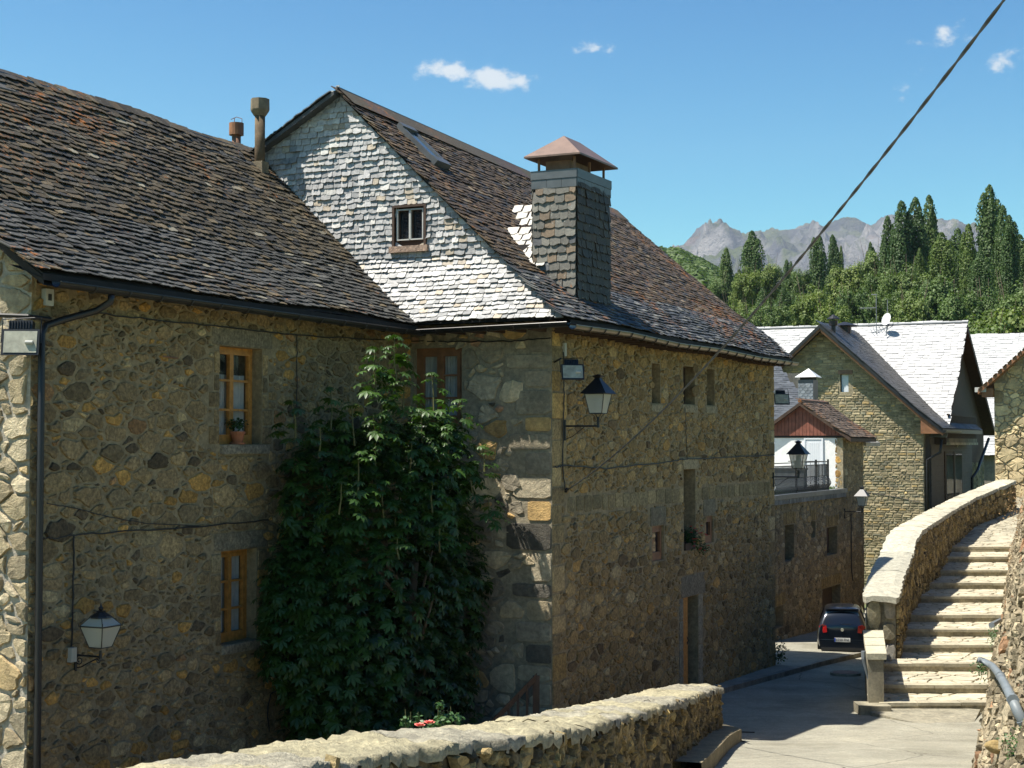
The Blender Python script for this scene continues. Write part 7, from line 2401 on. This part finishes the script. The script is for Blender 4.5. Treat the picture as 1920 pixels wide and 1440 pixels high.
SEC = [  # y, halfwidth low, hw mid, hw belt, z belt, hw roof, z roof
    (.00, .66, .74, .66, .86, .62, .90), (.05, .74, .80, .74, .92, .66, .98), (.14, .78, .83, .77, .95, .60, 1.20), (.30, .79, .835, .78, .95, .57, 1.40), (.55, .80, .84, .79, .94, .58, 1.44),
    (1.3, .80, .845, .80, .92, .60, 1.46), (2.1, .80, .845, .80, .91, .58, 1.42), (2.7, .79, .84, .79, .90, .70, .98), (3.3, .77, .82, .72, .84, .60, .88), (3.75, .66, .72, .62, .70, .5, .72)]
m_ = MB(); rings = []
for (y, a, b_, c_, zb_, d_, zr_) in SEC:
    half = [(a * .9, .20), (a, .28), (b_, .50), (b_, .66), (c_, zb_), (d_ + (c_ - d_) * .12, zr_ - (zr_ - zb_) * .14), (d_ * .86, zr_ - .015), (d_ * .4, zr_ + .012)]
    ring_ = [C(x, y, z) for x, z in half] + [C(-x, y, z) for x, z in reversed(half)]
    rings.append(ring_)
n = len(rings[0])
allv = [p for r_ in rings for p in r_]
fs = [(i * n + k, i * n + (k + 1) % n, (i + 1) * n + (k + 1) % n, (i + 1) * n + k) for i in range(len(rings) - 1) for k in range(n)]
fs += [tuple(reversed(range(n))), tuple((len(rings) - 1) * n + k for k in range(n))]
def build_local(mb, name, mat, smooth=False):
    Ri = Rc.inverted(); mb.v = [tuple(Ri @ (Vector(p) - cpos) + world_loc(car)) for p in mb.v]
    return mb.build(name, mat, car, smooth)
m_.add(allv, fs); bo = build_local(m_, "body", M['paint'], True)
md = bo.modifiers.new("soft", 'SUBSURF'); md.levels = 2; md.render_levels = 2
def cb(name, mat, a0, a1, b0, b1, c0, c1, smooth=False):
    mb = MB(); vs = [C(a, b_, c) for c in (c0, c1) for b_ in (b0, b1) for a in (a0, a1)]
    mb.add(vs, [(0, 2, 3, 1), (4, 5, 7, 6), (0, 1, 5, 4), (2, 6, 7, 3), (0, 4, 6, 2), (1, 3, 7, 5)]); return build_local(mb, name, mat)
mb = MB(); mb.add([C(-.60, .055, .96), C(.60, .055, .96), C(.66, .10, 1.0), C(.52, .245, 1.34), C(-.52, .245, 1.34), C(-.66, .10, 1.0)], [(0, 1, 2, 3, 4, 5)]); build_local(mb, "rear_window", M['glass_sky'])
cb("rear_bumper", M['paint'], -.74, .74, -.07, .1, .24, .50)
cb("bumper_lip", M['black'], -.70, .70, -.08, .05, .18, .27)
for sx in (-1, 1):
    mb = MB(); mb.prism([C(sx * .50, -.025, .72), C(sx * .74, .045, .68), C(sx * .76, .07, .90), C(sx * .66, .0, .95), C(sx * .52, -.02, .92)], Rc @ Vector((0, .1, 0))); build_local(mb, "tail_light", M['tail'])
    for yy in (.75, 3.05):
        mb = MB(); mb.tube([C(sx * .66, yy, .29), C(sx * .82, yy, .29)], .30, 18); w = build_local(mb, "wheel", M['rubber'])
        mb = MB(); mb.tube([C(sx * .80, yy, .29), C(sx * .83, yy, .29)], .19, 12); build_local(mb, "wheel_rim", M['reflector'])
    mb = MB(); mb.add([C(sx * .80, .5, .96), C(sx * .80, 2.3, .95), C(sx * .66, 2.0, 1.36), C(sx * .66, .6, 1.36)], [(0, 1, 2, 3)]); build_local(mb, "side_window", M['glass_dk'])
cb("roof_spoiler", M['paint'], -.55, .55, .17, .34, 1.375, 1.41)
pl_ = cb("number_plate", M['plate'], -.26, .26, -.09, -.06, .44, .56)
cb("eu_band", plain("plate_blue", (.02, .06, .35), .4, var=.05), -.26, -.22, -.094, -.085, .442, .558)
cu = bpy.data.curves.new("plate_text", 'FONT'); cu.body = "6550 FNL"; cu.size = .115; cu.align_x = 'CENTER'; cu.align_y = 'CENTER'; cu.extrude = .002
cu.materials.append(M['black'])
txt = bpy.data.objects.new("plate_src", cu); scene.collection.objects.link(txt)
bpy.context.view_layer.update()
tme = bpy.data.meshes.new_from_object(txt.evaluated_get(bpy.context.evaluated_depsgraph_get()))
bpy.data.objects.remove(txt)
txt = bpy.data.objects.new("plate_text", tme); scene.collection.objects.link(txt); txt.parent = car; txt["kind"] = "stuff"; txt.location = (.015, -.097, .50); txt.rotation_euler = (math.pi / 2, 0, 0)
mb = MB(); mb.tube([C(0, -.04, .80), C(0, .02, .80)], .05, 16); build_local(mb, "badge", M['reflector'])
cb("rear_wiper", M['black'], -.03, .30, .03, .06, .955, .975)
mb = MB(); mb.tube([C(0, .4, 1.43), C(0, .25, 1.6)], .006, 5); build_local(mb, "aerial", M['black'])
car.scale = (.88, 1, .97)

# ------------------------------------------------------------------ trees
def tree_mesh(kind, seed, H, Rr, n, leaf):
    r_ = random.Random(seed); mm, tt = [], []
    if kind == 'poplar':
        subs = [(0, 0, 1.0, .5)] + [(math.cos(q) * Rr * r_.uniform(.3, .5), math.sin(q) * Rr * r_.uniform(.3, .5), r_.uniform(.74, .99), r_.uniform(.38, .52)) for q in [r_.uniform(0, .9) + 1.15 * i for i in range(6)]]
        for _ in range(n):
            sx, sy, sh, sr = r_.choice(subs) if r_.random() < .9 else subs[0]
            h = r_.uniform(.04, 1.0)
            prof = min(1, .35 + h * 1.6) * min(1, ((1 - h) * 6.5) ** .5)
            a = r_.uniform(0, 6.283)
            lump = 1 + .30 * noise.noise(Vector((math.cos(a) * 2.2 + sx, math.sin(a) * 2.2 + sy, h * H * sh * .22 + seed * 3))) + .22 * noise.noise(Vector((math.cos(a) * 3 + sx, math.sin(a) * 3, h * H * sh * 1.1)))
            rr = Rr * sr * prof * math.sqrt(r_.uniform(.3, 1)) * lump
            p = Vector((sx * min(1, .3 + h * 2) + math.cos(a) * rr, sy * min(1, .3 + h * 2) + math.sin(a) * rr, h * H * sh))
            nn = Vector((math.cos(a), math.sin(a), r_.uniform(-.2, .7))) + Vector((r_.gauss(0, .4), r_.gauss(0, .4), r_.gauss(0, .3)))
            mm.append(basis(nn, r_.uniform(0, 6.28), leaf * r_.uniform(.7, 1.3), p)); tt.append(min(1, max(0, .5 + .5 * noise.noise(p * .5) + r_.uniform(-.25, .25))))
    else:
        cl = []
        for _ in range(64):
            a = Vector((r_.gauss(0, 1), r_.gauss(0, 1), r_.gauss(0, 1))).normalized() * r_.uniform(.35, .95)
            cl.append((Vector((a.x * Rr, a.y * Rr, H * .6 + a.z * H * .38)), r_.uniform(.14, .34) * Rr))
        for _ in range(n):
            c, cr = r_.choice(cl)
            a = Vector((r_.gauss(0, 1), r_.gauss(0, 1), r_.gauss(0, 1))).normalized()
            p = c + a * cr * r_.uniform(.35, 1.25)
            if p.z < .1 * H: continue
            nn = a + Vector((0, 0, .5)) + Vector((r_.gauss(0, .35), r_.gauss(0, .35), r_.gauss(0, .3)))
            mm.append(basis(nn, r_.uniform(0, 6.28), leaf * r_.uniform(.7, 1.3), p)); tt.append(min(1, max(0, .5 + .6 * noise.noise(p * .45) + r_.uniform(-.25, .25))))
    TV = [(-.5, -.35, 0), (.1, -.5, .08), (.5, 0, 0), (.05, .5, .08), (-.45, .3, 0)]; TF = [(0, 1, 2, 3, 4)]
    v, f, t_ = leaf_arrays(TV, TF, mm, tt)
    cm = mesh_np(kind + "_crown", v, f, t_, M['poplar'] if kind == 'poplar' else M['broad'])
    tb = MB(); tb.tube([(0, 0, -2), (.05, 0, H * .3), (0, .1, H * .6), (0, 0, H * .92)], [.32, .24, .14, .03], 7)
    for k in range(7):
        a = r_.uniform(0, 6.28); h = r_.uniform(.2, .65) * H; L_ = Rr * (.5 if kind == 'poplar' else .85)
        tb.tube([(0, 0, h), (math.cos(a) * L_ * .5, math.sin(a) * L_ * .5, h + L_ * .6), (math.cos(a) * L_ * .75, math.sin(a) * L_ * .75, h + L_ * 1.5)], [.12, .07, .02], 5)
    o = tb.build("trunk_src", M['bark'], None, smooth=True); tm = o.data; bpy.data.objects.remove(o)
    return cm, tm
popl = [tree_mesh('poplar', s_, 22, 3.0, 15000, .30) for s_ in (1, 2, 3)]
brd = [tree_mesh('broad', s_, 13, 5.2, 17000, .32) for s_ in (11, 12, 13)]
rK = random.Random(303)
def plant_tree(kind, x, y_top, w_px, Y, label, y_base=None, group=None, tall=None):
    top = at_Y(x, y_top, Y)
    zg = terrain_z(top.x, Y)
    zb_ = at_Y(x, y_base, Y).z if y_base else zg
    zb_ = max(min(zb_, top.z - 4), zg - 1)
    H = top.z - zb_
    cm, tm = rK.choice(popl if kind == 'poplar' else brd)
    H0, R0 = (22.0, 2.6) if kind == 'poplar' else (13.0, 5.8)
    sx = (w_px / FPX * Y) / (2 * R0) * (1.15 if kind == 'poplar' else 1.05)
    if kind == 'broad': sx = max(sx, H / H0 * .62); H = min(H, sx * H0 * 1.35); zb_ = top.z - H * 1.0 - 0.0
    root = thing("poplar_tree" if kind == 'poplar' else "broadleaf_tree", label, "tree", (top.x, Y, zb_), group)
    root.rotation_euler.z = rK.uniform(0, 6.28)
    root.scale = (sx, sx, H / H0)
    for nm, me in (("crown", cm), ("trunk", tm)):
        o = bpy.data.objects.new(nm, me); scene.collection.objects.link(o); o.parent = root
    return root
PG = "poplars on the slope behind the village"
for x, y, w, Y, lab in (
    (1362, 465, 30, 330, "slender poplar farthest left of the tall ones, against the grey mountain"),
    (1386, 505, 24, 320, "short poplar tucked just right of the leftmost poplar"),
    (1410, 433, 42, 325, "tall poplar standing alone against the left shoulder of the mountain"),
    (1475, 487, 24, 340, "small poplar tip just left of the overhead cable, low against the mountain"),
    (1536, 441, 34, 290, "left of the pair of poplars right of the overhead cable"),
    (1561, 440, 28, 295, "right of the pair of poplars right of the overhead cable"),
    (1577, 461, 14, 300, "thin young poplar hugging the right side of the poplar pair"),
    (1632, 454, 22, 310, "small poplar top in the gap left of the broad dark poplar clump"),
    (1664, 405, 34, 255, "lower left poplar of the broad dark clump"),
    (1690, 377, 50, 250, "left tall poplar of the broad dark clump"),
    (1716, 370, 48, 252, "middle tall poplar of the broad dark clump"),
    (1742, 366, 44, 256, "right tall poplar of the broad dark clump"),
    (1724, 465, 24, 235, "short young poplar in front of the broad dark clump"),
    (1765, 436, 48, 225, "dark poplar right of the broad clump, hiding the mountain's right flank"),
    (1796, 428, 42, 230, "poplar between the broad clump and the tallest poplar"),
    (1816, 420, 36, 215, "narrow poplar directly left of the tallest poplar"),
    (1855, 347, 52, 235, "tallest poplar of all, near the right edge"),
    (1880, 385, 40, 228, "second tallest poplar, just right of the tallest"),
    (1893, 404, 34, 215, "poplar at the right edge, a little lower than its neighbour"),
    (1912, 440, 44, 222, "poplar cut by the right edge of the picture"),
    (1838, 470, 40, 205, "dark lower poplar in front of the tallest poplar"),
    (1560, 505, 30, 250, "low poplar behind the ridge of the coursed stone house"),
    (1430, 540, 30, 240, "low pale poplar above the eave of the big house"),
    (1468, 540, 34, 230, "low poplar beneath the overhead cable"),
    (1505, 548, 36, 225, "low poplar above the peak of the coursed stone house")):
    plant_tree('poplar', x, y, w, Y, lab, 640 if y > 400 else 655, PG)
BG = "rounder trees between the poplars and the roofs"
for x, y, w, Y, lab in (
    (1345, 520, 60, 300, "round tree at the left foot of the poplars, beside the brown roof edge"),
    (1400, 500, 70, 290, "round tree below the lone tall poplar"),
    (1440, 493, 66, 300, "bushy tree between the lone poplar and the overhead cable"),
    (1445, 560, 80, 200, "leafy tree just above the left pale roof"),
    (1500, 505, 70, 285, "round tree behind the cable, left of the poplar pair"),
    (1520, 535, 90, 220, "wide grey-green tree above the gable peak"),
    (1588, 495, 80, 240, "light green tree right below the poplar pair"),
    (1598, 540, 90, 205, "wide tree with pale branches behind the aerials"),
    (1640, 470, 74, 260, "light green tree under the small poplar top"),
    (1660, 500, 80, 235, "bright green tree left of the broad dark clump's foot"),
    (1652, 548, 86, 195, "tree behind the satellite dish"),
    (1700, 495, 84, 225, "green tree at the foot of the broad dark clump"),
    (1712, 545, 90, 190, "leafy tree above the middle of the pale roof"),
    (1760, 520, 86, 195, "dark tree above the right end of the pale roof"),
    (1800, 545, 84, 180, "dark tree above the tip of the shaded balcony gable"),
    (1850, 540, 80, 185, "dark tree under the tallest poplar"),
    (1905, 530, 80, 180, "dark tree at the right edge under the poplars"),
    (1375, 560, 70, 215, "leafy tree rising behind the far end of the brown roof"),
    (1410, 575, 60, 190, "small tree at the lower end of the brown roof"),
    (1560, 570, 70, 180, "tree directly behind the slim roof vent"),
    (1860, 588, 90, 140, "bright green bushy tree right of the balcony gable"),
    (1905, 575, 100, 135, "bright green bushy tree at the right edge, above the farther pale roof"),
    (1835, 605, 50, 132, "low green bush touching the balcony gable's tip")):
    plant_tree('broad', x, y, w, Y, lab, None, BG)
# wooded hillside far left, behind the big roof
hm = MB(); r_ = random.Random(77)
prof_h = [(1230, 470), (1250, 476), (1262, 470), (1280, 480), (1310, 492), (1340, 510), (1380, 540), (1450, 575), (1560, 600), (1700, 600), (1900, 590), (2100, 580)]
ridge = [at_Y(x, y + 6, 900) for x, y in prof_h]
for i, p in enumerate(ridge):
    for f in (0, .25, .5, .75, 1.0):
        q = Vector((p.x * (1 - .25 * f), 900 - 420 * f, p.z * (1 - f) + 30 * f)); hm.v.append(tuple(q)); hm.c.append((.5,) * 3)
for i in range(len(ridge) - 1):
    for j in range(4): hm.f.append((i * 5 + j, (i + 1) * 5 + j, (i + 1) * 5 + j + 1, i * 5 + j + 1))
hm.build("hillside", bpy.data.materials["meadow_ground"], kind="structure", label="wooded hillside below the mountain")
mm, tt = [], []
for _ in range(9000):
    i = r_.uniform(0, len(ridge) - 1.001); a, b_ = ridge[int(i)], ridge[int(i) + 1]; p = a + (b_ - a) * (i - int(i)); f = r_.random() ** 1.3
    if noise.noise(Vector((p.x * .02, f * 6, 0))) < -.12 and r_.random() < .85: continue
    q = Vector((p.x * (1 - .25 * f), 900 - 420 * f, p.z * (1 - f) + 30 * f))
    cr = r_.uniform(2.0, 3.6)
    for _k in range(7):
        a_v = Vector((r_.gauss(0, 1), r_.gauss(0, 1), abs(r_.gauss(0, 1)))).normalized()
        mm.append(basis(a_v, r_.uniform(0, 6), cr * 1.2, q + Vector((a_v.x * cr, a_v.y * cr, cr * .3 + a_v.z * cr)))); tt.append(r_.uniform(.0, .6))
v, f, t_ = leaf_arrays([(-.5, -.4, 0), (.45, -.45, .1), (.5, .4, 0), (-.4, .5, .1)], [(0, 1, 2, 3)], mm, tt)
me = mesh_np("distant_forest", v, f, t_, M['poplar']); o = bpy.data.objects.new("distant_forest", me); scene.collection.objects.link(o)
o["kind"] = "stuff"; o["label"] = "distant forest covering the hillside under the mountain"

# ------------------------------------------------------------------ mountains
MR = [(1000, 560), (1180, 500), (1240, 478), (1275, 464), (1292, 448), (1306, 430), (1318, 421), (1328, 422), (1343, 414), (1352, 420), (1365, 428), (1372, 433), (1398, 437), (1404, 434), (1420, 440), (1445, 428), (1455, 430), (1480, 432), (1500, 424), (1516, 418), (1528, 418), (1541, 424), (1560, 416), (1572, 411), (1586, 408), (1594, 407), (1606, 409), (1622, 418), (1633, 424), (1650, 410), (1662, 403), (1690, 402), (1725, 408), (1745, 412), (1760, 410), (1780, 414), (1795, 414), (1815, 422), (1840, 436), (1880, 450), (1960, 462), (2200, 470)]
YM = 6500.0
cols_n, rows_n = 340, 70
gx0, gx1 = 900, 2250
vv, ff = [], []
for i in range(cols_n):
    px_ = gx0 + (gx1 - gx0) * i / (cols_n - 1)
    py_ = lerp_tab([(a, b_) for a, b_ in MR], px_)
    top = at_Y(px_, py_, YM)
    for j in range(rows_n):
        f = j / (rows_n - 1)
        Y = YM - 3600 * f ** 1.2
        X = top.x * (1 - .28 * f)
        base = 120
        z = base + (top.z - base) * (1 - f) ** 1.25
        q = Vector((X * .0016, Y * .0010, 0))
        rid = 1 - abs(noise.noise(q * 2.2)) * 2
        rid2 = 1 - abs(noise.noise(q * 6.3 + Vector((3, 1, 7)))) * 2
        rid3 = noise.noise(q * 17)
        amp = 1 if f > .02 else 0
        z += (rid * 110 + rid2 * 75 + rid3 * 42) * min(1, f * 5) * (1 - f * .5) - 30 * min(1, f * 5)
        if f <= .02: z += noise.noise(q * 40) * 9 + noise.noise(q * 110) * 8
        vv.append((X + 60 * noise.noise(q * 5 + Vector((9, 9, 9))) * min(1, f * 4), Y, z))
for i in range(cols_n - 1):
    for j in range(rows_n - 1):
        k = i * rows_n + j; ff.append((k, k + rows_n, k + rows_n + 1, k + 1))
m, nt, b = new_mat("mountain_rock")
v = pos(nt, (.001, .001, .001))
geo = nt.nodes.new("ShaderNodeNewGeometry")
sep = nt.nodes.new("ShaderNodeSeparateXYZ"); nt.links.new(geo.outputs['Normal'], sep.inputs[0])
c = ramp(nt, nz(nt, v, 2.6, 9, .68), [(.36, (.085, .085, .10)), (.5, (.19, .185, .19)), (.64, (.33, .31, .30))])
gr = rng_(nt, nz(nt, v, 1.6, 6, .65), .46, .60)
c = mixc(nt, mixc(nt, 1, gr, rng_(nt, sep.outputs['Z'], .70, .92), 'MULTIPLY'), c, (.13, .145, .075))
c = mixc(nt, rng_(nt, nz(nt, v, 5, 5, .6), .60, .70, 0, .5), c, (.20, .135, .12))
nt.links.new(c, b.inputs['Base Color']); b.inputs['Roughness'].default_value = .95; b.inputs['Specular IOR Level'].default_value = .1
bump(nt, b, nz(nt, v, 9, 9, .7), 1.0, 90)
me = mesh_np("mountain", np.array(vv), np.array(ff), np.full(len(vv), .5, dtype=np.float32), m)
me.polygons.foreach_set("use_smooth", [True] * len(me.polygons))
o = bpy.data.objects.new("mountain", me); scene.collection.objects.link(o); o["kind"] = "structure"; o["label"] = "bare grey rocky mountain ridge in the distance"

# ------------------------------------------------------------------ haze
HAZE = 1.0
if HAZE:
    mb = MB(); mb.abox(-9300, 9300, -450, 9300, -60, 1750)
    hm_ = bpy.data.materials.new("air_haze"); hm_.use_nodes = True
    hn = hm_.node_tree; hn.nodes.clear()
    out = hn.nodes.new("ShaderNodeOutputMaterial"); pvn = hn.nodes.new("ShaderNodeVolumePrincipled")
    pvn.inputs['Color'].default_value = (.60, .76, .96, 1); pvn.inputs['Density'].default_value = 4.6e-5; pvn.inputs['Anisotropy'].default_value = .2
    hn.links.new(pvn.outputs[0], out.inputs['Volume'])
    o = mb.build("haze", hm_, None); o["kind"] = "stuff"
